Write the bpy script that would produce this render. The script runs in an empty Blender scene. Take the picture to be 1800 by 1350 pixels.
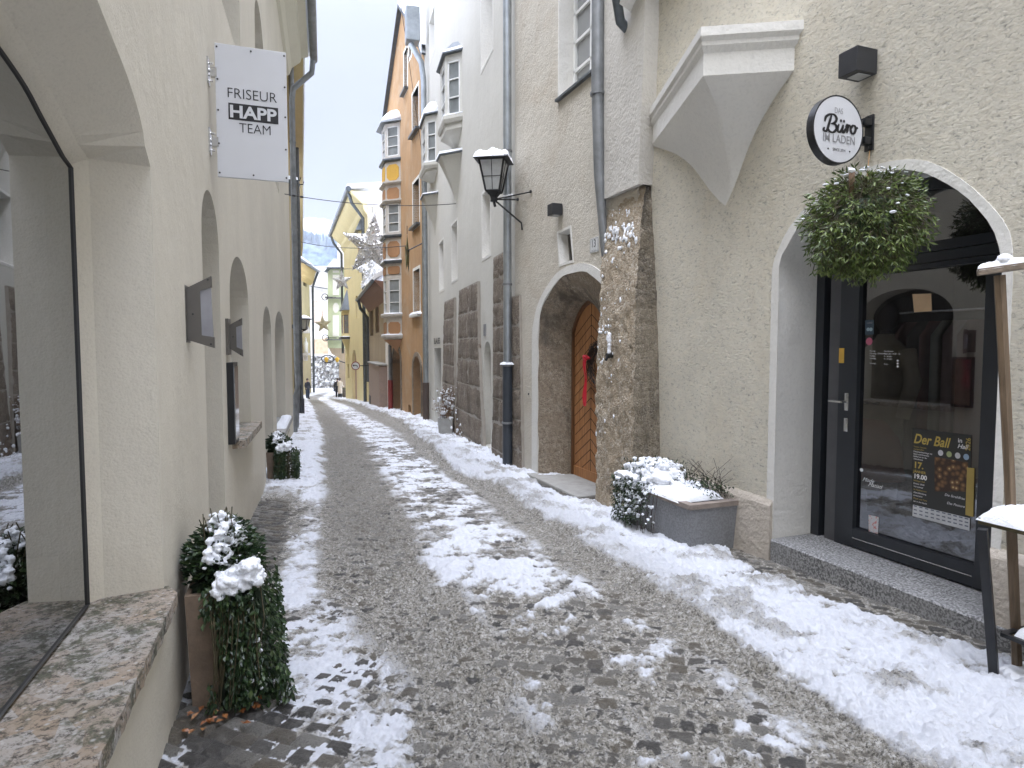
import bpy, bmesh, math, random
import numpy as np
from mathutils import Vector, Matrix, noise
from mathutils.geometry import tessellate_polygon
R = math.radians
random.seed(7)
sc = bpy.context.scene
col = sc.collection

# ------------------------------------------------------------------ camera, sky, light
F = 1120.0; PITCH = math.atan(63 / F); CP, SP = math.cos(PITCH), math.sin(PITCH); CZ = 1.42
cam = bpy.data.cameras.new('camera'); camo = bpy.data.objects.new('camera', cam); col.objects.link(camo)
camo.location = (0, 0, CZ); camo.rotation_euler = (math.pi / 2 - PITCH, 0, 0)
cam.sensor_width = 36; cam.lens = 36 * F / 1800; cam.clip_start = 0.05; cam.clip_end = 3000
sc.camera = camo
sc.view_settings.view_transform = 'Standard'; sc.view_settings.look = 'None'
sc.view_settings.exposure = 0.84; sc.view_settings.gamma = 1; sc.view_settings.use_curve_mapping = False
SUN_EL, SUN_AZ = R(62), R(200)
w = bpy.data.worlds.new('World'); sc.world = w; w.use_nodes = True
nt = w.node_tree; N = nt.nodes; Lk = nt.links; N.clear()
sky = N.new('ShaderNodeTexSky'); sky.sky_type = 'NISHITA'; sky.sun_disc = False
sky.sun_elevation = SUN_EL; sky.sun_rotation = SUN_AZ
sc_ = N.new('ShaderNodeVectorMath'); sc_.operation = 'SCALE'; sc_.inputs['Scale'].default_value = 0.12
Lk.new(sky.outputs[0], sc_.inputs[0])
tc = N.new('ShaderNodeTexCoord'); sep = N.new('ShaderNodeSeparateXYZ'); Lk.new(tc.outputs['Generated'], sep.inputs[0])
def wm(op, a, b=None, c=None):
    n = N.new('ShaderNodeMath'); n.operation = op
    for i, x in enumerate((a, b, c)):
        if x is None: continue
        if isinstance(x, (int, float)): n.inputs[i].default_value = x
        else: Lk.new(x, n.inputs[i])
    return n.outputs[0]
zc = wm('MAXIMUM', sep.outputs[2], 0.0)
grad = wm('MULTIPLY_ADD', wm('POWER', zc, 5.0), 8.2, 0.342)     # overcast sky: brightest overhead
cn = N.new('ShaderNodeTexNoise'); cn.inputs['Scale'].default_value = 2.6; cn.inputs['Detail'].default_value = 6
cmap = N.new('ShaderNodeMapping'); cmap.inputs['Scale'].default_value = (1, 1, 2.2)
Lk.new(tc.outputs['Generated'], cmap.inputs[0]); Lk.new(cmap.outputs[0], cn.inputs['Vector'])
grad2 = wm('MULTIPLY', grad, wm('MULTIPLY_ADD', cn.outputs[0], 0.42, 0.78))
oc = N.new('ShaderNodeVectorMath'); oc.operation = 'SCALE'; oc.inputs[0].default_value = (0.895, 0.95, 1.15)
Lk.new(grad2, oc.inputs['Scale'])
mx = N.new('ShaderNodeMix'); mx.data_type = 'VECTOR'; mx.inputs['Factor'].default_value = 0.93
Lk.new(sc_.outputs[0], mx.inputs[4]); Lk.new(oc.outputs[0], mx.inputs[5])
bg = N.new('ShaderNodeBackground'); bg.inputs['Strength'].default_value = 1.0
Lk.new(mx.outputs[1], bg.inputs['Color'])
wo = N.new('ShaderNodeOutputWorld'); Lk.new(bg.outputs[0], wo.inputs['Surface'])
sun = bpy.data.lights.new('sun', 'SUN'); sun.energy = 1.4; sun.angle = R(50); sun.color = (1.0, 0.985, 0.96)
suno = bpy.data.objects.new('sun', sun); col.objects.link(suno)
suno.rotation_euler = (R(90) - SUN_EL, 0, R(-12))   # high soft sun behind the cloud, from down the lane behind the camera

# ------------------------------------------------------------------ projection helpers (photo pixels of the 1800x1350 picture -> metres)
def ray(u, v):
    b = 675 - v
    return Vector((u - 900, F * CP + b * SP, -F * SP + b * CP))
def atY(u, v, Y):
    r = ray(u, v); return r * (Y / r.y) + Vector((0, 0, CZ))
def hz(u, v, z):
    r = ray(u, v); return r * ((z - CZ) / r.z) + Vector((0, 0, CZ))
def proj(p):
    z = p[2] - CZ; f = p[1] * CP - z * SP; up = p[1] * SP + z * CP
    return 900 + F * p[0] / f, 675 - F * up / f
GY = [-20, 0, 15, 28, 55, 66, 130]; GZ = [0.6, 0, -.66, -1.24, -2.98, -2.85, -2.85]
def g(y): return float(np.interp(y, GY, GZ))
def ground(u, v):
    r = ray(u, v); lo, hi = .5, 300
    for _ in range(60):
        m = (lo + hi) / 2
        if (r * (m / r.y)).z + CZ > g(m): lo = m
        else: hi = m
    return r * (lo / r.y) + Vector((0, 0, CZ))
UP = Vector((0, 0, 1))
class Wall:
    """vertical plane: s metres along it, z up, o out towards the lane"""
    def __init__(s, p0, p1, side):
        s.p = Vector((p0[0], p0[1], 0)); d = Vector((p1[0] - p0[0], p1[1] - p0[1], 0)); s.len = d.length; s.d = d.normalized()
        s.n = Vector((-s.d.y, s.d.x, 0)) if side == 'right' else Vector((s.d.y, -s.d.x, 0))
    def off(s, o):
        q = Wall((0, 0), (1, 1), 'right'); q.p = s.p + s.n * o; q.d = s.d; q.n = s.n; q.len = s.len; return q
    def pt(s, a, z, o=0): return s.p + s.d * a + s.n * o + UP * z
    def hit(s, u, v, o=0):
        r = ray(u, v); p = s.p + s.n * o
        det = r.x * -s.d.y + s.d.x * r.y
        k = (p.x * -s.d.y + s.d.x * p.y) / det
        P = r * k
        return ((P - p).dot(s.d), P.z + CZ)
    def P(s, u, v, o=0):
        a, z = s.hit(u, v, o); return s.pt(a, z, o)
# ------------------------------------------------------------------ mesh builder
class MB:
    def __init__(s): s.v = []; s.f = []
    def add(s, vs, fs):
        b = len(s.v); s.v += [Vector(v) for v in vs]; s.f += [tuple(i + b for i in f) for f in fs]
    def quad(s, *p): s.add(p, [tuple(range(len(p)))])
    def box(s, c, sx, sy, sz, ax=None):
        c = Vector(c)
        X, Y, Z = ax if ax else (Vector((1, 0, 0)), Vector((0, 1, 0)), UP)
        vs = [c + X * (sx * i / 2) + Y * (sy * j / 2) + Z * (sz * k / 2) for i in (-1, 1) for j in (-1, 1) for k in (-1, 1)]
        s.add(vs, [(0, 1, 3, 2), (4, 6, 7, 5), (0, 4, 5, 1), (2, 3, 7, 6), (0, 2, 6, 4), (1, 5, 7, 3)])
    def bev(s, c, sx, sy, sz, ax=None, b=.01):
        bm = bmesh.new(); bmesh.ops.create_cube(bm, size=1)
        for v in bm.verts: v.co = Vector((v.co.x * sx, v.co.y * sy, v.co.z * sz))
        bmesh.ops.bevel(bm, geom=bm.edges[:], offset=b, segments=2, affect='EDGES', profile=.6)
        X, Y, Z = ax if ax else (Vector((1, 0, 0)), Vector((0, 1, 0)), UP)
        bm.verts.ensure_lookup_table()
        s.add([Vector(c) + X * v.co.x + Y * v.co.y + Z * v.co.z for v in bm.verts], [[v.index for v in f.verts] for f in bm.faces]); bm.free()
    def wbox(s, W, s0, s1, z0, z1, o0, o1):
        vs = [W.pt(a, z, o) for a in (s0, s1) for o in (o0, o1) for z in (z0, z1)]
        s.add(vs, [(0, 1, 3, 2), (4, 6, 7, 5), (0, 4, 5, 1), (2, 3, 7, 6), (0, 2, 6, 4), (1, 5, 7, 3)])
    def prism(s, loop, off, cap=True):
        """loop of 3d points swept by vector(s) off"""
        n = len(loop); off = Vector(off); A = [Vector(p) for p in loop]; B = [p + off for p in A]
        s.add(A + B, [(i, (i + 1) % n, n + (i + 1) % n, n + i) for i in range(n)])
        if cap:
            t = tessellate_polygon([A]); s.add(A, [tuple(x) for x in t]); s.add(B, [tuple(x) for x in t])
    def loft(s, loops, closed=True, cap=False):
        n = len(loops[0]); vs = [p for l in loops for p in l]; fs = []
        for k in range(len(loops) - 1):
            for i in range(n if closed else n - 1):
                fs.append((k * n + i, k * n + (i + 1) % n, (k + 1) * n + (i + 1) % n, (k + 1) * n + i))
        s.add(vs, fs)
        if cap:
            for l in (loops[0], loops[-1]): s.add(l, [tuple(x) for x in tessellate_polygon([l])])
    def tube(s, path, r, n=8, cap=True):
        path = [Vector(p) for p in path]; loops = []
        rs = r if isinstance(r, (list, tuple)) else [r] * len(path)
        prev = None
        for i, p in enumerate(path):
            t = (path[min(i + 1, len(path) - 1)] - path[max(i - 1, 0)]).normalized()
            a = prev if prev is not None else (UP if abs(t.z) < .9 else Vector((1, 0, 0)))
            x = (a - t * a.dot(t)).normalized(); y = t.cross(x); prev = x
            loops.append([p + (x * math.cos(q) + y * math.sin(q)) * rs[i] for q in [2 * math.pi * k / n for k in range(n)]])
        s.loft(loops, True, cap)
    def panel(s, W, outer, holes=(), o=0, back=None, depth=.3, edge=True):
        loops = [outer] + [h for h in holes]
        L3 = [[Vector((a, z, 0)) for a, z in l] for l in loops]
        t = tessellate_polygon(L3)
        flat = [W.pt(a, z, o) for l in loops for a, z in l]
        s.add(flat, [tuple(x) for x in t])
        for i, l in enumerate(loops):
            if i == 0 and not edge: continue
            dd = depth if not isinstance(depth, (list, tuple)) else (depth[i])
            n = len(l)
            s.add([W.pt(a, z, o) for a, z in l] + [W.pt(a, z, o - dd) for a, z in l], [(k, (k + 1) % n, n + (k + 1) % n, n + k) for k in range(n)])
    def blob(s, c, rx, ry, rz, seed=0, n=10, amp=.25, fr=1.6, ax=None):
        c = Vector(c); X, Y, Z = ax if ax else (Vector((1, 0, 0)), Vector((0, 1, 0)), UP)
        vs = []; m = n // 2 + 1
        for i in range(m + 1):
            th = math.pi * i / m
            for j in range(n):
                ph = 2 * math.pi * j / n; d = Vector((math.sin(th) * math.cos(ph), math.sin(th) * math.sin(ph), math.cos(th)))
                k = 1 + amp * noise.noise(d * fr + Vector((seed * 3.7, seed, 1.3)))
                vs.append(c + X * (d.x * rx * k) + Y * (d.y * ry * k) + Z * (d.z * rz * k))
        fs = [(i * n + j, i * n + (j + 1) % n, (i + 1) * n + (j + 1) % n, (i + 1) * n + j) for i in range(m) for j in range(n)]
        s.add(vs, fs)
    def leaf(s, p, d, up, L, wd, fold=.25):
        d = d.normalized(); sd = d.cross(up)
        if sd.length < 1e-4: sd = d.cross(Vector((1, .3, 0)))
        sd.normalize(); u2 = sd.cross(d)
        s.add([p, p + d * L * .45 - sd * wd / 2 + u2 * wd * fold, p + d * L, p + d * L * .45 + sd * wd / 2 + u2 * wd * fold, p + d * L * .5], [(0, 4, 1), (1, 4, 2), (2, 4, 3), (3, 4, 0)])
    def build(s, name, m, parent=None, smooth=False, auto=None):
        base = wpos(parent) if parent else (Vector((0, 0, 0)) if not s.v else Vector((sum(v.x for v in s.v) / len(s.v), sum(v.y for v in s.v) / len(s.v), min(v.z for v in s.v))))
        me = bpy.data.meshes.new(name)
        me.from_pydata([tuple(v - base) for v in s.v], [], s.f)
        if smooth or auto:
            bm = bmesh.new(); bm.from_mesh(me); bmesh.ops.remove_doubles(bm, verts=bm.verts, dist=1e-5)
            bmesh.ops.recalc_face_normals(bm, faces=bm.faces); bm.to_mesh(me); bm.free()
            me.polygons.foreach_set('use_smooth', [True] * len(me.polygons))
            if auto: me.set_sharp_from_angle(angle=R(auto))
        me.materials.append(m); me.update()
        o = bpy.data.objects.new(name, me); col.objects.link(o)
        if parent: o.parent = parent
        else: o.location = base
        return o
def wpos(o):
    p = Vector((0, 0, 0))
    while o is not None: p += Vector(o.location); o = o.parent
    return p
def tag(o, label, cat=None, group=None, kind=None):
    if label: o['label'] = label
    if cat: o['category'] = cat
    if group: o['group'] = group
    if kind: o['kind'] = kind
    return o
def thing(name, loc, label, cat, group=None):
    o = bpy.data.objects.new(name, None); col.objects.link(o); o.location = loc; o.empty_display_size = .2
    return tag(o, label, cat, group)
# ------------------------------------------------------------------ materials
class NT:
    def __init__(s, name):
        s.m = bpy.data.materials.new(name); s.m.use_nodes = True; s.t = s.m.node_tree; s.t.nodes.clear()
        s.out = s.n('ShaderNodeOutputMaterial'); s.b = s.n('ShaderNodeBsdfPrincipled'); s.l(s.b.outputs[0], s.out.inputs['Surface'])
        s.tc = s.n('ShaderNodeTexCoord')
    def n(s, t, **k):
        x = s.t.nodes.new(t)
        for a, b in k.items():
            if hasattr(x, a): setattr(x, a, b)
        return x
    def l(s, a, b): s.t.links.new(a, b)
    def vec(s, scale=(1, 1, 1), rot=(0, 0, 0)):
        m = s.n('ShaderNodeMapping'); m.inputs['Scale'].default_value = scale; m.inputs['Rotation'].default_value = rot
        s.l(s.tc.outputs['Object'], m.inputs[0]); return m.outputs[0]
    def noise(s, sc_, det=4, rough=.55, vec=None, dist=0):
        x = s.n('ShaderNodeTexNoise'); x.inputs['Scale'].default_value = sc_; x.inputs['Detail'].default_value = det; x.inputs['Roughness'].default_value = rough; x.inputs['Distortion'].default_value = dist
        s.l(vec if vec is not None else s.tc.outputs['Object'], x.inputs['Vector']); return x.outputs[0]
    def voro(s, sc_, feat='F1', vec=None, out=0):
        x = s.n('ShaderNodeTexVoronoi'); x.feature = feat; x.inputs['Scale'].default_value = sc_
        s.l(vec if vec is not None else s.tc.outputs['Object'], x.inputs['Vector']); return x.outputs[out]
    def ramp(s, f, stops):
        x = s.n('ShaderNodeValToRGB'); e = x.color_ramp.elements
        while len(e) < len(stops): e.new(.5)
        for i, (p, c) in enumerate(stops):
            e[i].position = p; e[i].color = (*c, 1) if isinstance(c, tuple) else (c, c, c, 1)
        s.l(f, x.inputs[0]); return x.outputs[0]
    def mix(s, f, a, b, mode='MIX'):
        x = s.n('ShaderNodeMix'); x.data_type = 'RGBA'; x.blend_type = mode
        for i, y in ((0, f), (6, a), (7, b)):
            if isinstance(y, (int, float)): x.inputs[i].default_value = y if i == 0 else (y, y, y, 1)
            elif isinstance(y, tuple): x.inputs[i].default_value = (*y, 1)
            else: s.l(y, x.inputs[i])
        return x.outputs[2]
    def math(s, op, a, b=0.0):
        x = s.n('ShaderNodeMath'); x.operation = op
        for i, y in enumerate((a, b)):
            if isinstance(y, (int, float)): x.inputs[i].default_value = y
            else: s.l(y, x.inputs[i])
        return x.outputs[0]
    def bump(s, h, dist=.01, st=1.0, chain=None):
        x = s.n('ShaderNodeBump'); x.inputs['Distance'].default_value = dist; x.inputs['Strength'].default_value = st
        s.l(h, x.inputs['Height'])
        if chain is not None: s.l(chain, x.inputs['Normal'])
        return x.outputs[0]
    def done(s, colr, rough=.8, normal=None, metal=0, spec=.3):
        if isinstance(colr, tuple): s.b.inputs['Base Color'].default_value = (*colr, 1)
        else: s.l(colr, s.b.inputs['Base Color'])
        if isinstance(rough, (int, float)): s.b.inputs['Roughness'].default_value = rough
        else: s.l(rough, s.b.inputs['Roughness'])
        s.b.inputs['Metallic'].default_value = metal; s.b.inputs['Specular IOR Level'].default_value = spec
        if normal is not None: s.l(normal, s.b.inputs['Normal'])
        return s.m
def mul(c, k): return tuple(x * k for x in c)
def plaster(name, c, coarse=1.0, grain=45, var=.16, streak=.12, stain=None, stain_amt=0):
    t = NT(name)
    big = t.noise(.7, 5, .6); mid = t.noise(5, 5, .6)
    cc = t.mix(t.ramp(big, [(.3, 0.0), (.7, 1.0)]), mul(c, 1 - var), mul(c, 1 + var * .6))
    cc = t.mix(t.math('MULTIPLY', mid, .5), cc, mul(c, 1 - var * 1.2))
    st = t.noise(6, 5, .7, t.vec((1, 1, .06)))
    cc = t.mix(t.ramp(st, [(.45, 0.0), (.75, streak * 2)]), cc, mul(c, .72), 'MIX')
    if stain:
        sn = t.noise(1.1, 7, .7, dist=.8)
        cc = t.mix(t.ramp(sn, [(.5, 0.0), (.66, stain_amt)]), cc, stain)
    gr = t.noise(grain, 6, .65); gv = t.voro(grain * 1.3, 'SMOOTH_F1')
    gr2 = t.noise(grain * .28, 4, .6)
    cc = t.mix(t.ramp(gr, [(.3, .25), (.5, 0.0)]), cc, mul(c, .6))
    nb = t.bump(gr2, .02 * coarse, .7); nb = t.bump(t.math('ADD', gr, t.math('MULTIPLY', gv, .5)), .010 * coarse, 1.0, nb)
    nb = t.bump(big, .10, .4, nb)
    return t.done(cc, .92, nb, spec=.2)
def scraped(name, c):
    """coarse scraped render with diagonal torn grains"""
    t = NT(name)
    v = t.vec((1, 1, 1.9), (0.25, .25, .3))
    big = t.noise(.8, 6, .62); n1 = t.noise(26, 7, .72, v, .6); n2 = t.noise(9, 5, .65, v, .4); pit = t.voro(34, 'F1', v)
    cc = t.mix(t.ramp(big, [(.32, 0.0), (.68, 1.0)]), mul(c, .82), mul(c, 1.08))
    cc = t.mix(t.ramp(n1, [(.36, .9), (.455, 0.0)]), cc, mul(c, .48))
    cc = t.mix(t.ramp(n2, [(.42, 0.0), (.7, .35)]), cc, (c[0] * 1.12, c[1] * 1.08, c[2] * 1.02))
    st = t.noise(1.6, 7, .7, t.vec((1, 1, .35)), .5)
    cc = t.mix(t.ramp(st, [(.52, 0.0), (.72, .4)]), cc, (c[0] * .86, c[1] * .79, c[2] * .70))
    nb = t.bump(n2, .018, .8); nb = t.bump(n1, .032, 1.0, nb); nb = t.bump(pit, .008, .6, nb)
    return t.done(cc, .95, nb, spec=.15)
def conglomerate(name, c1, c2, c3, scale=1.0, dark=None, joints=False):
    t = NT(name)
    v1 = t.voro(22 * scale, 'F1', None, 1); f1 = t.voro(22 * scale, 'DISTANCE_TO_EDGE'); v2 = t.voro(60 * scale, 'F1', None, 1); n = t.noise(3 * scale, 6, .7)
    x = t.n('ShaderNodeSeparateColor'); t.l(v1, x.inputs[0]); y = t.n('ShaderNodeSeparateColor'); t.l(v2, y.inputs[0])
    cc = t.ramp(x.outputs[0], [(0, mul(c1, .6)), (.35, c1), (.7, c2), (1, c3)])
    cc = t.mix(.5, cc, t.ramp(y.outputs[1], [(0, mul(c1, .5)), (.5, c1), (1, mul(c3, 1.1))]))
    cc = t.mix(t.ramp(n, [(.42, 0.0), (.62, .8)]), cc, c1)
    if dark:
        dn = t.noise(1.3, 8, .72, t.vec((1, 1, .5)), .6)
        cc = t.mix(t.ramp(dn, [(.47, 0.0), (.58, .85)]), cc, dark)
    fine = t.noise(90 * scale, 5, .7)
    h = t.math('ADD', t.math('MULTIPLY', f1, 1.2), t.math('MULTIPLY', fine, .6))
    nb = t.bump(n, .06, .8); nb = t.bump(h, .02, 1.0, nb)
    return t.done(cc, .9, nb, spec=.2)
def plain(name, c, rough=.5, metal=0, spec=.5, var=.1, bump=0, scale=8):
    t = NT(name); n = t.noise(scale, 5, .6)
    cc = t.mix(t.ramp(n, [(.3, 0.0), (.7, 1.0)]), mul(c, 1 - var), mul(c, 1 + var))
    nb = t.bump(t.noise(scale * 6, 4, .6), .004, bump) if bump else None
    rr = t.math('MULTIPLY_ADD', n, .15) if False else rough
    return t.done(cc, rr, nb, metal, spec)
def snowmat(name, c=(.86, .88, .91)):
    t = NT(name); n = t.noise(14, 6, .6); n2 = t.noise(90, 4, .6)
    cc = t.mix(t.ramp(n, [(.3, 0.0), (.7, 1.0)]), mul(c, .95), c)
    nb = t.bump(n, .03, .5); nb = t.bump(n2, .006, .7, nb)
    t.b.inputs['Subsurface Weight'].default_value = 0.0
    return t.done(cc, .75, nb, spec=.2)
def leafmat(name, c1, c2, c3):
    t = NT(name)
    gi = t.n('ShaderNodeNewGeometry')
    cc = t.ramp(gi.outputs['Random Per Island'], [(0, c1), (.6, c2), (1, c3)])
    return t.done(cc, .38, None, 0, .5)
def woodmat(name, c, dark=.5, vertical=True):
    t = NT(name); v = t.vec((14, 14, .9) if vertical else (1.2, 14, 14))
    n = t.noise(3, 6, .65, v, .5); b = t.noise(1.5, 3, .5)
    cc = t.mix(t.ramp(n, [(.35, 0.0), (.65, 1.0)]), mul(c, dark), mul(c, 1.15)); cc = t.mix(t.ramp(b, [(.4, 0.0), (.8, .5)]), cc, mul(c, .6))
    return t.done(cc, .5, t.bump(n, .004, .6), 0, .35)
def glassmat(name, c=(.03, .033, .036), rough=.03):
    t = NT(name); n = t.noise(.9, 2, .5)
    t.b.inputs['IOR'].default_value = 1.55; t.b.inputs['Coat Weight'].default_value = .6; t.b.inputs['Coat Roughness'].default_value = .02
    return t.done(c, rough, t.bump(n, .02, .12), 0, .8)
def clearglass(name, tint, base=.12):
    m = bpy.data.materials.new(name); m.use_nodes = True; t = m.node_tree; t.nodes.clear()
    o = t.nodes.new('ShaderNodeOutputMaterial'); a = t.nodes.new('ShaderNodeBsdfTransparent'); gl = t.nodes.new('ShaderNodeBsdfGlossy'); mxx = t.nodes.new('ShaderNodeMixShader'); fr = t.nodes.new('ShaderNodeFresnel'); ad = t.nodes.new('ShaderNodeMath')
    a.inputs[0].default_value = (*tint, 1); gl.inputs['Roughness'].default_value = .01; gl.inputs[0].default_value = (.9, .92, .95, 1); fr.inputs[0].default_value = 1.5
    ad.operation = 'ADD'; ad.use_clamp = True; ad.inputs[1].default_value = base
    t.links.new(fr.outputs[0], ad.inputs[0]); t.links.new(ad.outputs[0], mxx.inputs[0]); t.links.new(a.outputs[0], mxx.inputs[1]); t.links.new(gl.outputs[0], mxx.inputs[2]); t.links.new(mxx.outputs[0], o.inputs[0])
    return m
def speckle(name, c, c2, scale=160, rough=.7):
    t = NT(name); n = t.noise(scale, 2, .6); b = t.noise(2.2, 5, .6)
    cc = t.mix(t.ramp(n, [(.42, 0.0), (.58, 1.0)]), c, c2); cc = t.mix(t.ramp(b, [(.4, 0.0), (.65, .55)]), cc, mul(c, .75))
    return t.done(cc, rough, t.bump(n, .003, .5), 0, .3)
def lichen_stone(name):
    t = NT(name)
    n = t.noise(2.4, 6, .65); sp = t.noise(48, 7, .8); sp2 = t.noise(11, 8, .8, dist=.3); v = t.voro(38, 'F1'); v2 = t.voro(15, 'F1', None, 1); x = t.n('ShaderNodeSeparateColor'); t.l(v2, x.inputs[0])
    cc = t.mix(t.ramp(n, [(.38, 0.0), (.66, 1.0)]), (.42, .33, .24), (.46, .44, .41))
    cc = t.mix(t.ramp(x.outputs[0], [(.55, 0.0), (.9, .6)]), cc, (.52, .51, .48))
    cc = t.mix(t.ramp(t.math('ADD', sp2, t.math('MULTIPLY', n, .25)), [(.60, 0.0), (.70, .9)]), cc, (.115, .12, .08))
    cc = t.mix(t.ramp(v, [(.10, .75), (.3, 0.0)]), cc, (.60, .58, .54))
    cc = t.mix(t.ramp(sp, [(.40, .95), (.49, 0.0)]), cc, (.085, .075, .06))
    return t.done(cc, .85, t.bump(t.math('ADD', sp, sp2), .012, 1.0), 0, .25)
CREAM = (.70, .655, .53)
M = dict(
 cream=plaster('cream_plaster', (.665, .62, .515), .16, 95, .09, .10),
 cream_smooth=plaster('smooth_cream_plaster', (.655, .625, .505), .2, 50, .06, .05),
 scraped=scraped('scraped_render', (.745, .70, .58)),
 rough=plaster('rough_grey_render', (.60, .56, .475), 1.0, 42, .14, .14, (.45, .38, .29), .45),
 upper=plaster('pale_grey_render', (.58, .555, .50), .8, 30, .12, .12),
 white=plaster('white_render', (.60, .585, .525), .12, 30, .05, .06),
 whitepaint=plaster('white_paint_on_render', (.71, .695, .645), .4, 40, .05, .05),
 plinth=plaster('plinth_render', (.58, .52, .44), 1.3, 28, .16, .1),
 orange=plaster('orange_render', (.50, .315, .165), .2, 25, .25, .35, (.46, .36, .25), .7),
 orange_panel=plaster('orange_panel', (.42, .235, .12), .2, 20, .2, .2),
 ochre_panel=plaster('ochre_panel', (.66, .40, .08), .2, 20, .2, .2),
 oriel_grey=plain('oriel_trim', (.50, .47, .42), .7, var=.12),
 tan=plaster('tan_render', (.44, .36, .26), .3, 20, .2, .3, (.36, .33, .27), .5),
 yellow=plaster('yellow_render', (.80, .70, .40), .15, 20, .08, .12),
 mustard=plaster('mustard_render', (.56, .47, .27), .15, 20, .12, .12),
 green=plain('green_render', (.50, .56, .36), .9, var=.06),
 palepanel=plain('pale_panel', (.74, .73, .66), .9, var=.05),
 farwhite=plain('far_white_render', (.74, .72, .68), .9, var=.05, scale=2),
 pier=conglomerate('stone_block', (.22, .18, .14), (.29, .245, .195), (.38, .34, .28), 1.2, (.14, .115, .09)),
 arch_stone=conglomerate('arch_stone', (.30, .24, .175), (.38, .32, .245), (.50, .44, .35), 1.4, (.11, .095, .075)),
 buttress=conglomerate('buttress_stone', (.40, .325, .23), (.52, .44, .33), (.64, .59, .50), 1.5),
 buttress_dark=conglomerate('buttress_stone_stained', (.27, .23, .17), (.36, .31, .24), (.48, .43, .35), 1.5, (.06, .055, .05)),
 rubble=conglomerate('rubble_stone', (.30, .29, .27), (.42, .40, .37), (.70, .70, .70), .08),
 mortar=plain('mortar', (.34, .31, .265), .95),
 sill=lichen_stone('lichen_stone_sill'), granite=speckle('granite', (.36, .36, .355), (.10, .10, .10), 70),
 slab=plain('grey_step_stone', (.34, .335, .31), .8, var=.15, bump=.6),
 concrete=speckle('planter_concrete', (.27, .275, .28), (.20, .20, .205), 60, .8),
 terracotta=plain('worn_clay', (.21, .155, .11), .85, var=.3, bump=.5),
 rimbrick=plain('planter_rim', (.24, .20, .17), .8, var=.3, bump=.5),
 snow=snowmat('snow'), black=plain('black_paint', (.012, .013, .015), .38, spec=.5, var=.1),
 anth=plain('anthracite_frame', (.018, .021, .026), .42, spec=.5), anth2=plain('side_frame', (.07, .07, .075), .55),
 lampblack=plain('lamp_box_paint', (.022, .023, .026), .5), iron=plain('wrought_iron', (.02, .02, .02), .5, .3),
 zinc=plain('zinc', (.36, .39, .41), .38, .75, var=.18, scale=5), zincdull=plain('weathered_zinc', (.22, .23, .235), .5, .5, var=.25, scale=5),
 steel=plain('steel', (.55, .55, .54), .25, .9), pipeblack=plain('pipe_foot', (.035, .042, .052), .45),
 redpipe=plain('red_pipe', (.22, .035, .03), .5), brownpipe=plain('brown_pipe', (.07, .05, .04), .6),
 tin=plain('tin_hood', (.10, .115, .125), .4, .4, var=.25),
 winwhite=plain('white_window_paint', (.72, .72, .69), .45, var=.04), winred=plain('reddish_window_paint', (.30, .16, .12), .6),
 curtain=plain('curtain', (.20, .215, .21), .9, var=.25, scale=3),
 pane=glassmat('window_pane', (.10, .11, .112)), panegrey=glassmat('pale_pane', (.22, .23, .23), .1), panedark=glassmat('dark_pane', (.012, .013, .015)),
 shopglass=clearglass('shop_glass', (.34, .345, .37), .11), leftglass=clearglass('display_glass', (.22, .225, .225), .30), lampglass=plain('frosted_glass', (.40, .41, .40), .25, spec=.6),
 door=woodmat('oak_door', (.42, .195, .075), .6), doordark=woodmat('oak_frame', (.17, .08, .034), .6), groove=plain('groove', (.03, .014, .007), .8),
 wood=woodmat('weathered_wood', (.19, .135, .085), .55), woodh=woodmat('weathered_board', (.25, .20, .15), .6, False), woodgreen=woodmat('mossy_board', (.09, .075, .035), .6, False),
 signwhite=plain('sign_white', (.62, .63, .65), .35, var=.02), platewhite=plain('enamel_white', (.66, .67, .66), .3, var=.03),
 ink=plain('black_lettering', (.012, .012, .014), .5), inkgrey=plain('grey_lettering', (.27, .27, .275), .6), inkwhite=plain('white_lettering', (.72, .72, .72), .6), inkgold=plain('gold_lettering', (.40, .30, .07), .55),
 bronze=plain('brown_grey_metal', (.13, .12, .105), .45, .3, var=.06), inset=plain('opal_panel', (.30, .30, .32), .35, var=.2, scale=4),
 ivy=leafmat('ivy_leaf', (.012, .028, .010), (.024, .052, .016), (.06, .09, .03)), mistle=leafmat('mistletoe_leaf', (.045, .075, .014), (.095, .14, .028), (.19, .24, .07)),
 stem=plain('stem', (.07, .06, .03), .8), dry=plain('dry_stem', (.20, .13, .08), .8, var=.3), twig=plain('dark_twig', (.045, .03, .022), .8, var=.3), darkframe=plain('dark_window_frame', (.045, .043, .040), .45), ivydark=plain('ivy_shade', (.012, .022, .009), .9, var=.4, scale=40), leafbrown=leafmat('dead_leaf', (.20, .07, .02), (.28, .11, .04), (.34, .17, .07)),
 ribbon=plain('red_ribbon', (.55, .012, .03), .45, var=.15), yellowpot=plain('yellow_pot', (.62, .40, .015), .45), rooftile=plain('roof_tile', (.22, .12, .09), .8),
 interior=plain('shop_interior', (.15, .135, .125), .9, var=.3, scale=1.5), soil=plain('soil', (.04, .03, .02), .95),
)
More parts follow.
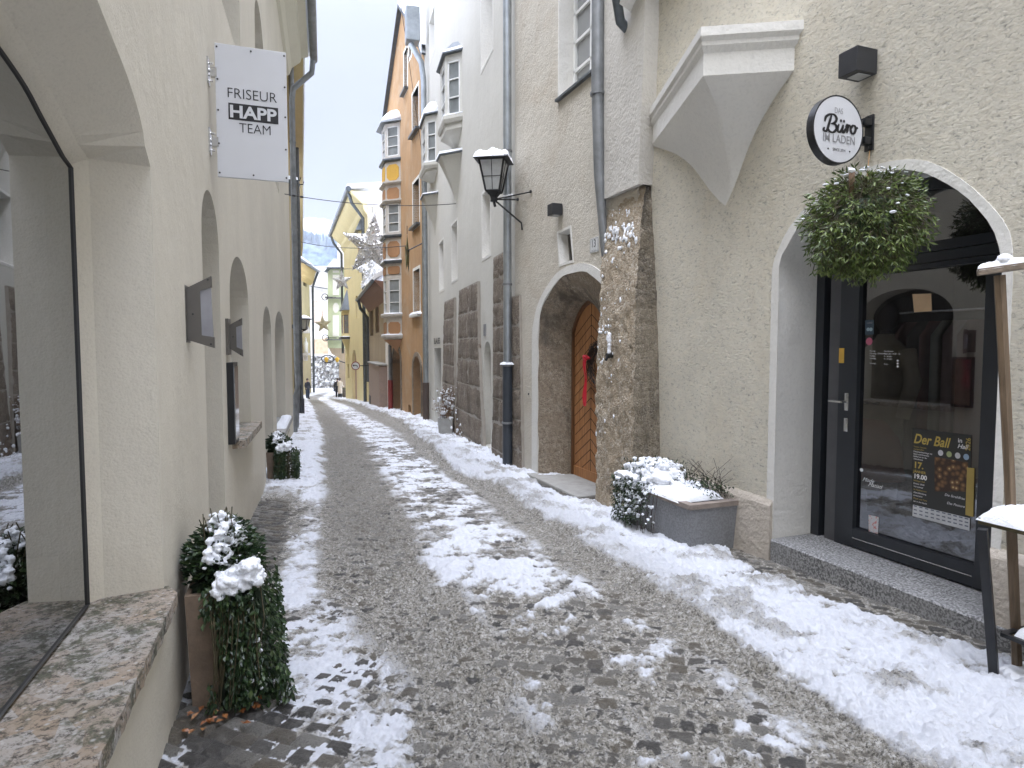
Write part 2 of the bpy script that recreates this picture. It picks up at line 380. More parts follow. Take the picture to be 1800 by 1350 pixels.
# ------------------------------------------------------------------ general builders
def fuse(o, vox, amp=.004, fr=40):
    m = o.modifiers.new('r', 'REMESH'); m.mode = 'VOXEL'; m.voxel_size = vox
    dg = bpy.context.evaluated_depsgraph_get(); me = bpy.data.meshes.new_from_object(o.evaluated_get(dg)); o.modifiers.clear()
    bm = bmesh.new(); bm.from_mesh(me); bmesh.ops.smooth_vert(bm, verts=bm.verts, factor=.5, use_axis_x=True, use_axis_y=True, use_axis_z=True); bm.normal_update()
    for v in bm.verts: v.co += v.normal * (amp * noise.fractal(v.co * fr, 1, 2, 3))
    bm.to_mesh(me); bm.free(); me.polygons.foreach_set('use_smooth', [True] * len(me.polygons)); me.materials.clear(); me.materials.append(M['snow']); o.data = me
    return o
def face_to(o, d):
    for p in o.data.polygons:
        if p.normal.dot(d) < 0: p.flip()
    o.data.update(); return o
def frange(n): return [i / (n - 1) for i in range(n)]
def resample(pts, n):
    P = np.array(pts, float); d = np.r_[0, np.cumsum(np.linalg.norm(np.diff(P, axis=0), axis=1))]
    t = np.linspace(0, d[-1], n); return [(float(np.interp(x, d, P[:, 0])), float(np.interp(x, d, P[:, 1]))) for x in t]
def smooth_curve(pts, sub=6):
    out = []; n = len(pts)
    for i in range(n - 1):
        p0 = pts[max(i - 1, 0)]; p1 = pts[i]; p2 = pts[i + 1]; p3 = pts[min(i + 2, n - 1)]
        for k in range(sub):
            t = k / sub
            out.append(tuple(.5 * ((2 * b) + (-a + c) * t + (2 * a - 5 * b + 4 * c - d) * t * t + (-a + 3 * b - 3 * c + d) * t ** 3) for a, b, c, d in zip(p0, p1, p2, p3)))
    out.append(tuple(pts[-1])); return out
def arch(s0, s1, z0, zs, zt, n=18, p=1.0):
    c = (s0 + s1) / 2; r = (s1 - s0) / 2
    return [(s0, z0)] + [(c - r * math.cos(math.pi * i / n), zs + (zt - zs) * max(0, math.sin(math.pi * i / n)) ** p) for i in range(n + 1)] + [(s1, z0)]
def rect(s0, s1, z0, z1): return [(s0, z0), (s0, z1), (s1, z1), (s1, z0)]
def pxl(W, pts, o=0): return [W.hit(u, v, o) for u, v in pts]
def text(body, origin, X, Y, size, m, name='lettering', parent=None, bold=0, shear=0, align='CENTER', depth=.0015, sx=1.0, space=1.0, fit=None):
    cu = bpy.data.curves.new('t', 'FONT'); cu.body = body; cu.size = 1; cu.align_x = align; cu.align_y = 'CENTER'; cu.offset = bold; cu.shear = shear; cu.space_character = space
    cu.extrude = .0; cu.resolution_u = 4
    o = bpy.data.objects.new('t', cu); col.objects.link(o); dg = bpy.context.evaluated_depsgraph_get(); me = o.evaluated_get(dg).to_mesh()
    vs = [v.co.copy() for v in me.vertices]; fs = [tuple(p.vertices) for p in me.polygons]
    o.evaluated_get(dg).to_mesh_clear(); bpy.data.objects.remove(o); bpy.data.curves.remove(cu)
    sz_x = size * sx; sz_y = size
    if fit:
        x0, x1 = min(v.x for v in vs), max(v.x for v in vs); y0, y1 = min(v.y for v in vs), max(v.y for v in vs)
        for v in vs: v.x -= (x0 + x1) / 2; v.y -= (y0 + y1) / 2
        sz_x = fit[0] / (x1 - x0); sz_y = fit[1] / (y1 - y0)
    Z = X.cross(Y); mb = MB()
    mb.add([origin + X * (v.x * sz_x) + Y * (v.y * sz_y) + Z * depth for v in vs], fs)
    return mb if parent is None else mb.build(name, m, parent)
def snowcap(name, base, X, Y, lx, ly, h, parent=None, seed=0, nx=22, ny=12, drip=.25, Z=UP, label=None, cat=None, group=None):
    mb = MB(); vs = []
    for i in range(nx):
        for j in range(ny):
            a = 2 * i / (nx - 1) - 1; b = 2 * j / (ny - 1) - 1
            e = (1 - abs(a) ** 5) * (1 - abs(b) ** 5)
            hh = h * max(0, e) ** .45 * (1 + .5 * noise.fractal(Vector((a * lx * 6 + seed, b * ly * 6, seed * 1.7)), 1, 2, 4)) - (0.0 if e > 0 else h * drip)
            jx = .04 * noise.noise(Vector((a * 3, b * 3, seed + 9.1)))
            vs.append(base + X * (a * lx / 2 * (1 + jx)) + Y * (b * ly / 2 * (1 + jx)) + Z * hh)
    mb.add(vs, [(i * ny + j, i * ny + j + 1, (i + 1) * ny + j + 1, (i + 1) * ny + j) for i in range(nx - 1) for j in range(ny - 1)])
    o = mb.build(name, M['snow'], parent, smooth=True)
    if label: tag(o, label, cat, group)
    return o
def window(W, hole, depth, parent, frame='winwhite', pane='pane', rows=3, cols=1, fw=.05, sill=None):
    """frame bars round a hole's back edge and a pane behind; hole = 4-corner loop (s,z) bl,tl,tr,br"""
    bl, tl, tr, br = [W.pt(a, z, -depth + .02) for a, z in hole]
    f = MB(); n = W.n
    def bar(a, b, wd):
        d = (b - a); L = d.length; d.normalize(); sd = d.cross(n).normalized()
        f.box((a + b) / 2, L + wd * .98, wd, .05, (d, sd, n))
    def lerp(a, b, t): return a + (b - a) * t
    for a, b in ((bl, tl), (tl, tr), (tr, br), (br, bl)): bar(a, b, fw * 2)
    for i in range(1, rows): bar(lerp(bl, tl, i / rows), lerp(br, tr, i / rows), fw * .7)
    for i in range(1, cols): bar(lerp(bl, br, i / cols), lerp(tl, tr, i / cols), fw * .9)
    fo = f.build('window', M[frame], parent)
    p = MB(); p.quad(*[q - n * .008 for q in (bl, tl, tr, br)]); p.build('pane', M[pane], fo)
    if sill:
        q = MB(); q.wbox(W, min(bl_[0] for bl_ in (hole[0], hole[3])) - .06, max(hole[0][0], hole[3][0]) + .06, hole[0][1] - .07, hole[0][1] - .005, -depth + .05, .06); q.build('sill', M[sill], fo)
    return fo
def pipe(name, path, r, m, parent, clamps=(), n=12):
    mb = MB(); mb.tube(path, r, n); o = mb.build(name, m, parent, auto=40)
    if clamps:
        for p, dr in clamps:
            c = MB(); c.tube([Vector(p) - dr * .015, Vector(p) + dr * .015], (r if not isinstance(r, (list, tuple)) else r[0]) * 1.18, n); c.build('clamp', M['zincdull'], o)
    return o
# ------------------------------------------------------------------ plan of the lane
RF = Wall((2.033, 4.771), (2.033 - .382, 5.771), 'right')            # near right facade
LF = Wall((-1.348, 2.418), (-1.348 - .345, 3.418), 'left')           # near left facade
_b = LF.pt(2.62, 0); LF2 = Wall((_b.x, _b.y), (-5.23, 15.2), 'left')   # left facade past the bend
HF = Wall((.358, 8.80), (.358 - .40, 9.80), 'right')               # house 13
_h = HF.pt(HF.hit(905, 500)[0], 0); WF = Wall((_h.x, _h.y), (-2.658, 19.885), 'right')   # white house
OF = Wall((-2.658, 19.885), (-2.658 - .37, 20.885), 'right')
_o = OF.pt(OF.hit(684, 600)[0], 0); TF = Wall((_o.x, _o.y), (-8.256, 36.862), 'right')
YF = Wall((-8.256, 36.862), (-13.47, 51.5), 'right')
LF3 = Wall((-5.35, 15.3), (-16.6, 49.5), 'left')
_l = LF2.pt(0, 0)
xl_y = [-20, _l.y, 15.2, 49.5, 56, 62, 63, 130]; xl_x = [-1.348 - .345 * (-20 - 2.418), _l.x, -5.23, -16.6, -18.7, -19.2, -40, -60]
xr_y = [-20, 6.4, 8.80, _h.y, 19.885, _o.y, 36.862, 53.0, 57, 130]; xr_x = [2.033 - .382 * (-20 - 4.771), 2.033 - .382 * (6.4 - 4.771), .358, _h.x, -2.658, _o.x, -8.256, -14.0, -13, -10]
# ------------------------------------------------------------------ ground: cobbles, slush and snow as one displaced sheet
def vnoise(x, y, seed=0):
    xi = np.floor(x).astype(np.int64); yi = np.floor(y).astype(np.int64); fx = x - xi; fy = y - yi
    fx = fx * fx * (3 - 2 * fx); fy = fy * fy * (3 - 2 * fy)
    def h(a, b):
        n = (a * 374761393 + b * 668265263 + seed * 1442695041) & 0xffffffff
        n = ((n ^ (n >> 13)) * 1274126177) & 0xffffffff
        return ((n ^ (n >> 16)) & 0xffff) / 65535.0
    return (h(xi, yi) * (1 - fx) + h(xi + 1, yi) * fx) * (1 - fy) + (h(xi, yi + 1) * (1 - fx) + h(xi + 1, yi + 1) * fx) * fy
def fbm(x, y, f, o=4, seed=0, rg=.55):
    s = 0; a = 1; t = 0
    for k in range(o):
        s = s + a * vnoise(x * f + 17.3 * k, y * f - 9.1 * k, seed + k); t += a; a *= rg; f *= 2.03
    return s / t - .5
def hashr(a, b, seed):
    n = (a.astype(np.int64) * 73856093 + b.astype(np.int64) * 19349663 + seed * 83492791) & 0xffffffff
    n = ((n ^ (n >> 13)) * 1274126177) & 0xffffffff
    return ((n ^ (n >> 16)) & 0xffff) / 65535.0
def ss(a, b, x):
    t = np.clip((x - a) / (b - a), 0, 1); return t * t * (3 - 2 * t)
def surf(x, y):
    """height above the smooth fall of the lane, plus snow, dirt and stone tone"""
    xl = np.interp(y, xl_y, xl_x); xr = np.interp(y, xr_y, xr_x)
    q = x - xl; wr = xr - x
    # cobbles laid in slightly bowed courses across the lane
    wob = .05 * fbm(x, y, .8, 3, 5) * 2 + .10 * np.sin(q * 1.35 + .3)
    pr = (y * .955 + x * .30 + wob) / .092
    row = np.floor(pr); fr = pr - row
    qq = (x * .955 - y * .30) + hashr(row, row * 0, 3) * .3 + .012 * np.sin(row * 2.1)
    wcell = .088 + .045 * hashr(row, row * 0 + 4, 8)
    pc = qq / wcell + .22 * (vnoise(qq * 6, row * 1.7, 11) - .5); cel = np.floor(pc); fc = pc - cel
    e1 = np.minimum(fr, 1 - fr) * .092; e2 = np.minimum(fc, 1 - fc) * wcell
    e = np.minimum(e1, e2) + .010 * fbm(x, y, 20, 3, 31) + .014 * fbm(x, y, 9, 2, 33)
    cob = ss(-.001, .024, e) * .018 - .018 + (hashr(row, cel, 21) - .5) * .012 + fbm(x, y, 30, 4, 41) * .006
    tone = hashr(row, cel, 77)
    n1 = fbm(x, y, 1.6, 5, 1); n2 = fbm(x, y, 7, 5, 2, .62); n3 = fbm(x, y * .8, 26, 4, 3, .65); n0 = fbm(x, y, .55, 3, 9)
    clump = np.maximum(0, fbm(x, y, 15, 3, 51)) ** 1.0
    far = ss(6.5, 9, y); n5 = fbm(x, y, 62, 3, 71, .6); n6 = fbm(x, y, 11, 4, 81, .7)
    n4 = fbm(x, y, 3.6, 4, 61); ls = fbm(q * 3.2 + 3, y * .38, 1.0, 4, 91, .6); lsf = fbm(q * 14, y * 1.1, 1.0, 3, 95, .6); lev = -.0036 + ls * .014 + lsf * .008 + n2 * .020 + n3 * .020 + n1 * .010 + n4 * .012 + n6 * .014 + n5 * .008            # thin leftover in the joints
    # snow on the left margin
    wl = .72 + n1 * .35
    lm = (1 - ss(wl - .12, wl + .12, q)) * ss(6.6, 8.6, y + n1 * 2)
    lev = lev + lm * (.055 + .05 * n2 + .02 * n3 + .04 * (1 - np.clip(q / .7, 0, 1)) * 1)
    lthin = (1 - ss(.60, .92, q + n1 * .5)) * ss(.30, .46, q + n2 * .12) * (1 - far)
    lev = lev + lthin * (.003 + .008 * ss(-.1, 0, n1) + .010 * ss(-.1, .2, n1 + n6 * .5))
    corner = (1 - ss(3.4, 4.4, y)) * (1 - ss(.7, 1.35, q + n1 * .4))
    lev = lev + corner * (.010 * ss(-.12, .15, n1 + n4 * .5) + .003)
    # snow left between the wheel tracks
    mid = np.exp(-((q - 2.02 + n1 * .3) / .50) ** 4) * ss(3.2, 5.0, y + n1 * 1.5) * (.75 + .25 * far)
    lev = lev + mid * (.004 + .060 * np.maximum(0, n1 * .3 + n2 * .8 + n4 * .7 + n6 * .6 + .12))
    midn = np.exp(-((q - 2.0) / .55) ** 4) * (1 - ss(4, 5.5, y))
    lev = lev + midn * .024 * ss(-.05, .14, n1 * .5 + n4 * .8 + n6 * .5)
    # tracks: packed dirty slush
    t1 = np.exp(-((q - 1.15) / .42) ** 4); t2 = np.exp(-((q - 2.92 + n1 * .15) / .38) ** 4) * ss(3.2, 4.6, y)
    lev = lev + t1 * (.003 + clump * .05 + n3 * .022 + n5 * .012) + t2 * (.009 + n3 * .010 + n6 * .010)
    t3 = np.exp(-((q - 1.7) / .8) ** 2) * (1 - ss(5, 7, y))
    lev = lev + t3 * (clump * .05 + n5 * .012 + n3 * .015 + .001)
    # ploughed bank along the right houses
    bw = np.interp(y, [0, 3, 4.5, 8, 14, 25, 60], [1.72, 1.58, 1.42, 1.12, 1.05, .98, 1.3]) + n1 * .42 + n2 * .30 + n4 * .25 + n3 * .10
    bk = 1 - ss(bw - .30, bw + .04, wr)
    gap = ss(.05, .22, wr + n2 * .10 - .30 * ss(2.6, 3.4, y) * (1 - ss(4.6, 5.4, y)) + .06)
    bare = 1 - ss(2.4, 2.9, y) * (1 - ss(4.9, 5.6, y)) * (1 - gap)
    hb = (.050 + .05 * n1 + .055 * n2 + .045 * n4 + .040 * n3 + .02 * clump + .012 * n5 + .035 * n6 + .030 * ss(4.5, 8, y)) * (1 + .35 * ss(8, 11, y))
    lev = lev + bk * np.maximum(hb, .012) * bare
    slabgap = (1 - ss(.34, .46, wr + n2 * .1)) * ss(6.9, 7.1, y) * (1 - ss(8.5, 8.7, y)); lev = lev * (1 - slabgap) - .02 * slabgap
    lev = np.where(bare < .5, np.minimum(lev, -.004 + n2 * .02), lev)
    # bare cobbles against the near left wall
    bl = (1 - ss(.20, .42, q + n2 * .1)) * ss(4.2, 4.8, y) * (1 - ss(7.0, 7.6, y))
    lev = lev - bl * .03
    bl2 = (1 - ss(.42, .60, q + n2 * .1)) * (1 - ss(2.6, 3.0, y)); lev = lev - bl2 * .022
    # far lane and square
    fsq = ss(57, 60, y); lev = np.where(fsq > .5, .03 + n1 * .03, lev)
    h = np.maximum(cob, lev); k = .004
    h = h + k * np.exp(-np.abs(cob - lev) / k) * .5
    snow = ss(-.0025, .006, lev - cob)
    bank = np.clip(bk * 1.1 * ss(.0, .05, lev) + lm + fsq, 0, 1)
    pure = np.clip(bank + mid * ss(-.14, .22, n2 + n4 * .7 + n1 * .3 + n6 * .6) * .95 + lthin * .62 * ss(-.15, .25, n1 + n6 * .8) + midn * ss(.0, .16, n1 * .5 + n4 * .8 + n6 * .5) * .8 + corner * .75 * ss(-.25, .1, n6 + n4 * .6), 0, 1)
    dirt = np.clip(1 - pure + .50 * ss(-.02, .25, n4 + n2 * .7) * (bank > .2), 0, 1)
    edge = np.exp(-((wr - bw + .05) / .16) ** 2) * .55 * (y < 57) * ss(-.2, .1, n2)
    dust = mid * .38 + np.exp(-((q - 2.05) / .75) ** 4) * (1 - mid) * .22 + lthin * .3 + .22 * ss(-.05, .2, ls) + .3 * lsf; dirt = np.clip(dirt + edge - dust + .10 + t1 * ss(2.6, 4, y) * .12, 0, 1)
    packed = np.clip(t1 * ss(4, 6, y) * 1.0 + t2 * .45, 0, 1)
    return h, snow, dirt, tone, packed
ys = [-8 + .12 * i for i in range(74)]
y = ys[-1] + .05
while y < 130: ys.append(y); y += max(.0075, .0030 * y) if y < 70 else 2.0
ys = np.array(ys); nxg = 760
a = np.linspace(0, 1, nxg)
X0 = np.interp(ys, xl_y, xl_x) - .25; X1 = np.interp(ys, xr_y, xr_x) + .30
X0 = np.where(ys > 57, np.minimum(X0, -45), X0); X1 = np.where(ys > 57, np.maximum(X1, 0), X1)
GX = X0[:, None] + (X1 - X0)[:, None] * a[None, :]; GYm = np.repeat(ys[:, None], nxg, 1)
H, SN, DI, TO, PK = surf(GX, GYm)
GZm = np.interp(GYm, GY, GZ) + H
def ground_mesh(name, GX, GYm, GZm, attrs, mat):
    ny_, nx_ = GX.shape
    me = bpy.data.meshes.new(name); co = np.stack([GX, GYm, GZm], -1).reshape(-1, 3).astype(np.float32)
    idx = np.arange(ny_ * nx_).reshape(ny_, nx_); f = np.stack([idx[:-1, :-1], idx[:-1, 1:], idx[1:, 1:], idx[1:, :-1]], -1).reshape(-1, 4)
    me.vertices.add(len(co)); me.vertices.foreach_set('co', co.ravel())
    me.loops.add(f.size); me.loops.foreach_set('vertex_index', f.ravel().astype(np.int32))
    me.polygons.add(len(f)); me.polygons.foreach_set('loop_start', np.arange(0, f.size, 4, dtype=np.int32)); me.polygons.foreach_set('loop_total', np.full(len(f), 4, np.int32))
    me.update(calc_edges=True); me.polygons.foreach_set('use_smooth', np.ones(len(f), bool))
    for k, v in attrs.items():
        at = me.attributes.new(k, 'FLOAT', 'POINT'); at.data.foreach_set('value', v.astype(np.float32).ravel())
    me.materials.append(mat); o = bpy.data.objects.new(name, me); col.objects.link(o); return o
t = NT('snowy_cobbles')
def attr(nm):
    x = t.n('ShaderNodeAttribute'); x.attribute_name = nm; return x.outputs['Fac']
fine = t.noise(150, 5, .72); med = t.noise(24, 6, .7); lowf = t.noise(3, 5, .65); sl = t.noise(42, 7, .8, None, .4); gr_n = t.noise(75, 5, .75); gr_m = t.noise(20, 6, .8, t.vec((.8, 1.3, 1)))
stone = t.ramp(attr('tone'), [(0, (.058, .056, .053)), (.3, (.112, .107, .098)), (.6, (.15, .13, .098)), (.8, (.19, .182, .162)), (1, (.26, .25, .225))])
stone = t.mix(t.ramp(fine, [(.36, .75), (.52, 0.0)]), stone, (.045, .042, .037))
stone = t.mix(t.ramp(med, [(.5, 0.0), (.70, .55)]), stone, (.22, .21, .19))
white_ = t.mix(t.ramp(med, [(.3, 0.0), (.65, 1.0)]), (.70, .725, .775), (.84, .86, .90))
dirty_shaded = t.ramp(sl, [(.33, (.10, .088, .066)), (.45, (.25, .23, .187)), (.54, (.44, .42, .375)), (.63, (.70, .69, .665))])
dirty_shaded = t.mix(t.ramp(lowf, [(.4, 0.0), (.7, .3)]), dirty_shaded, (.42, .405, .37))
dirty_shaded = t.mix(t.ramp(gr_n, [(.40, .9), (.47, 0.0)]), dirty_shaded, (.05, .045, .036))  # dark specks: shade between slush lumps painted into the colour
dirty_shaded = t.mix(t.ramp(gr_m, [(.39, .85), (.46, 0.0)]), dirty_shaded, (.06, .055, .046))  # coarser specks of the same painted shade
dd = t.math('ADD', attr('dirt'), t.math('MULTIPLY', t.math('SUBTRACT', sl, .5), 1.5))
dd = t.ramp(dd, [(.22, 0.0), (.72, 1.0)])
snowc = t.mix(dd, white_, dirty_shaded)
pk = t.mix(t.ramp(fine, [(.40, 0.0), (.6, 1.0)]), (.085, .076, .060), (.30, .285, .25))
snowc = t.mix(t.math('MULTIPLY', attr('packed'), .55), snowc, pk)
fac = t.math('ADD', attr('snow'), t.math('MULTIPLY', t.math('SUBTRACT', sl, .5), 1.1)); fac = t.ramp(fac, [(.25, 0.0), (.66, 1.0)])
cc = t.mix(fac, stone, snowc)
rg = t.mix(fac, .30, .55)
nb = t.bump(med, .014, .7); nb = t.bump(sl, .010, 1.0, nb); nb = t.bump(gr_n, .005, 1.0, nb); nb = t.bump(fine, .003, .8, nb)
t.done(cc, .5, nb, spec=.35); t.l(rg, t.b.inputs['Roughness'])
tag(ground_mesh('cobbled_lane', GX, GYm, GZm, dict(snow=SN, dirt=DI, tone=TO, packed=PK), t.m), 'narrow cobbled lane with slush wheel tracks and ploughed snow along its right edge', kind='structure')
# wide snowy base terrain under and behind the houses
mb = MB(); xs = [-400, -120, -60, -30, -12, 0, 8, 20, 60, 200, 400]; yy = [-60, -20, 0, 15, 28, 55, 66, 130, 400]
mb.add([(x, y_, g(y_) - .12) for y_ in yy for x in xs], [(j * len(xs) + i, j * len(xs) + i + 1, (j + 1) * len(xs) + i + 1, (j + 1) * len(xs) + i) for j in range(len(yy) - 1) for i in range(len(xs) - 1)])
tag(mb.build('ground', M['snow']), 'snow covered ground around the houses', kind='structure')
def P3(W, l, o=0): return [W.pt(a, z, o) for a, z in l]
def depthbox(W, s0, s1, z0, z1, o0, dep):
    m = MB(); m.wbox(W, s0, s1, z0, z1, o0 - dep, o0); return m
# ================================================================== LEFT: near cream house
lh = thing('house', LF.pt(1, -.2, -1), 'smooth cream plaster house with a deep arched display window and stone sill', 'house')
sc_c = -1.30
def larch(o, pts, jamb_s, sill_z, crown, n=26):
    c = [LF.hit(u, v, o) for u, v in pts]                    # far half, from high to springing
    c = [p for p in c if p[0] < jamb_s + .002]
    c.sort(); top0 = c[0]
    cr = [(sc_c, crown), ((sc_c + top0[0]) / 2, crown - (crown - top0[1]) * .27)]
    half = resample(smooth_curve(cr + c, 6), n)
    half[-1] = (jamb_s, half[-1][1])
    full = [(2 * sc_c - a, z) for a, z in half[::-1]] + half[1:]
    return [(2 * sc_c - jamb_s, sill_z)] + full + [(jamb_s, sill_z)]
SZ = .487
outer = larch(0, [(171, 0), (202, 78), (227, 143), (249, 218), (258, 285)], 0.0, SZ, 2.47)
midl = larch(-.19, [(31, 56), (78, 137), (118, 215), (146, 270), (158, 287)], -.035, SZ, 2.34)
gl = larch(-.245, [(19, 127), (62, 202), (109, 286)], -.088, SZ, 2.27)
# niches on the first wall stretch
ZT = 8.2
n1 = arch(1.42, 2.36, -.40, 2.10, 2.43, 16)
w1l = [(-10, -.6), (-10, ZT)] + [(2.62, ZT), (2.62, -.8), ]
pan = MB(); pan.panel(LF, w1l, [outer, n1, arch(1.5, 2.5, 4.1, 5.3, 5.75, 12), arch(-.9, .3, 4.1, 5.3, 5.75, 12)], 0, depth=[.3, .001, .36, .3, .3])
pan.loft([P3(LF, outer), P3(LF, midl, -.19), P3(LF, gl, -.245)], False)
m2 = MB()
n2h = arch(.33, 1.66, .66, 1.85, 2.24, 16); n3h = arch(3.2, 4.5, -.7, 1.62, 1.98, 14); n4h = arch(5.2, 7.6, .10, 1.62, 2.05, 14)
up2 = [arch(.3 + 2.7 * i, 1.5 + 2.7 * i, 4.15, 5.3, 5.75, 12) for i in range(3)]
m2.panel(LF2, [(0, -.8), (0, ZT), (10.45, ZT), (10.45, -1.2)], [n2h, n3h, n4h] + up2, 0, depth=[.35, .33, .33, .33, .28, .28, .28])
pan.v, pan.f = pan.v, pan.f
b = len(pan.v); pan.v += m2.v; pan.f += [tuple(i + b for i in f) for f in m2.f]
pan.quad(LF2.pt(10.45, -1.2, 0), LF2.pt(10.45, -1.2, -6), LF2.pt(10.45, ZT, -6), LF2.pt(10.45, ZT, 0))
pan.build('wall', M['cream'], lh)
# backs of niches (doors and windows set deep)
def backpane(W, loop, dep, parent, m='panedark', frame='bronze', fw=.05):
    q = MB(); q.prism(P3(W, loop, -dep), W.n * -.03); o = q.build('window', M[frame], parent)
    c = sum(a for a, _ in loop) / len(loop); cz = (min(z for _, z in loop) + max(z for _, z in loop)) / 2
    hs = max(a for a, _ in loop) - c; hh = max(z for _, z in loop) - cz
    q = MB(); lo = [(c + (a - c) * (1 - fw / hs), cz + (z - cz) * (1 - fw / hh)) for a, z in loop]; q.prism(P3(W, lo, -dep + .006), W.n * -.004); q.build('pane', M[m], o)
for W_, l_, d_ in ((LF, n1, .36), (LF2, n2h, .33), (LF2, n3h, .33), (LF2, n4h, .33)): backpane(W_, l_, d_ - .005, lh)
for l_ in up2: backpane(LF2, l_, .27, lh, 'panegrey')
for l_ in (arch(1.5, 2.5, 4.1, 5.3, 5.75, 12), arch(-.9, .3, 4.1, 5.3, 5.75, 12)): backpane(LF, l_, .29, lh, 'panegrey')
# display window: frame, glass, bright room behind
fr = MB()
inn = [(sc_c + (a - sc_c) * .966, SZ + .020 + (z - SZ) * .978) for a, z in gl]  # frame widened inwards, standing in for its dark reflection in the glass
fr.loft([P3(LF, gl, -.236), P3(LF, inn, -.212), P3(LF, inn, -.30), P3(LF, gl, -.30)], True)
dw = fr.build('display_window', M['darkframe'], lh, auto=30)
q = MB(); q.add(P3(LF, inn, -.220), [tuple(x) for x in tessellate_polygon([P3(LF, inn)])]); face_to(q.build('pane', M['leftglass'], dw), LF.n)
rm = MB(); s0r, s1r = sc_c * 2 - .6, .6
for l in ([(s0r, SZ, -.30), (s1r, SZ, -.30), (s1r, SZ, -3), (s0r, SZ, -3)], [(s0r, 2.6, -.30), (s1r, 2.6, -.30), (s1r, 2.6, -3), (s0r, 2.6, -3)], [(s0r, SZ, -3), (s1r, SZ, -3), (s1r, 2.6, -3), (s0r, 2.6, -3)], [(s0r, SZ, -.3), (s0r, SZ, -3), (s0r, 2.6, -3), (s0r, 2.6, -.3)], [(s1r, SZ, -.3), (s1r, SZ, -3), (s1r, 2.6, -3), (s1r, 2.6, -.3)]):
    rm.quad(*[LF.pt(*p) for p in l])
rm.build('room', M['interior'], lh)
# thick stone sill with a splayed far end
def lsz(u, v, z): p = hz(u, v, z); d = p - LF.p; d.z = 0; return (d.dot(LF.d), d.dot(LF.n))
E0 = lsz(311, 1046, SZ); E1 = (-.0, -.001); 
top = [(-.06, -.243), (-.036, -.188), (.022, .004), (.022, .012), (E0[0] + .01, E0[1]), (sc_c * 2 - .06, E0[1]), (sc_c * 2 + .02, 0), (sc_c * 2 + .03, -.243)]
q = MB()
A = []; 
nfr = 90
front = [(E0[0] + .01 + (sc_c * 2 - .06 - E0[0]) * i / nfr, E0[1] + .006 * noise.noise(Vector((i * .5, 3, 1))) + .003 * noise.noise(Vector((i * 1.7, 3, 1)))) for i in range(nfr + 1)]
loop = top[:4] + front + top[6:]
q.prism([LF.pt(a, SZ + .006, o) for a, o in loop], (0, 0, -.055)); q.build('window_sill', M['sill'], lh)
# reflecting sills of the two further niche windows
q = MB(); q.wbox(LF2, .27, 1.72, .600, .665, -.32, .10); q.build('window_sill', M['sill'], lh)
q = MB(); q.wbox(LF2, 5.12, 7.7, .03, .105, -.32, .12); s4 = q.build('window_sill', M['slab'], lh)
# eaves, gutter and downpipe
q = MB()
prof = [(0, 0), (0.0, -.55), (.06, -.52), (.12, -.36), (.30, -.22), (.33, -.12), (.48, -.08), (.48, 0)]
for W_, s0, s1 in ((LF, -10, 2.6), (LF2, 0, 10.5)):
    lo = [[W_.pt(s, ZT + z, o) for o, z in prof] for s in (s0, s1)]
    q.loft(lo, True, True)
q.build('eaves_cornice', M['cream_smooth'], lh)
q = MB()
for W_, s0, s1 in ((LF, -10, 2.6), (LF2, 0, 10.75)): q.quad(W_.pt(s0, ZT + .02, .55), W_.pt(s1, ZT + .02, .55), W_.pt(s1, ZT + 3.4, -5), W_.pt(s0, ZT + 3.4, -5))
q.build('roof', M['snow'], lh)
gz = ZT - .02
pipe('gutter', [LF2.pt(0, gz, .60), LF2.pt(5, gz, .60), LF2.pt(10.75, gz, .60)], .085, M['zincdull'], lh)
gp = [LF2.pt(10.62, gz - .05, .58), LF2.pt(10.62, gz - .35, .55), LF2.pt(10.62, gz - .75, .14), LF2.pt(10.62, gz - 1.0, .10), LF2.pt(10.62, 1.0, .10), LF2.pt(10.62, .55, .12)]
pipe('downpipe', gp, .065, M['zincdull'], lh, [(LF2.pt(10.62, z, .10), UP) for z in (6.2, 4.2, 2.2, 1.1)])
pipe('downpipe_foot', [LF2.pt(10.62, .56, .12), LF2.pt(10.60, .3, .05), LF2.pt(10.58, -.7, .04)], .05, M['zincdull'], lh)
o = snowcap('sill_snow', LF2.pt(6.6, .105, .02), LF2.d, LF2.n, 1.9, .18, .06, None, 3)
tag(o, 'strip of snow on the last low niche sill of the cream house', 'snow')

# ---- FRISEUR sign
def plate_frame(W, s, ztop, zbot, o0, o1): return W.pt(s, ztop, o0)
SGs = LF.hit(376, 200)[0]
def on_perp(W, s, u, v):
    """point on the plane through W.pt(s) perpendicular to the wall"""
    r = ray(u, v); p = W.pt(s, 0); k = p.dot(W.d) / r.dot(W.d) if False else (p - Vector((0, 0, 0))).dot(W.d) / r.dot(W.d)
    return r * k + Vector((0, 0, CZ))
SGs = 1.95
c4 = [on_perp(LF, SGs, u, v) for u, v in ((376, 77), (502, 92), (508, 320), (384, 312))]
osz = [((p - LF.pt(SGs, 0)).dot(LF.n), p.z) for p in c4]
o0 = (osz[0][0] + osz[3][0]) / 2; o1 = (osz[1][0] + osz[2][0]) / 2; zt = (osz[0][1] + osz[1][1]) / 2; zb = (osz[2][1] + osz[3][1]) / 2
print('sign', osz)
sg = thing('shop_sign', LF.pt(SGs, zb, 0), 'white rectangular FRISEUR HAPP TEAM sign jutting from the cream wall', 'sign')
q = MB(); ctr = LF.pt(SGs, (zt + zb) / 2, (o0 + o1) / 2); q.bev(ctr, o1 - o0, .022, zt - zb, (LF.n, LF.d, UP), .004); q.build('panel', M['signwhite'], sg)
q = MB(); q.bev(ctr + LF.d * .02, o1 - o0 - .01, .02, zt - zb - .01, (LF.n, LF.d, UP), .003); q.build('back_panel', M['bronze'], sg)
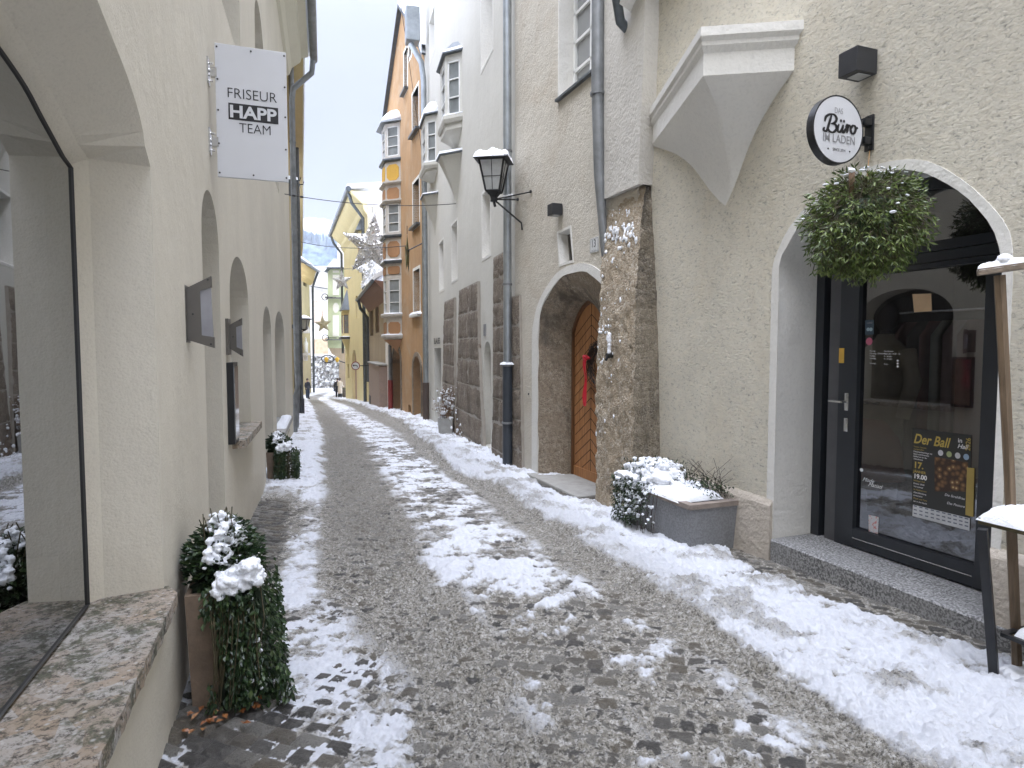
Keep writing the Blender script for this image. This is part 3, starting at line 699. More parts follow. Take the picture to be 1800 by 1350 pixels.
fo = ctr - LF.d * .012; Wd = o1 - o0; Hh = zt - zb
def sgp(fx, fz): return fo + LF.n * ((fx - .5) * Wd) + UP * ((.5 - fz) * Hh)
lt = MB()
for bd, fx, fz, fw_, fh_ in (('FRISEUR', .51, .360, .69, .075), ('TEAM', .535, .615, .44, .070)):
    x = text(bd, sgp(fx, fz), LF.n, UP, .1, None, bold=-.008, fit=(fw_ * Wd, fh_ * Hh)); lt.add(x.v, x.f)
bx_ = MB(); bx_.box(sgp(.52, .498) - LF.d * .0005, .70 * Wd, .001, .125 * Hh, (LF.n, LF.d, UP)); lt.add(bx_.v, bx_.f)
lt.build('lettering', M['ink'], sg)
text('HAPP', sgp(.52, .498), LF.n, UP, .148, M['signwhite'], 'white_lettering', sg, bold=.03, depth=.004, fit=(.655 * Wd, .095 * Hh))
q = MB()
for fx, fz in [(.03, .03), (.5, .03), (.97, .03), (.03, .27), (.97, .27), (.03, .5), (.97, .5), (.03, .75), (.97, .75), (.03, .97), (.5, .97), (.97, .97)]:
    q = MB(); p = sgp(fx, fz); q.tube([p, p - LF.d * .004], .006, 8); q.build('screw', M['iron'], sg)
for fz in (.22, .74):
    q = MB(); z = zt - fz * Hh
    q.box(LF.pt(SGs, z, .004), .10, .008, .16, (LF.d, LF.n, UP)); q.tube([LF.pt(SGs, z + .012, 0), LF.pt(SGs, z + .012, o0 + .01)], .012); q.tube([LF.pt(SGs, z - .018, 0), LF.pt(SGs, z - .018, o0 + .01)], .009)
    for dz in (-.055, .055): q.tube([LF.pt(SGs - .0, z + dz, .008), LF.pt(SGs, z + dz, .03)], .008)
    q.box(LF.pt(SGs, z, o0 - .01), .03, .04, .06, (LF.d, LF.n, UP)); q.build('bracket', M['steel'], sg, auto=30)

# ---- two trapezoid sconces
def sconce(W, s, px, group, label):
    # px: four corners u,v (near-wall top, outer top, outer bottom, near-wall bottom) on a plane square to the wall
    P_ = [on_perp(W, s, u, v) for u, v in px]
    L = [((p - W.pt(s, 0)).dot(W.n), p.z) for p in P_]
    print('sconce', L)
    (a0, z0), (a1, z1), (a2, z2), (a3, z3) = L
    t = thing('wall_lamp', W.pt(s, z3, 0), label, 'wall lamp', group)
    D = .035
    def q3(a, z, dd=0): return W.pt(s + dd, z, a)
    i0 = (a0 + (a1 - a0) * .55, z0 + (z1 - z0) * .55 - .045); i1 = (a1, z1 - .055); i2 = (a2, z2 + .055); i3 = (a3 + (a2 - a3) * .55, z3 + (z2 - z3) * .55 + .045)
    m = MB(); outer_ = [(a0, z0), (a1, z1), i1, i0, i3, i2, (a2, z2), (a3, z3)]
    m.prism([q3(a, z) for a, z in outer_], W.d * D); m.build('frame', M['bronze'], t)
    m = MB(); m.prism([q3(a, z, .008) for a, z in (i0, (i1[0] - .004, i1[1]), (i2[0] - .004, i2[1]), i3)], W.d * .02); m.build('panel', M['inset'], t)
    m = MB(); m.wbox(W, s - .05, s + .09, (z0 + z3) / 2 - .14, (z0 + z3) / 2 + .14, 0, a0 + .004); m.build('wall_plate', M['bronze'], t)
    m = MB()
    for a, z in ((a1 - .015, z1 - .02), (a2 - .015, z2 + .02), (a0 + .03, (z0 + z3) / 2)):
        m = MB(); m.tube([q3(a, z), q3(a, z, -.004)], .005, 6); m.build('screw', M['iron'], t)
sconce(LF, .78, [(326, 507), (371, 485), (377, 612), (328, 597)], 'trapezoid wall lamps', 'larger nearer brown-grey trapezoid lamp with pale inset on the cream wall')
sconce(LF2, .10, [(402, 572), (425, 559), (427, 627), (403, 612)], 'trapezoid wall lamps', 'smaller farther brown-grey trapezoid lamp above the mirrored display case')
# ---- mirrored display case
dc = thing('display_case', LF2.pt(.16, .4, 0), 'tall narrow black framed glass menu case on the cream wall', 'display case')
q = MB(); zt_, zb_ = LF2.hit(405, 640)[1], LF2.hit(405, 778)[1]; zt_ = LF2.hit(408, 636)[1]
q.wbox(LF2, .05, .30, zb_, zt_, 0, .05); q.build('case', M['black'], dc)
q = MB(); q.wbox(LF2, .07, .28, zb_ + .03, zt_ - .03, .051, .056); q.build('glass_front', plain('mirror_glass', (.5, .52, .53), .06, .9, var=.3, scale=9), dc)

# ---- ivy planters
def ivy_planter(base, W, wid, dep, hgt, label, seed, nleaf, lsz_, group):
    rnd = random.Random(seed)
    t = thing('planter', base, label, 'planter', group)
    X, Y = W.n, W.d
    def bp(o, s, z): return base + X * o + Y * s + UP * z
    q = MB(); tpr = .06
    lo = []
    for z, k in ((0, .88), (hgt, 1.0), (hgt + .001, .86), (hgt - .1, .84)):
        lo.append([bp(wid / 2 + (wid / 2) * k * a, dep / 2 * k * b_, z) for a, b_ in ((-1, -1), (1, -1), (1, 1), (-1, 1))])
    q.loft(lo, True, True); q.build('trough', M['terracotta'], t, auto=30)
    # foliage: bush on top, trailing curtain on the lane side and near side
    lf = MB(); st = MB()
    def surfpt():
        r = rnd.random()
        if r < .42:   # bush
            u = rnd.random() * 2 * math.pi; e = rnd.random() ** .5
            p = bp(wid * .52 + math.cos(u) * e * wid * .60, math.sin(u) * e * dep * .55, hgt + rnd.random() ** .8 * hgt * .52 * (1 - .55 * e * e) + .02)
            d = Vector((math.cos(u) * X.x + math.sin(u) * Y.x, math.cos(u) * X.y + math.sin(u) * Y.y, rnd.uniform(-.2, .9)))
            return p, d
        z = hgt + .06 - rnd.random() ** .75 * (hgt + .02)
        if r < .74:   # near side (towards camera) and lane side curtains
            o_ = wid * (.30 + rnd.random() * .80); p = bp(o_ + .03 * noise.noise(Vector((z * 5, seed, 0))), -dep / 2 - .03 - rnd.random() * .07 * (1.2 - z / hgt * .4), z)
            if noise.noise(Vector((o_ * 9, z * 2.2, seed))) < -.12: p = p + X * .12
            d = -Y * .6 + Vector((rnd.uniform(-.5, .5), 0, -.9))
        else:
            s_ = rnd.uniform(-dep / 2 - .06, dep / 2 + .05); z = z - .05 * rnd.random() - .03 + .05 * noise.noise(Vector((s_ * 9, 1, seed))); z = max(z, .01); p = bp(wid + .01 + rnd.random() * .09 * (1.3 - .4 * z / hgt), s_, z); d = X * .6 + Vector((0, rnd.uniform(-.5, .5), -.9))
        return p, d
    for i in range(nleaf):
        p, d = surfpt(); d = d + Vector((rnd.uniform(-.5, .5), rnd.uniform(-.5, .5), rnd.uniform(-.4, .4)))
        lf.leaf(p, d, Vector((rnd.uniform(-1, 1), rnd.uniform(-1, 1), 1)), lsz_ * rnd.uniform(.6, 1.25), lsz_ * rnd.uniform(.4, .75))
    lf.build('ivy', M['ivy'], t)
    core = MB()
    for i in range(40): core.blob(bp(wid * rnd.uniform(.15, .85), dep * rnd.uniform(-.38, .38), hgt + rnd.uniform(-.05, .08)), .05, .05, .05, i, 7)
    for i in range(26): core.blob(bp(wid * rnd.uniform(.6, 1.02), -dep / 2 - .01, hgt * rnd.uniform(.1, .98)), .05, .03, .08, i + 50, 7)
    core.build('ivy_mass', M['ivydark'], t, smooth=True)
    for i in range(26):
        a = rnd.uniform(.35, 1.1) * wid; z1 = hgt * rnd.uniform(-.0, .5); sdd = -dep / 2 - rnd.uniform(.05, .12)
        st.tube([bp(a, -dep / 2, hgt + .03), bp(a + .02, sdd, hgt * .8), bp(a + rnd.uniform(-.04, .04), sdd, max(z1, .01))], .0022, 4)
    for i in range(10):
        a = rnd.uniform(.1, .9) * wid; st.tube([bp(a, rnd.uniform(-.2, .2), hgt + .1), bp(a + rnd.uniform(-.05, .05), rnd.uniform(-.2, .2), hgt * 1.62)], .0025, 4)
    st.build('stem', M['stem'], t)
    # snow lying on the ivy
    sn = MB()
    for i in range(420):
        a = rnd.uniform(.30, 1.02); b_ = rnd.uniform(-.55, .45); k = max(0, 1 - ((a - .46) / .6) ** 2 - (b_ / .7) ** 2)
        if noise.noise(Vector((a * 4, b_ * 4, seed))) < -.08 and rnd.random() < .8: continue
        rr = rnd.uniform(.005, .017); sn.blob(bp(wid * a, dep * b_, hgt + .04 + hgt * .50 * k * rnd.uniform(.75, 1.05)), rr * 1.3, rr * 1.3, rr * .8, i, 8, .45, 2.2)
    for i in range(120):
        a = rnd.uniform(.50, 1.10); rr = rnd.uniform(.008, .028); sn.blob(bp(wid * a, -dep / 2 - .02 + rnd.uniform(-.06, .05), hgt + .03 + rnd.uniform(-.03, .06) + .08 * (a - .5)), rr * 1.25, rr * 1.2, rr * .9, i + 9, 9, .35, 2)
    for i in range(60):
        rr = rnd.uniform(.006, .016); sn.blob(bp(wid * rnd.uniform(.9, 1.12), rnd.uniform(-dep / 2 - .1, dep / 2), hgt * rnd.uniform(.15, 1)), rr, rr, rr * .8, i, 6)
    x = fuse(sn.build('snow', M['snow'], t), .0045 if nleaf > 4000 else .007, .005, 60); x['kind'] = 'stuff'
    # fallen leaves
    fl = MB()
    for i in range(34):
        p = bp(rnd.uniform(.02, 1.1) * wid, -dep / 2 - rnd.uniform(.02, .22), 0); p.z = g(p.y) + .012
        fl.leaf(p, Vector((rnd.uniform(-1, 1), rnd.uniform(-1, 1), .15)), UP, rnd.uniform(.02, .045), .025)
    fl.build('fallen_leaf_litter', M['leafbrown'], t)['kind'] = 'stuff'
pb = ground(330, 1262); s_ = (pb - LF.p).dot(LF.d); pb = LF.pt(s_ + .26, g(pb.y) - .01, .04)
print('planter1', pb)
ivy_planter(pb, LF, .27, .40, .50, 'ivy covered clay planter with snow at the foot of the cream wall, nearest the camera', 5, 5200, .030, 'ivy planters')
pb = ground(459, 856); s_ = (pb - LF2.p).dot(LF2.d); pb = LF2.pt(s_ + .35, g(pb.y) - .01, -.02)
ivy_planter(pb, LF2, .27, .40, .42, 'smaller looking ivy planter farther down beyond the stone window sill', 9, 3200, .036, 'ivy planters')
# ================================================================== RIGHT: near scraped-render house with the shop
def bis(f, lo, hi):
    flo = f(lo)
    for _ in range(50):
        m = (lo + hi) / 2
        if (f(m) > 0) == (flo > 0): lo = m
        else: hi = m
    return (lo + hi) / 2
def solve_o(W, s, z, u, lo=-.5, hi=2.5): return bis(lambda o: proj(W.pt(s, z, o))[0] - u, lo, hi)
def solve_s(W, z, u, o=0, lo=-5, hi=30): return bis(lambda s: proj(W.pt(s, z, o))[0] - u, lo, hi)
rh = thing('house', RF.pt(0, -.2, -1), 'beige scraped-render house with the arched shop door on the right edge', 'house')
inner_px = [(1365, 948), (1364, 700), (1364, 560), (1364, 478), (1388, 427), (1410, 390), (1450, 350), (1505, 316), (1562, 301), (1599, 299), (1636, 308), (1692, 340), (1729, 378), (1747, 404), (1757, 434), (1762, 460), (1763, 560), (1752, 760), (1740, 935)]
outer_px = [(1353, 868), (1352, 700), (1352, 560), (1350, 497), (1377, 420), (1410, 372), (1455, 328), (1500, 304), (1540, 290), (1581, 281), (1621, 281), (1662, 297), (1710, 330), (1755, 375), (1777, 412), (1781, 467), (1779, 560), (1770, 760), (1758, 940)]
def fixjamb(l, zb):
    l = [list(p) for p in l]
    sm = smooth_curve(l[2:-2], 5); sl_ = sum(p[0] for p in l[:3]) / 3; sr = sum(p[0] for p in l[-3:]) / 3
    sm = [(max(min(a_, sl_), sr), z_) for a_, z_ in sm]; sm[0] = (sl_, sm[0][1]); sm[-1] = (sr, sm[-1][1])
    return [(sl_, zb)] + [tuple(p) for p in sm] + [(sr, zb)]
ai = fixjamb(pxl(RF, inner_px), -.30); ao = fixjamb(pxl(RF, outer_px), -.30)
print('arch inner jambs', ai[0], ai[-1], 'outer', ao[0], ao[-1])
q = MB(); q.panel(RF, [(-12, -.8), (-12, 9.5), (2.2, 9.5), (2.2, -.8)], [ai], 0, depth=[.4, .002]); q.build('wall', M['scraped'], rh)
q = MB(); ring = [RF.pt(a, z, .006) for a, z in ao]; ringi = [RF.pt(a, z, .006) for a, z in ai]; ring0 = [RF.pt(a, z, -.002) for a, z in ao]
def rs3(L, n): 
    P = [np.array(p) for p in L]; d = np.r_[0, np.cumsum([np.linalg.norm(P[i + 1] - P[i]) for i in range(len(P) - 1)])]; t_ = np.linspace(0, d[-1], n); A = np.array(P)
    return [Vector([float(np.interp(x, d, A[:, k])) for k in range(3)]) for x in t_]
q.loft([rs3(ring0, 80), rs3(ring, 80), rs3(ringi, 80), [p - RF.n * .43 for p in rs3(ringi, 80)]], False); q.build('arch_reveal', M['whitepaint'], rh, auto=40)
# plinth
zpl = RF.hit(1365, 880)[1]; zpr = RF.hit(1760, 965)[1]
q = MB(); js = ai[0][0]; jr = ai[-1][0]
q.prism([RF.pt(js + .0, -.6, .045), RF.pt(js + .012, zpl - .05, .03), RF.pt(js + .012, zpl, .004), RF.pt(js + .012, zpl, -.02), RF.pt(js, -.6, -.02)], RF.d * 1.6)
q.prism([RF.pt(jr, -.6, .045), RF.pt(jr, zpr - .05, .03), RF.pt(jr, zpr, .004), RF.pt(jr, zpr, -.02), RF.pt(jr, -.6, -.02)], RF.d * -8)
q.build('plinth', M['plinth'], rh)
# step
stp = [(lambda p: ((p - RF.p).dot(RF.d), (p - RF.p).dot(RF.n)))(Vector((x.x, x.y, 0))) for x in (hz(1370, 950, -.04), hz(1724, 1081, -.04))]
print('step', stp)
so = stp[1][1]
q = MB(); q.bev(RF.pt((js + jr) / 2 - .10, -.04 - .14, (.05 + so - .43) / 2), js - jr + .18, .43 + so + .05, .28, (RF.d, RF.n, UP), .012) if False else None
lo = []
for z in (-.33, -.052, -.04, -.04):
    k = {-.33: 0, -.052: 0}.get(z, .012)
    lo.append([RF.pt(js - .004, z, .03 - k), RF.pt(jr - .55, z, max(so, .03) + .02 - k), RF.pt(jr - .55, z, -.48), RF.pt(js - .004, z, -.48)])
q.loft(lo[:3], True, True); q.build('doorstep', M['granite'], rh, auto=30)
# door set
DO = -.40
def dh(u, v): return RF.hit(u, v, DO)
sa, sb, scx, sd = dh(1458, 750)[0], dh(1478, 750)[0], dh(1492, 750)[0], dh(1511, 750)[0]
sg_r, sfr = dh(1722, 960)[0], dh(1742, 960)[0]
zgb = dh(1631, 965)[1]; ztb = dh(1645, 463)[1]; zfb = dh(1670, 421)[1]; zmid = dh(1685, 437)[1]
print('door', sa, sb, scx, sd, sg_r, sfr, 'z', zgb, ztb, zmid, zfb)
ds = thing('shop_door', RF.pt(sd, -.04, DO), 'black framed glass shop door with arched fanlight set in the white arch', 'door')
def dbox(mb, s0, s1, z0, z1, o0, o1): mb.wbox(RF, s0, s1, z0, z1, o0, o1)
# arched outer frame
lo_o = [(a, max(z, -.04)) for a, z in ai]
c_ = (js + jr) / 2; zsp = max(z for _, z in ai)
def inset(l, k):
    out = []
    for i, (a, z) in enumerate(l):
        p0 = l[i - 1] if i else (a, z - 1); p1 = l[i + 1] if i < len(l) - 1 else (a, z - 1)
        tx, tz = p1[0] - p0[0], p1[1] - p0[1]; L = math.hypot(tx, tz) or 1
        out.append((a + tz / L * -k * (1 if js > jr else -1) * -1 * -1, z + tx / L * k * 1))
    return out
# orientation check: choose sign so that the inset shrinks
def inset2(l, k):
    for sgn in (1, -1):
        out = []
        for i, (a, z) in enumerate(l):
            p0 = l[i - 1] if i else (a, z - 1); p1 = l[i + 1] if i < len(l) - 1 else (a, z - 1)
            tx, tz = p1[0] - p0[0], p1[1] - p0[1]; L = math.hypot(tx, tz) or 1
            out.append((a + sgn * tz / L * k, z - sgn * tx / L * k))
        if max(z for _, z in out) < max(z for _, z in l): return out
oi = inset2(lo_o, .075); oi[0] = (oi[0][0], -.04); oi[-1] = (oi[-1][0], -.04)
q = MB()
q.loft([P3(RF, lo_o, DO + .03), P3(RF, oi, DO + .03), P3(RF, oi, DO - .06), P3(RF, lo_o, DO - .06)], False); fr_ = q.build('frame', M['anth'], ds, auto=35)
q = MB(); dbox(q, scx + .004, sb, -.04, ztb + .10, DO - .04, DO + .035); dbox(q, sfr - .05, jr + .01, -.04, ztb, DO - .04, DO + .036); q.build('post', M['anth'], ds)
q = MB(); dbox(q, sb, sa + .002, -.04, ztb + .15, DO - .05, DO + .02); q.build('side_panel', M['anth2'], ds)
q = MB(); dbox(q, jr + .01, js - .01, ztb + .008, zmid - .003, DO - .04, DO + .030); dbox(q, jr + .01, js - .01, zmid + .003, zfb, DO - .04, DO + .036); q.build('transom', M['anth'], ds)
fan = [p for p in oi if p[1] > zfb - .02]
q = MB(); L_ = P3(RF, fan, DO - .01); q.add(L_, [tuple(x) for x in tessellate_polygon([L_])]); face_to(q.build('fanlight_pane', M['shopglass'], ds), RF.n)
lf_ = MB()
dbox(lf_, sd, scx, -.03, ztb, DO - .03, DO + .042); dbox(lf_, sfr - .045, sg_r, -.03, ztb, DO - .03, DO + .042)
dbox(lf_, sg_r, sd, -.028, zgb, DO - .03, DO + .040); dbox(lf_, sg_r, sd, ztb - .03, ztb + .002, DO - .03, DO + .040)
leafo = lf_.build('door_leaf', M['anth'], ds)
q = MB(); q.quad(*[RF.pt(a, z, DO + .005) for a, z in rect(sg_r, sd, zgb, ztb - .03)]); face_to(q.build('pane', M['shopglass'], leafo), RF.n)
q = MB(); zb2 = dh(1610, 978)[1]; dbox(q, sg_r + .01, sd - .005, zb2, zb2 + .006, DO + .04, DO + .045); q.build('drip_bar', M['steel'], leafo)
hp = RF.pt(dh(1496, 706)[0], dh(1496, 706)[1], DO + .042)
q = MB(); q.bev(hp + UP * .0, .035, .012, .13, (RF.d, RF.n, UP), .004); q.bev(hp - UP * .17, .035, .012, .10, (RF.d, RF.n, UP), .004)
q.tube([hp, hp + RF.n * .055], .009); q.tube([hp + RF.n * .055, hp + RF.n * .055 - RF.d * -.11], .009); 
q.build('handle', M['steel'], leafo, auto=35)
q = MB(); q.tube([hp - RF.n * .05 - RF.d * .05, hp - RF.n * .10 - RF.d * .05, hp - RF.n * .10 - RF.d * .19], .010); q.build('inner_handle', M['iron'], leafo)
gold = (dh(1486, 625)[0], dh(1486, 625)[1])
q = MB(); q.wbox(RF, gold[0] - .022, gold[0] + .022, gold[1] - .055, gold[1] + .055, DO + .036, DO + .039); q.build('sticker', plain('yellow_sticker', (.55, .33, .05), .5), ds)
# ---- shop room and goods
q = MB(); za, zb_r = -.05, 3.0
for l in ([(-3.2, za, DO - .1), (1.5, za, DO - .1), (1.5, za, -4), (-3.2, za, -4)], [(-3.2, zb_r, DO - .1), (1.5, zb_r, DO - .1), (1.5, zb_r, -4), (-3.2, zb_r, -4)], [(-3.2, za, -4), (1.5, za, -4), (1.5, zb_r, -4), (-3.2, zb_r, -4)], [(-3.2, za, -.45), (-3.2, za, -4), (-3.2, zb_r, -4), (-3.2, zb_r, -.45)], [(1.5, za, -.45), (1.5, za, -4), (1.5, zb_r, -4), (1.5, zb_r, -.45)]):
    q.quad(*[RF.pt(*p) for p in l])
q.build('shop_room', M['interior'], rh)
def inside(u, v, o): a, z = RF.hit(u, v, o); return a, z
a, z = inside(1556, 640, -1.3)
mn = thing('mannequin', RF.pt(a, -.05, -1.3), 'dark mannequin in a hooded beige coat behind the shop door glass', 'mannequin')
q = MB()
for zz, rx, ry in ((.0, .17, .15),): pass
prof_ = [(.55, .15), (.7, .17), (.9, .19), (1.1, .21), (1.3, .22), (1.42, .18), (1.5, .09), (1.54, .07)]
q.loft([[RF.pt(a + math.cos(k * .5236) * r, zz, -1.3 + math.sin(k * .5236) * r * .7) for k in range(12)] for zz, r in prof_], True, True)
for sg_ in (-1, 1): q.tube([RF.pt(a + sg_ * .19, 1.40, -1.3), RF.pt(a + sg_ * .27, 1.15, -1.28), RF.pt(a + sg_ * .25, .85, -1.2)], [.07, .065, .05], 10)
q.build('coat', plain('beige_coat', (.44, .38, .27), .9), mn, smooth=True)
q = MB(); q.blob(RF.pt(a, 1.68, -1.3), .09, .1, .13, 3, 12, .05); q.tube([RF.pt(a, 1.4, -1.3), RF.pt(a, 1.62, -1.3)], .05)
for sg_ in (-1, 1): q.tube([RF.pt(a + sg_ * .08, .6, -1.3), RF.pt(a + sg_ * .08, 0, -1.3)], [.07, .045], 10)
q.build('body', plain('mannequin_body', (.12, .10, .09), .6), mn, smooth=True)
q = MB()
q.loft([[RF.pt(a + .02 + math.cos(k * .5236) * r, zz, -1.22 + math.sin(k * .5236) * r * .8) for k in range(12)] for zz, r in ((.32, .26), (.5, .24), (.68, .2), (.82, .12))], True, True)
q.build('skirt', plain('rust_skirt', (.30, .13, .09), .9), mn, smooth=True)
a, z = inside(1650, 640, -1.5)
gr_ = thing('clothes_rail', RF.pt(a, -.05, -1.5), 'clothes rail with long pink and rust garments inside the shop', 'clothes rail')
q = MB(); q.tube([RF.pt(a - .5, 1.72, -1.5), RF.pt(a + .45, 1.72, -1.5)], .012); q.tube([RF.pt(a - .5, 1.72, -1.5), RF.pt(a - .5, -.05, -1.5)], .012); q.tube([RF.pt(a + .45, 1.72, -1.5), RF.pt(a + .45, -.05, -1.5)], .012); q.build('rail', M['steel'], gr_)
for k in range(7):
    q = MB(); s_ = a - .34 + k * .11; zt2 = 1.64
    rows = []
    for zz in (zt2, zt2 - .12, zt2 - .6, .35 + .1 * (k % 2)):
        rows.append([RF.pt(s_ + .018 * math.sin(m_ * 1.3 + k) + (m_ % 2) * .02, zz, -1.5 + (m_ - 4) * (.02 if zz == zt2 else .05)) for m_ in range(9)] + [RF.pt(s_ + .05 + .018 * math.sin(m_ * 1.7 + k), zz, -1.5 + (m_ - 4) * (.02 if zz == zt2 else .05)) for m_ in range(8, -1, -1)])
    q.loft(rows, True, True)
    q.build('garment', plain('garment_%d' % k, [(.26, .13, .12), (.36, .27, .25), (.32, .31, .24), (.28, .15, .13), (.2, .18, .16), (.34, .23, .2), (.15, .11, .1)][k], .9), gr_, smooth=True)
# ---- things stuck on the glass
GO = DO + .008
def card(name, px, m, label, cat, o=GO, parent=None):
    pts = [RF.hit(u, v, o) for u, v in px]
    q = MB(); q.prism(P3(RF, pts, o), RF.n * .001); x = q.build(name, m, parent)
    if label: tag(x, label, cat)
    return x, pts
def gtext(body, u, v, hpx, m, parent, o=GO + .002, align='LEFT', **k):
    a, z = RF.hit(u, v, o); a2, z2 = RF.hit(u, v + hpx, o); return text(body, RF.pt(a, z, o), -RF.d, UP, (z - z2) * 1.38, m, 'lettering', parent, align=align, **k)
card('paper_note', [(1604, 517), (1637, 516), (1638, 547), (1607, 549)], plain('tan_paper', (.46, .32, .19), .8), 'blank tan paper note stuck high on the shop door glass', 'note')
pt_ = thing('card_sticker', RF.pt(*RF.hit(1526, 588, GO), GO), 'small dark payment card sticker with two pale discs above the pink one', 'sticker')
card('backing', [(1521, 563), (1536, 562), (1536, 588), (1521, 589)], plain('sticker_dark', (.03, .05, .07), .4), None, None, GO, pt_)
for du in (0, 5):
    q = MB(); a, z = RF.hit(1526 + du, 579, GO + .002); q.prism([RF.pt(a + .013 * math.cos(k * .4), z + .013 * math.sin(k * .4), GO + .002 + du * .0001) for k in range(16)], RF.n * .0005); q.build('disc', plain('disc_%d' % du, (.28, .38, .42), .5), pt_)
gtext('CARD', 1524, 568, 3, M['inkgrey'], pt_)
q = MB(); a, z = RF.hit(1528, 600, GO); q.prism([RF.pt(a + .027 * math.cos(k * .3), z + .027 * math.sin(k * .3), GO) for k in range(21)], RF.n * .001)
tag(q.build('round_sticker', plain('pink_sticker', (.40, .10, .16), .5)), 'round pink sticker on the shop door glass', 'sticker')
hrs = thing('opening_hours', RF.pt(*RF.hit(1530, 640, GO), GO), 'tiny white lettering of the opening hours on the shop door glass', 'lettering')
for i, (l_, r_) in enumerate((('Montag', 'Geschlossen'), ('Dienstag - Donnerstag', '9 - 12.30 / 14.30 - 18 Uhr'), ('Freitag', '9 - 18 Uhr'), ('Samstag', '9 - 14 Uhr'), None, ('Sonntag', 'Closed')) if False else [('Montag', 'Geschlossen'), ('Dienstag - Donnerstag', '9 - 12.30 / 14.30 - 18'), ('Freitag', '9 - 18 Uhr'), ('Samstag', '9 - 14 Uhr'), (' ', ' '), ('Sonntag', 'Ruhe')]):
    if l_ == ' ': continue
    gtext(l_, 1529, 617 + 4.3 * i, 2.6, M['inkwhite'], hrs); gtext(r_, 1554, 617.5 + 4.5 * i, 2.6, M['inkwhite'], hrs)
for k in range(3):
    q = MB(); a, z = RF.hit(1578, 634 + k * 5, GO); q.prism([RF.pt(a + .007 * math.cos(j * .6), z + .007 * math.sin(j * .6), GO) for j in range(11)], RF.n * .001); q.build('dot', M['inkwhite'], hrs)
sc2 = thing('window_lettering', RF.pt(*RF.hit(1517, 850, GO), GO), 'white script lettering low on the shop door glass', 'lettering')
gtext('Mode', 1516, 842, 7, M['inkwhite'], sc2, shear=.5); gtext('Matiati', 1526, 851, 7, M['inkwhite'], sc2, shear=.5)
q = MB(); a, z = RF.hit(1514.5, 826, GO); q.prism([RF.pt(a + .013 * math.cos(k * .4), z + .013 * math.sin(k * .4), GO) for k in range(16)], RF.n * .002); tag(q.build('door_knob', M['inkwhite']), 'small white round stopper on the lower left of the shop door glass', 'stopper')
# poster
ps = thing('poster', RF.pt(*RF.hit(1655, 920, GO), GO), 'black and gold ball poster reading Der Ball in Hall on the shop door', 'poster')
pc, pp = card('sheet', [(1604, 752), (1708, 765), (1704, 925), (1603, 891)], plain('poster_black', (.022, .022, .02), .4), None, None, GO, ps)
card('sponsor_strip', [(1605, 887), (1705, 911), (1704, 933), (1604, 907)], plain('sponsor_grid', (.50, .51, .52), .5), None, None, GO + .002, ps)
card('gold_bar', [(1700, 822), (1713, 823), (1711, 909), (1697, 905)], plain('gold_bar', (.33, .24, .06), .5), None, None, GO + .0025, ps)
card('photo', [(1643, 803), (1702, 813), (1699, 864), (1643, 864)], None or (lambda: (lambda t: t.done(t.ramp(t.voro(30, 'F1', None, 0), [(.05, (.55, .45, .22)), (.22, (.20, .11, .05)), (.6, (.05, .03, .02))]), .4))(NT('poster_photo')))(), None, None, GO + .002, ps)
gtext('Der Ball', 1606, 771, 17, M['inkgold'], ps, shear=.28, bold=.02, o=GO + .003, sx=.80)
gtext('in', 1684, 774, 8, M['inkwhite'], ps, o=GO + .003, bold=.01); gtext('Hall', 1683, 784, 8, M['inkwhite'], ps, shear=.3, o=GO + .003, bold=.01)
text('2026', RF.pt(*RF.hit(1703, 781, GO), GO + .003), UP, RF.d, .04, M['inkgold'], 'lettering', ps, bold=.01)
for i, bd in enumerate(('Tanzen, Staunen', 'und genießen', 'Mitternachtseinlage mit', 'Band und Ensemble', 'Ballkarten an der', 'Abendkasse')):
    gtext(bd, 1606, 784.5 + i * 4.3, 2.6, M['inkgold'] if i < 2 else M['inkwhite'], ps, o=GO + .003)
gtext('17.', 1606, 817, 11, M['inkgold'], ps, bold=.03, o=GO + .003); gtext('JÄNNER', 1606, 828, 4.5, M['inkgold'], ps, o=GO + .003, bold=.02); gtext('19.00', 1606, 836.5, 8, M['inkwhite'], ps, bold=.03, o=GO + .003)
for i in range(8): gtext(('Salzlager Hall', 'Einlass 18.00', 'Vorverkauf', 'im Stadtservice', 'Abendkleidung', 'erwünscht', 'Musik und Tanz', 'bis in die Nacht')[i], 1606, 844 + i * 5.2, 2.8, M['inkwhite'] if i % 3 else M['inkgold'], ps, o=GO + .003)
gtext('Die Strahlfrau', 1696, 877, 4.6, M['inkwhite'], ps, o=GO + .0035, align='RIGHT', shear=.3); gtext('Das Posture', 1696, 891, 4.6, M['inkwhite'], ps, o=GO + .0035, align='RIGHT', shear=.3)
for k, c in enumerate([(.5, .5, .52), (.30, .34, .16), (.5, .5, .5), (.25, .34, .45)]):
    q = MB(); a, z = RF.hit(1654 + 15 * k, 796 + 2.4 * k, GO); q.prism([RF.pt(a + .017 * math.cos(j * .42), z + .019 * math.sin(j * .42), GO + .003) for j in range(15)], RF.n * .0005); q.build('emblem', plain('emblem_%d' % k, c, .5), ps)
q = MB()
for r_ in range(1, 4):
    for c in range(10):
        u = 1609.5 + c * 10; v = 889.5 + c * 2.45 + (r_ - 1) * 6.5; a, z = RF.hit(u, v, GO)
        q.prism([RF.pt(a + dx, z + dz, GO + .0035) for dx, dz in ((-.011, -.004), (.011, -.004), (.011, .004), (-.011, .004))], RF.n * .0003)
q.build('sponsor_marks', plain('sponsor_ink', (.12, .13, .17), .5), ps)['kind'] = 'stuff'
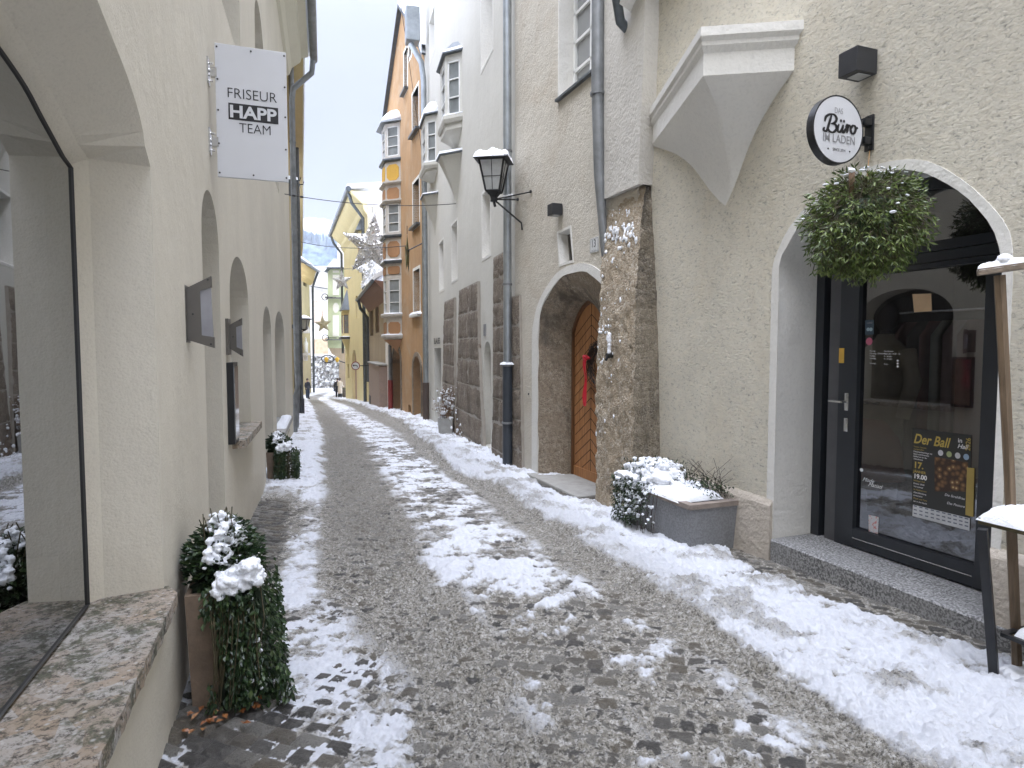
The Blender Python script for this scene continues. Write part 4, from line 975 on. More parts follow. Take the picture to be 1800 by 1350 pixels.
st2, _ = card('flyer', [(1527, 905), (1545, 909), (1543, 951), (1527, 945)], (lambda t: t.done(t.ramp(t.voro(55, 'F1', None, 0), [(.08, (.10, .14, .30)), (.2, (.5, .5, .52)), (.62, (.52, .52, .52)), (.8, (.5, .2, .2))]), .5))(NT('flyer_print')), 'small white flyer with coloured boxes at the bottom left of the door glass', 'flyer')
# ---- oriel corbel, the polygonal console jutting from the wall
A0 = RF.P(1130, 172); 
def corb_pt(u, v, o): return RF.P(u, v, o)
zc1 = RF.hit(1420, 66)[1]
sR = RF.hit(1412, 75)[0]; sL = RF.hit(1133, 185)[0]; ztop = (RF.hit(1412, 75)[1] + RF.hit(1133, 185)[1]) / 2
tip = RF.hit(1275, 362); 
po = .62
sM = solve_s(RF, ztop, 1232, po, -1.5, 2.5)
print('corbel', sR, sL, ztop, tip, sM)
q = MB()
def cl(k, dz, o_sc): return [RF.pt(tip[0] + (sL - tip[0]) * k, dz, 0), RF.pt(tip[0] + (sM - tip[0]) * k, dz, po * k * o_sc), RF.pt(tip[0] + (sR - tip[0]) * k, dz, 0)]
def cl(k, z, osc, sm=0.0):
    out = []; tm = (sM - sL) / (sR - sL)
    for j in range(17):
        t_ = j / 16; t_ = t_ if j != 8 else tm; t_ = tm * j / 8 if j <= 8 else tm + (1 - tm) * (j - 8) / 8
        lin = t_ / tm if t_ <= tm else (1 - t_) / (1 - tm); rnd_ = math.sin(math.pi * (t_ * .5 / tm if t_ <= tm else .5 + .5 * (t_ - tm) / (1 - tm))) ** .9 * .86
        s_ = sL + (sR - sL) * t_; out.append(RF.pt(tip[0] + (s_ - tip[0]) * k, z, po * osc * (lin * (1 - sm) + rnd_ * sm)))
    return out
levels = [(1.00, ztop + .02, 1.0), (1.00, ztop - .045, 1.0), (.955, ztop - .07, .955), (.955, ztop - .10, .955), (.90, ztop - .14, .90), (.90, ztop - .30, .90)]
hcor = ztop - .30 - tip[1]
q.loft([cl(*l) for l in levels], True, True)
rows = []
for k in range(0, 17):
    tt = k / 16; rows.append(cl(.90 * (1 - tt) * (1 - .25 * math.sin(math.pi * tt)), ztop - .30 - hcor * tt, .90 * (1 - tt) ** 1.75, min(1, tt * 5)))
q.loft(rows, True, True); q.build('oriel_corbel', M['whitepaint'], rh, auto=24)
# eaves end with gutter at the top left of this house
q = MB(); s_e, z_e = RF.hit(1150, 0); s_g, z_g = RF.hit(1133, 40)
q.loft([[RF.pt(s_g + .05, z_g + .05, 0), RF.pt(s_g - .05, z_g + .10, .32), RF.pt(s_g - .05, z_g + .6, .32), RF.pt(s_g + .05, z_g + .5, 0)], [RF.pt(s_g - 1.1, z_g + .75, 0), RF.pt(s_g - 1.1, z_g + .80, .45), RF.pt(s_g - 1.1, z_g + 1.2, .45), RF.pt(s_g - 1.1, z_g + 1.2, 0)]], True, True)
q.build('corbelled_eaves', M['whitepaint'], rh)
pipe('gutter', [RF.pt(s_g - .1, z_g + .22, .40), RF.pt(s_g + .10, z_g + .02, .22), RF.pt(s_g + .12, z_g - .10, .03)], .05, M['tin'], rh)
q = MB(); q.quad(RF.pt(-12, 9.5, .5), RF.pt(2.9, 9.5, .5), RF.pt(2.9, 12.5, -5), RF.pt(-12, 12.5, -5)); q.build('roof', M['snow'], rh)

# ---- box lamps
def boxlamp(W, u, v, s, z, sx, sy, szz, label):
    t = thing('box_lamp', W.pt(s, z - szz / 2, 0), label, 'wall lamp', 'black box wall lamps')
    q = MB(); q.bev(W.pt(s, z, sy / 2 + .012), sx, sy, szz, (W.d, W.n, UP), .004); q.build('housing', M['lampblack'], t)
    q = MB(); q.wbox(W, s - sx * .35, s + sx * .35, z - szz * .4, z + szz * .4, 0, .013); q.build('mount', M['iron'], t)
    q = MB(); q.wbox(W, s - sx * .3, s + sx * .3, z - szz / 2 - .003, z - szz / 2 + .001, sy * .2, sy * .8); q.build('lens', M['lampglass'], t)
a, z = RF.hit(1545, 106)
boxlamp(RF, 0, 0, a + .07, z - .01, .14, .17, .15, 'larger black box lamp above the round shop sign')
a, z = HF.hit(990, 368); boxlamp(HF, 0, 0, a + .07, z, .15, .14, .14, 'smaller black box lamp above the arched oak door')

# ---- round sign
Ss = RF.hit(1530, 235)[0]
def perpR(u, v, s=Ss, W=RF): return on_perp(W, s, u, v)
cS = perpR(1468, 230); oS = (cS - RF.pt(Ss, 0)).dot(RF.n); zS = cS.z
rS = (perpR(1468, 170).z - perpR(1468, 290).z) / 2
rS = max(rS, (perpR(1423, 230) - perpR(1513, 230)).length / 2 * .5)
print('round sign', Ss, oS, zS, rS, (perpR(1420, 230) - perpR(1512, 230)).length / 2)
rs_ = thing('shop_sign', RF.pt(Ss, zS - rS, 0), 'round white sign with black rim reading Das Büro im Laden', 'sign')
XR_, ZR_ = -RF.n, -RF.d
def cir(r, off, n=48): return [cS + XR_ * (math.cos(2 * math.pi * k / n) * r) + UP * (math.sin(2 * math.pi * k / n) * r) + ZR_ * off for k in range(n)]
q = MB(); q.loft([cir(rS - .008, .026), cir(rS, .026), cir(rS, -.026), cir(rS - .008, -.026), cir(.01, -.026)], True, False); q.build('rim', M['black'], rs_, auto=40)
q = MB(); q.loft([cir(rS - .009, .025), cir(.002, .0255)], True); q.build('face', M['signwhite'], rs_)
def st_(b, x, y, size, m, **k): return text(b, cS + XR_ * x * rS + UP * y * rS + ZR_ * .027, XR_, UP, size * rS, m, 'lettering', rs_, **k)
st_('DAS', -.02, .54, .27, M['inkgrey'], bold=.0, fit=(.32 * rS, .17 * rS))
st_('IM LADEN', .02, -.275, .40, M['inkgrey'], bold=.01, fit=(1.26 * rS, .24 * rS))
st_('SINCE 2014', .03, -.60, .135, M['ink'], bold=.005, fit=(.50 * rS, .085 * rS))
q = MB()
for x in (-.40, .46):
    q.prism([cS + XR_ * (x * rS + math.cos(math.pi * k / 2) * .006) + UP * (-.60 * rS + math.sin(math.pi * k / 2) * .006) + ZR_ * .027 for k in range(4)], ZR_ * .001)
q.build('diamond_marks', M['ink'], rs_)
# hand-drawn brush lettering "Büro" as swept strokes
strokes = [  # x,y in units of the sign radius
 [(-.56, -.02), (-.60, -.10), (-.52, -.13), (-.45, -.06), (-.38, .14), (-.30, .36)],                       # B stem with tail
 [(-.56, .14), (-.52, .28), (-.38, .37), (-.20, .38), (-.10, .28), (-.17, .16), (-.32, .11)],            # B upper bowl
 [(-.32, .11), (-.14, .10), (-.10, -.02), (-.22, -.13), (-.36, -.12), (-.42, -.05)],                     # B lower bowl
 [(.00, .14), (-.05, .00), (-.02, -.09), (.06, -.07), (.13, .02), (.17, .14)],                           # u
 [(.17, .14), (.13, -.01), (.17, -.09), (.22, -.05), (.27, .04)],
 [(.27, .04), (.32, .15), (.35, .11), (.32, -.09)], [(.34, .05), (.39, .13), (.46, .15)],                # r
 [(.46, .15), (.47, .02), (.53, -.08), (.62, -.05), (.67, .06), (.63, .15), (.54, .15), (.50, .06)],     # o
 [(.67, .08), (.72, .10), (.76, .12)]]
q = MB()
for stn in strokes:
    pts = smooth_curve(stn, 8); n_ = len(pts); L_, R_ = [], []
    for i, (x, y_) in enumerate(pts):
        a_ = pts[max(i - 1, 0)]; b_ = pts[min(i + 1, n_ - 1)]; dx, dy = b_[0] - a_[0], b_[1] - a_[1]; L = math.hypot(dx, dy) or 1
        wd = .026 + .022 * abs(dy / L) ; wd *= min(1, .5 + 4 * min(i, n_ - 1 - i) / n_)
        nx_, ny_ = -dy / L, dx / L
        for k, lst in ((1, L_), (-1, R_)): lst.append(cS + XR_ * ((x + k * nx_ * wd) * rS) + UP * ((y_ + k * ny_ * wd + .02) * rS) + ZR_ * .0285)
    q.add(L_ + R_, [(i, i + 1, n_ + i + 1, n_ + i) for i in range(n_ - 1)])
for x in (.07, .19):
    q.prism([cS + XR_ * ((x + .045 * math.cos(k * .7)) * rS) + UP * ((.26 + .045 * math.sin(k * .7)) * rS) + ZR_ * .0285 for k in range(9)], ZR_ * .0005)
q.build('script_lettering', M['ink'], rs_)
q = MB(); zt_ = perpR(1530, 203).z; zb_ = perpR(1530, 266).z
q.bev(RF.pt(Ss, (zt_ + zb_) / 2, .008), .06, .016, zt_ - zb_, (RF.d, RF.n, UP), .004)
for zz in (.78, .26):
    z = zb_ + (zt_ - zb_) * zz; q.tube([RF.pt(Ss, z, .01), RF.pt(Ss, z, oS - rS * .97)], .010); q.bev(RF.pt(Ss, z, .045), .05, .06, .045, (RF.d, RF.n, UP), .006)
for z in (zt_ - .015, zb_ + .02): q.tube([RF.pt(Ss, z, .016), RF.pt(Ss, z, .022)], .008)
q.build('bracket', M['black'], rs_, auto=35)

# ---- mistletoe ball
rnd = random.Random(3)
mC = atY(1521, 398, (RF.pt(Ss - .12, 0, .40)).y)
mR = 104 / F * mC.y
print('mistletoe', mC, mR)
ms = thing('mistletoe_ball', mC - UP * mR, 'large green mistletoe ball dusted with snow hanging from the round sign bracket', 'mistletoe')
lf = MB(); st = MB(); sn = MB()
root = mC + UP * mR * .55
for i in range(3100):
    u = rnd.uniform(-1, 1); ph = rnd.uniform(0, 2 * math.pi); r = rnd.uniform(.42, 1.0) ** .6
    d = Vector((math.sqrt(1 - u * u) * math.cos(ph), math.sqrt(1 - u * u) * math.sin(ph), u))
    lump = 1 + .14 * noise.noise(d * 2.3 + Vector((4, 1, 7))) + .05 * noise.noise(d * 6)
    lump += .10 * noise.noise(d * 4.1 + Vector((2, 8, 1))); asym = 1 - .10 * max(0, -d.z) * (1 if d.x > 0 else .2)
    p = mC + Vector((d.x * mR * lump * asym, d.y * mR * .92 * lump, d.z * mR * .93 * lump - .0)) * r
    if noise.noise(d * 5 + Vector((9, 2, 2))) > .22 and r > .85: continue
    out = (p - root).normalized(); out = (out + Vector((0, 0, -.25)) + Vector((rnd.uniform(-.4, .4), rnd.uniform(-.4, .4), rnd.uniform(-.3, .4)))).normalized()
    sdv = out.cross(Vector((rnd.uniform(-1, 1), rnd.uniform(-1, 1), rnd.uniform(-1, 1)))).normalized()
    # forked pair of strap leaves on a twig
    L = rnd.uniform(.030, .052)
    st.tube([p - out * L * 1.6, p], .0016, 3, False)
    for sg_ in (-1, 1):
        dd = (out + sdv * sg_ * .75).normalized(); lf.leaf(p, dd, out.cross(sdv) + Vector((0, 0, .3)), L, L * .27, .12)
    if rnd.random() < .35: lf.leaf(p, out, sdv, L * .8, L * .25)
for i in range(60):
    d = Vector((rnd.uniform(-1, 1), rnd.uniform(-1, 1), rnd.uniform(-1, .8))).normalized(); e = mC + d * mR * .85; m_ = (root + e) / 2 + Vector((0, 0, .05))
    st.tube([root, m_, e], [.006, .004, .002], 5)
for i in range(150):
    th = rnd.uniform(0, 2 * math.pi); rr = rnd.random() ** .6
    d = Vector((math.cos(th) * rr, math.sin(th) * rr, 0)); d.z = math.sqrt(max(0, 1 - rr * rr)) * .93
    if (noise.noise(d * 3.2) < .06 or d.x > .3) and rnd.random() < .93: continue
    lump = 1 + .14 * noise.noise(d * 2.3 + Vector((4, 1, 7))); p = mC + Vector((d.x * mR, d.y * mR * .92, d.z * mR)) * lump * 1.0
    k = rnd.uniform(.005, .014); sn.blob(p, k * 1.5, k * 1.2, k * .6, i, 7, .5)
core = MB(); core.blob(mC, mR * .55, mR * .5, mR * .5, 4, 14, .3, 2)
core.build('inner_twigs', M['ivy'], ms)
lf.build('leaves', M['mistle'], ms); st.build('twigs', M['stem'], ms)['kind'] = 'stuff'; x = fuse(sn.build('snow', M['snow'], ms), .0045, .004, 60); x['kind'] = 'stuff'
top_ = perpR(1529, 262)
q = MB(); q.tube([top_, mC + UP * mR * .75], .0025, 5); q.build('string', plain('string', (.35, .20, .08), .9), ms)
q = MB(); b0 = atY(1497, 300, mC.y - .15); q.tube([b0 - UP * .0, b0 + Vector((.03, .05, -.14))], [.018, .013], 8, True); q.build('stump', M['dry'], ms, smooth=True)
q = MB(); q.blob(b0, .022, .022, .016, 3); q.build('snow', M['snow'], ms, smooth=True)
# ================================================================== house 13 with the oak door
hh = thing('house', HF.pt(0, -.5, -1), 'beige house number 13 with an arched stone portal and chevron oak door', 'house')
HE = HF.hit(905, 500)[0]
Lb = pxl(HF, [(936, 846), (936, 700), (936, 582), (947, 533), (972, 489), (994, 470), (1008, 466)])
Li = pxl(HF, [(948, 851), (945, 700), (945, 592), (954, 538), (981, 494), (996, 483), (1008, 480)])
cH = Lb[-1][0]
def mirrored(l, c, zb):
    l = list(l); sj = (l[0][0] + l[1][0] + l[2][0]) / 3
    cur = smooth_curve([(sj, l[2][1])] + l[3:], 6); cur[-1] = (c, cur[-1][1])
    cur = [(min(a_, sj), z_) for a_, z_ in cur]; h = [(sj, zb)] + cur
    return h + [(2 * c - a, z) for a, z in h[::-1][1:]]
bo = mirrored(Lb, cH, -.7); bi = mirrored(Li, cH, -.7)
SDp = -.34
Ld = pxl(HF, [(1000, 827), (998, 700), (997, 582), (1006, 558), (1018, 536), (1030, 526)], SDp)
cD = Ld[-1][0]; bd_ = mirrored(Ld, cD, -.7)
print('H arch', cH, bo[0], bi[0], 'door', cD, bd_[0], Ld)
a0, z0 = HF.hit(1046, 122); a1, _ = HF.hit(983, 172)
wh = rect(a0, a1, z0 - .0, z0 + 1.75)
sl_ = pxl(HF, [(985, 464), (981, 411), (1002, 401), (1007, 457)])
q = MB(); q.panel(HF, [(-2.45, -.9), (-2.45, 9.8), (HE, 9.8), (HE, -1.0)], [bi, wh, sl_], 0, depth=[.5, .001, .001, .001]); q.build('wall', M['rough'], hh)
q = MB(); N_ = 70
q.loft([rs3(P3(HF, bo, -.001), N_), rs3(P3(HF, bo, .012), N_), rs3(P3(HF, bi, .012), N_), rs3(P3(HF, bi, -.03), N_)], False); q.build('white_arch_band', M['whitepaint'], hh, auto=40)
q = MB(); A_ = rs3(P3(HF, bi, -.002), N_); B_ = rs3(P3(HF, bd_, SDp), N_); rows = []
for k in range(14):
    f = k / 13; rows.append([a_.lerp(b_, f) + (HF.n * (.04 * math.sin(math.pi * f)) + HF.n * .02 * noise.noise(Vector((i * .35, k * .8, 2)))) for i, (a_, b_) in enumerate(zip(A_, B_))])
rows.append([p - HF.n * .14 for p in B_]); q.loft(rows, False); q.build('stone_portal', M['arch_stone'], hh, auto=50)
# window with white splayed surround
def surround(W, hole, dep, parent, lip=.035, m='whitepaint', back=None):
    q = MB(); c = (sum(a for a, _ in hole) / 4, sum(z for _, z in hole) / 4)
    ou = [(a + (lip if a > c[0] else -lip), z + (lip if z > c[1] else -lip)) for a, z in hole]; bk = back or hole
    q.loft([P3(W, ou, -.002), P3(W, ou, .006), P3(W, hole, .006), P3(W, bk, -dep)], True); return q.build('surround', M[m], parent)
surround(HF, wh, .24, hh, .03)
window(HF, wh, .24, hh, rows=5, cols=2, fw=.05, pane='panegrey')
q = MB(); q.wbox(HF, a0 - .03, a1 + .03, z0 - .035, z0 - .005, -.2, .05); q.build('sill', M['tin'], hh)
bk = [(a + (.0 if i in (2, 3) else -.05) , z + (-.02 if i in (1, 2) else .02)) for i, (a, z) in enumerate(sl_)]
surround(HF, sl_, .16, hh, .03, back=bk); window(HF, bk, .16, hh, rows=1, frame='bronze', pane='pane', fw=.018)
# oak door
od = thing('arched_door', HF.pt(cD, -.2, SDp), 'arched oak door with chevron boards under the stone portal', 'door')
def insetc(l, c, k):
    cz = max(z for _, z in l) - 1.0
    out = []
    for a, z in l:
        if z < cz: out.append((a + (k if a < c else -k), z))
        else:
            d = Vector((a - c, z - cz)); out.append((c + d.x * (1 - k / max(d.length, .3)), cz + d.y * (1 - k / max(d.length, .3))))
    return out
li = insetc(bd_, cD, .045)
q = MB(); q.loft([P3(HF, bd_, SDp - .08), P3(HF, bd_, SDp - .05), P3(HF, li, SDp - .05), P3(HF, li, SDp - .10)], False); q.build('frame', M['doordark'], od)
q = MB(); L_ = P3(HF, li, SDp - .085); q.add(L_, [tuple(x) for x in tessellate_polygon([L_])]); dl = q.build('leaf', M['door'], od)
zdb = HF.hit(1003, 832, SDp - .1)[1]
def hw(z):
    pts = [(a, zz) for a, zz in li if a > cD]
    best = 0
    pts.sort(key=lambda p: p[1])
    zs_ = [p[1] for p in pts]; as_ = [p[0] for p in pts]
    return float(np.interp(z, zs_, as_, right=cD)) - cD if z < max(zs_) else 0
W0 = hw(zdb + .3); print('door half width', W0, 'bottom', zdb, max(z for _, z in li))
for k in range(24):
    zc0 = zdb + .16 + k * .135
    for sg_ in (-1, 1):
        slope = .62; nn = 20; last = 0
        for i in range(1, nn + 1):
            t_ = W0 * i / nn; z = zc0 - slope * t_
            if z < zdb + .14 or t_ > hw(z) - .002: 
                if z < zdb + .14 or z < 1.2: break
                break
            last = t_
        if last > .03 and zc0 < max(z for _, z in li) - .05:
            q = MB(); o_ = SDp - .085 + .0015; gg = .006
            q.prism([HF.pt(cD, zc0 - gg, o_), HF.pt(cD, zc0 + gg, o_), HF.pt(cD + sg_ * last, zc0 + gg - slope * last, o_), HF.pt(cD + sg_ * last, zc0 - gg - slope * last, o_)], HF.n * .001); q.build('groove', M['groove'], dl)
q = MB(); q.wbox(HF, cD - W0, cD + W0, zdb, zdb + .14, SDp - .09, SDp - .07); q.build('kickboard', M['door'], dl)
q = MB(); q.wbox(HF, cD - .004, cD + .004, zdb + .14, max(z for _, z in li) - .01, SDp - .086, SDp - .082); q.build('groove', M['groove'], dl)
# stone threshold slab
b0_ = ground(958, 858); so_ = (Vector((b0_.x, b0_.y, 0)) - HF.p).dot(HF.n); zst = HF.hit(1003, 831, SDp - .08)[1]
print('slab', so_, zst)
q = MB(); q.bev(HF.pt(cD + .03, zst - .12, (.16 + SDp - .15) / 2), 1.55, .16 - SDp + .15, .24, (HF.d, HF.n, UP), .02); q.build('doorstep', M['slab'], hh)
# wreath and ribbon
wc = HF.pt(*HF.hit(1052, 642, SDp - .03), SDp - .03); wr_ = thing('wreath', wc - UP * .25, 'dark twig wreath hanging on the oak door half hidden by the stone buttress', 'wreath')
q = MB(); rnd = random.Random(4)
for i in range(70):
    a0_ = rnd.uniform(0, 6.28); al = rnd.uniform(1.2, 2.6); r0 = .21 + rnd.uniform(-.05, .05); dr = rnd.uniform(-.04, .04); o_ = rnd.uniform(-.035, .035)
    q.tube([wc + HF.d * (math.cos(a0_ + al * k / 8) * (r0 + dr * k / 8)) + UP * (math.sin(a0_ + al * k / 8) * (r0 + dr * k / 8) * 1.1) + HF.n * (o_ + .01 * math.sin(k + i)) for k in range(9)], .0045, 4)
q.build('twigs', M['twig'], wr_)
q = MB(); t0_ = HF.pt(*HF.hit(1029, 630, SDp + .02), SDp + .02); zb3 = HF.hit(1029, 714, SDp + .02)[1]; hgt_ = t0_.z - zb3
for j, (dx, ln) in enumerate(((-.02, 1.0), (.025, .985))):
    rows = []
    for k in range(14):
        z = t0_.z - hgt_ * ln * k / 13; wv = .012 * math.sin(k * .8 + j)
        rows.append([HF.pt(0, 0, 0) * 0 + Vector((t0_.x, t0_.y, 0)) + HF.d * (-dx + e * .028 + wv) + HF.n * (.01 * math.sin(k * .6 + e * 1.2 + j) + .01 * j) + UP * z for e in (-1, -.3, .4, 1)])
    q.loft(rows, False)
q.blob(t0_ + UP * .01, .045, .03, .04, 2, 10, .4); q.tube([t0_, t0_ + HF.d * -.05 + UP * .02, t0_ - HF.d * .1 + UP * .0], .018, 8)
x = q.build('ribbon', M['ribbon'], None, smooth=True); tag(x, 'long red ribbon hanging down the oak door beside the twig wreath', 'ribbon')
# number plate
pl_ = pxl(HF, [(1036, 421), (1051, 415), (1053, 440), (1038, 446)], .01); sA = sum(p[0] for p in pl_) / 4; zA = sum(p[1] for p in pl_) / 4
npl = thing('house_number', HF.pt(sA, zA - .12, 0), 'white enamel house number plate reading 13 beside the portal', 'number plate')
wn_ = abs(pl_[0][0] - pl_[1][0]); hn_ = abs(pl_[0][1] - pl_[3][1]); print('num', wn_, hn_)
hn_ = min(hn_, .24); wn_ = max(min(wn_, .24), .18)
q = MB(); q.bev(HF.pt(sA, zA, .006), wn_, .012, hn_, (HF.d, HF.n, UP), .003); q.build('plate', M['platewhite'], npl)
q = MB()
for e in (-1, 1):
    q.box(HF.pt(sA, zA + e * (hn_ / 2 - .012), .0125), wn_ - .02, .001, .003, (HF.d, HF.n, UP)); q.box(HF.pt(sA + e * (wn_ / 2 - .012), zA, .0125), .003, .001, hn_ - .02, (HF.d, HF.n, UP))
q.build('border', M['ink'], npl)
text('13', HF.pt(sA, zA + .018, .013), -HF.d, UP, .1, M['ink'], 'lettering', npl, fit=(wn_ * .42, hn_ * .52)); text('Salvatorgasse', HF.pt(sA, zA - hn_ * .36, .013), -HF.d, UP, .1, M['ink'], 'lettering', npl, fit=(wn_ * .6, hn_ * .07))
q = MB(); q.quad(HF.pt(-2.4, 9.8, .4), HF.pt(HE, 9.8, .4), HF.pt(HE, 12, -4), HF.pt(-2.4, 12, -4)); q.build('roof', M['snow'], hh)
# small iron plate and downpipe behind the buttress
a_, _ = HF.hit(1052, 150, .10); a2_, zf2 = HF.hit(1058, 360, .1)
pipe('downpipe', [HF.pt(a_ + .02, 9.6, .11), HF.pt(a_, z0 - .3, .11), HF.pt(a_ - .02, 3.3, .09), HF.pt(a_ - .06, 2.4, .04)], [.07, .07, .062, .035], M['zincdull'], hh, [(HF.pt(a_, HF.hit(1052, 165, .1)[1], .11), UP)])
# ---- buttress
bu = thing('buttress', RF.pt(2.0, -.4, 0), 'weathered conglomerate stone buttress flecked with snow between the oak door and the planter', 'buttress')
vs_l = [(330, 1060), (348, 1059.5), (473, 1056), (580, 1052), (660, 1049.5), (885, 1047)]
vs_m = [(330, 1134), (380, 1128), (430, 1124), (500, 1118), (600, 1116), (700, 1114), (885, 1112)]
vs_r = [(330, 1145), (406, 1148), (500, 1153), (607, 1157), (700, 1159), (885, 1161)]
def uat(t_, v): return float(np.interp(v, [p[0] for p in t_], [p[1] for p in t_]))
def vOf(z): return proj(RF.pt(1.9, z, .15))[1]
ztb_ = RF.hit(1124, 326, .12)[1]
rows_f, rows_s = [], []
nz = 110
for i in range(nz + 1):
    z = -.5 + (ztb_ + .5) * i / nz; v = min(max(vOf(z), 325), 900)
    s_r = min(max(solve_s(RF, z, uat(vs_r, v), 0, 0, 4), 1.2), 2.0)
    o_ = min(max(solve_o(RF, s_r, z, uat(vs_m, v), 0, .9), .03), .45)
    s_l = min(max(solve_s(RF, z, uat(vs_l, v), o_, 1.2, 4), 2.0), 3.2)
    if i % 22 == 0: print('but', round(z, 2), round(v), s_r, o_, s_l)
    def dsp(p): return .020 * noise.fractal(p * 5, 1, 2, 4) + .012 * noise.fractal(p * 18, 1, 2, 3)
    rf = []
    for k in range(46):
        f = k / 45; p = RF.pt(s_r + (s_l - s_r) * f, z, o_); rf.append(p + RF.n * dsp(p) + RF.d * (dsp(p * 1.7) if k in (0, 45) else 0))
    rows_f.append(rf)
    rows_s.append([RF.pt(s_r, z, -.05).lerp(rf[0], k / 8) - RF.d * (.5 * dsp(RF.pt(s_r, z, o_ * k / 8)) if k < 8 else 0) for k in range(9)])
q = MB(); q.loft(rows_f, False); q.build('street_face', M['buttress'], bu, smooth=True)
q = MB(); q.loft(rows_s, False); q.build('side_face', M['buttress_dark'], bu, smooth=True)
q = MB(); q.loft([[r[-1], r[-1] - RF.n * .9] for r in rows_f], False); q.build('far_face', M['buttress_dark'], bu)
# plastered upper part
rows = []
for i in range(30):
    z = ztb_ - .0 + (9.4 - ztb_) * i / 29; v = vOf(z)
    ul = 1060 + (330 - v) / 330 * 2.5; um = 1124 + min(1, max(0, (325 - v) / 262)) * 11; ur = max(um + .5, 1145 - max(0, (290 - v)) / 227 * 9)
    s_w = min(max(solve_s(RF, z, min(ur, 1145), 0, 0, 4), 1.2), 2.2); o_ = min(max(solve_o(RF, s_w, z, um, 0, .9), .15), .4)
    s_r = min(max(solve_s(RF, z, um, o_, .8, 4), 1.2), 2.6); s_l = min(max(solve_s(RF, z, ul, o_, 1.2, 6), 2.0), 3.4)
    if v < -20: s_r, o_, s_l = lastv
    lastv = (s_r, o_, s_l)
    rows.append([RF.pt(s_r, z, -.02), RF.pt(s_r, z, o_ + .012)] + [RF.pt(s_r + (s_l - s_r) * f, z, o_ + .012 + .012 * noise.noise(Vector((f * 3, z * 1.5, 1)))) for f in (.25, .5, .75)] + [RF.pt(s_l, z, o_ + .012), RF.pt(s_l, z, -.6)])
q = MB(); q.loft(rows, False)
q.loft([[rows[0][k] for k in range(7)], [rows[0][k] - RF.n * .06 + UP * .002 for k in range(7)]], False)
q.build('plastered_top', M['upper'], bu, auto=50)
sn = MB(); rnd = random.Random(11)
def bpt(fz, fs):
    i = min(int(fz * nz), nz - 1); r_ = rows_f[i]; return r_[min(int(fs * 45), 45)]
for i in range(330):
    v = rnd.choice([rnd.gauss(405, 25), rnd.gauss(405, 22), rnd.uniform(360, 700), rnd.uniform(360, 880)]); fs = rnd.random() ** .8 * .9 + .08
    if v > 450 and rnd.random() < .55: fs = rnd.uniform(.55, 1)
    z = 0; fz = np.interp(v, [325, 885], [1.0, .2]); fz = min(max(fz, .03), .985)
    if noise.noise(Vector((fs * 7, v / 30, 3))) < .02 and v > 350: 
        if rnd.random() < .86: continue
    p = bpt(fz, fs); k = rnd.uniform(.005, .019) * (1.2 if 370 < v < 440 else .8)
    sn.blob(p + RF.n * k * .15, k * 1.1, k * .7, k * 1.5 * rnd.uniform(.7, 1.5), i, 7, .4, ax=(RF.d, RF.n, UP))
p = bpt(np.interp(632, [325, 885], [1, .2]), .60); 
for k in range(6): sn.blob(p + RF.n * .03 + UP * (.035 * k - .08), .022, .022, .035, k, 8, .3)
x = fuse(sn.build('snow_flecks', M['snow'], bu), .006, .006, 50); x['kind'] = 'stuff'
q = MB(); q.tube([p - UP * .11 - RF.n * .03, p - UP * .12 + RF.n * .06], .028, 9); q.tube([p - UP * .12 + RF.n * .05, p - UP * .17 + RF.n * .07], .015); q.build('iron_hook', M['iron'], bu, auto=40)

# ---- concrete planter box with ivy
g0 = ground(1212, 974); g1 = ground(1296, 958); 
def so2(p): d = Vector((p.x, p.y, 0)) - RF.p; return d.dot(RF.d), d.dot(RF.n)
print('planter corners', so2(g0), so2(g1), so2(ground(1100, 912)))
sP, oP = so2(g0); zP = g(g0.y) - .03
top0 = RF.P(1163, 878)
cp_ = thing('planter', RF.pt(sP + .5, zP, oP / 2), 'grey concrete box planter with snow and trailing ivy below the rendered wall', 'planter')
hp_ = bis(lambda z: proj(RF.pt(sP, z, oP))[1] - 888, zP, zP + 1.2) - zP
sE = bis(lambda s: proj(RF.pt(s, zP + .1, oP))[0] - 1098, sP + .3, sP + 2.2)
print('planter h', hp_, 'far end s', sE)
ob = .03
q = MB(); bt = .05
lo = []
for z, k in ((zP, .035), (zP + hp_ - .04, 0)): lo.append([RF.pt(sP + k, z, oP - k), RF.pt(sE - k, z, oP - k), RF.pt(sE - k, z, ob), RF.pt(sP + k, z, ob)])
q.loft(lo, True, True); q.build('box', M['concrete'], cp_)
q = MB()
for (s0, s1, o0, o1) in ((sP - .012, sE + .01, oP - .06, oP + .012), (sP - .0121, sP + .055, ob, oP - .061), (sE - .05, sE + .0101, ob, oP - .061)): q.wbox(RF, s0, s1, zP + hp_ - .039, zP + hp_, o0, o1)
q.build('rim', M['rimbrick'], cp_)
snowcap('snow', RF.pt((sP + sE) / 2 + .06, zP + hp_ + .0, (oP + ob) / 2 + .03), RF.d, RF.n, (sE - sP) - .13, oP - ob - .02, .055, cp_, 5, 46, 24)
rnd = random.Random(21); lf = MB(); sn = MB(); tw = MB()
def ppt(s, o, z): return RF.pt(s, zP + z, o)
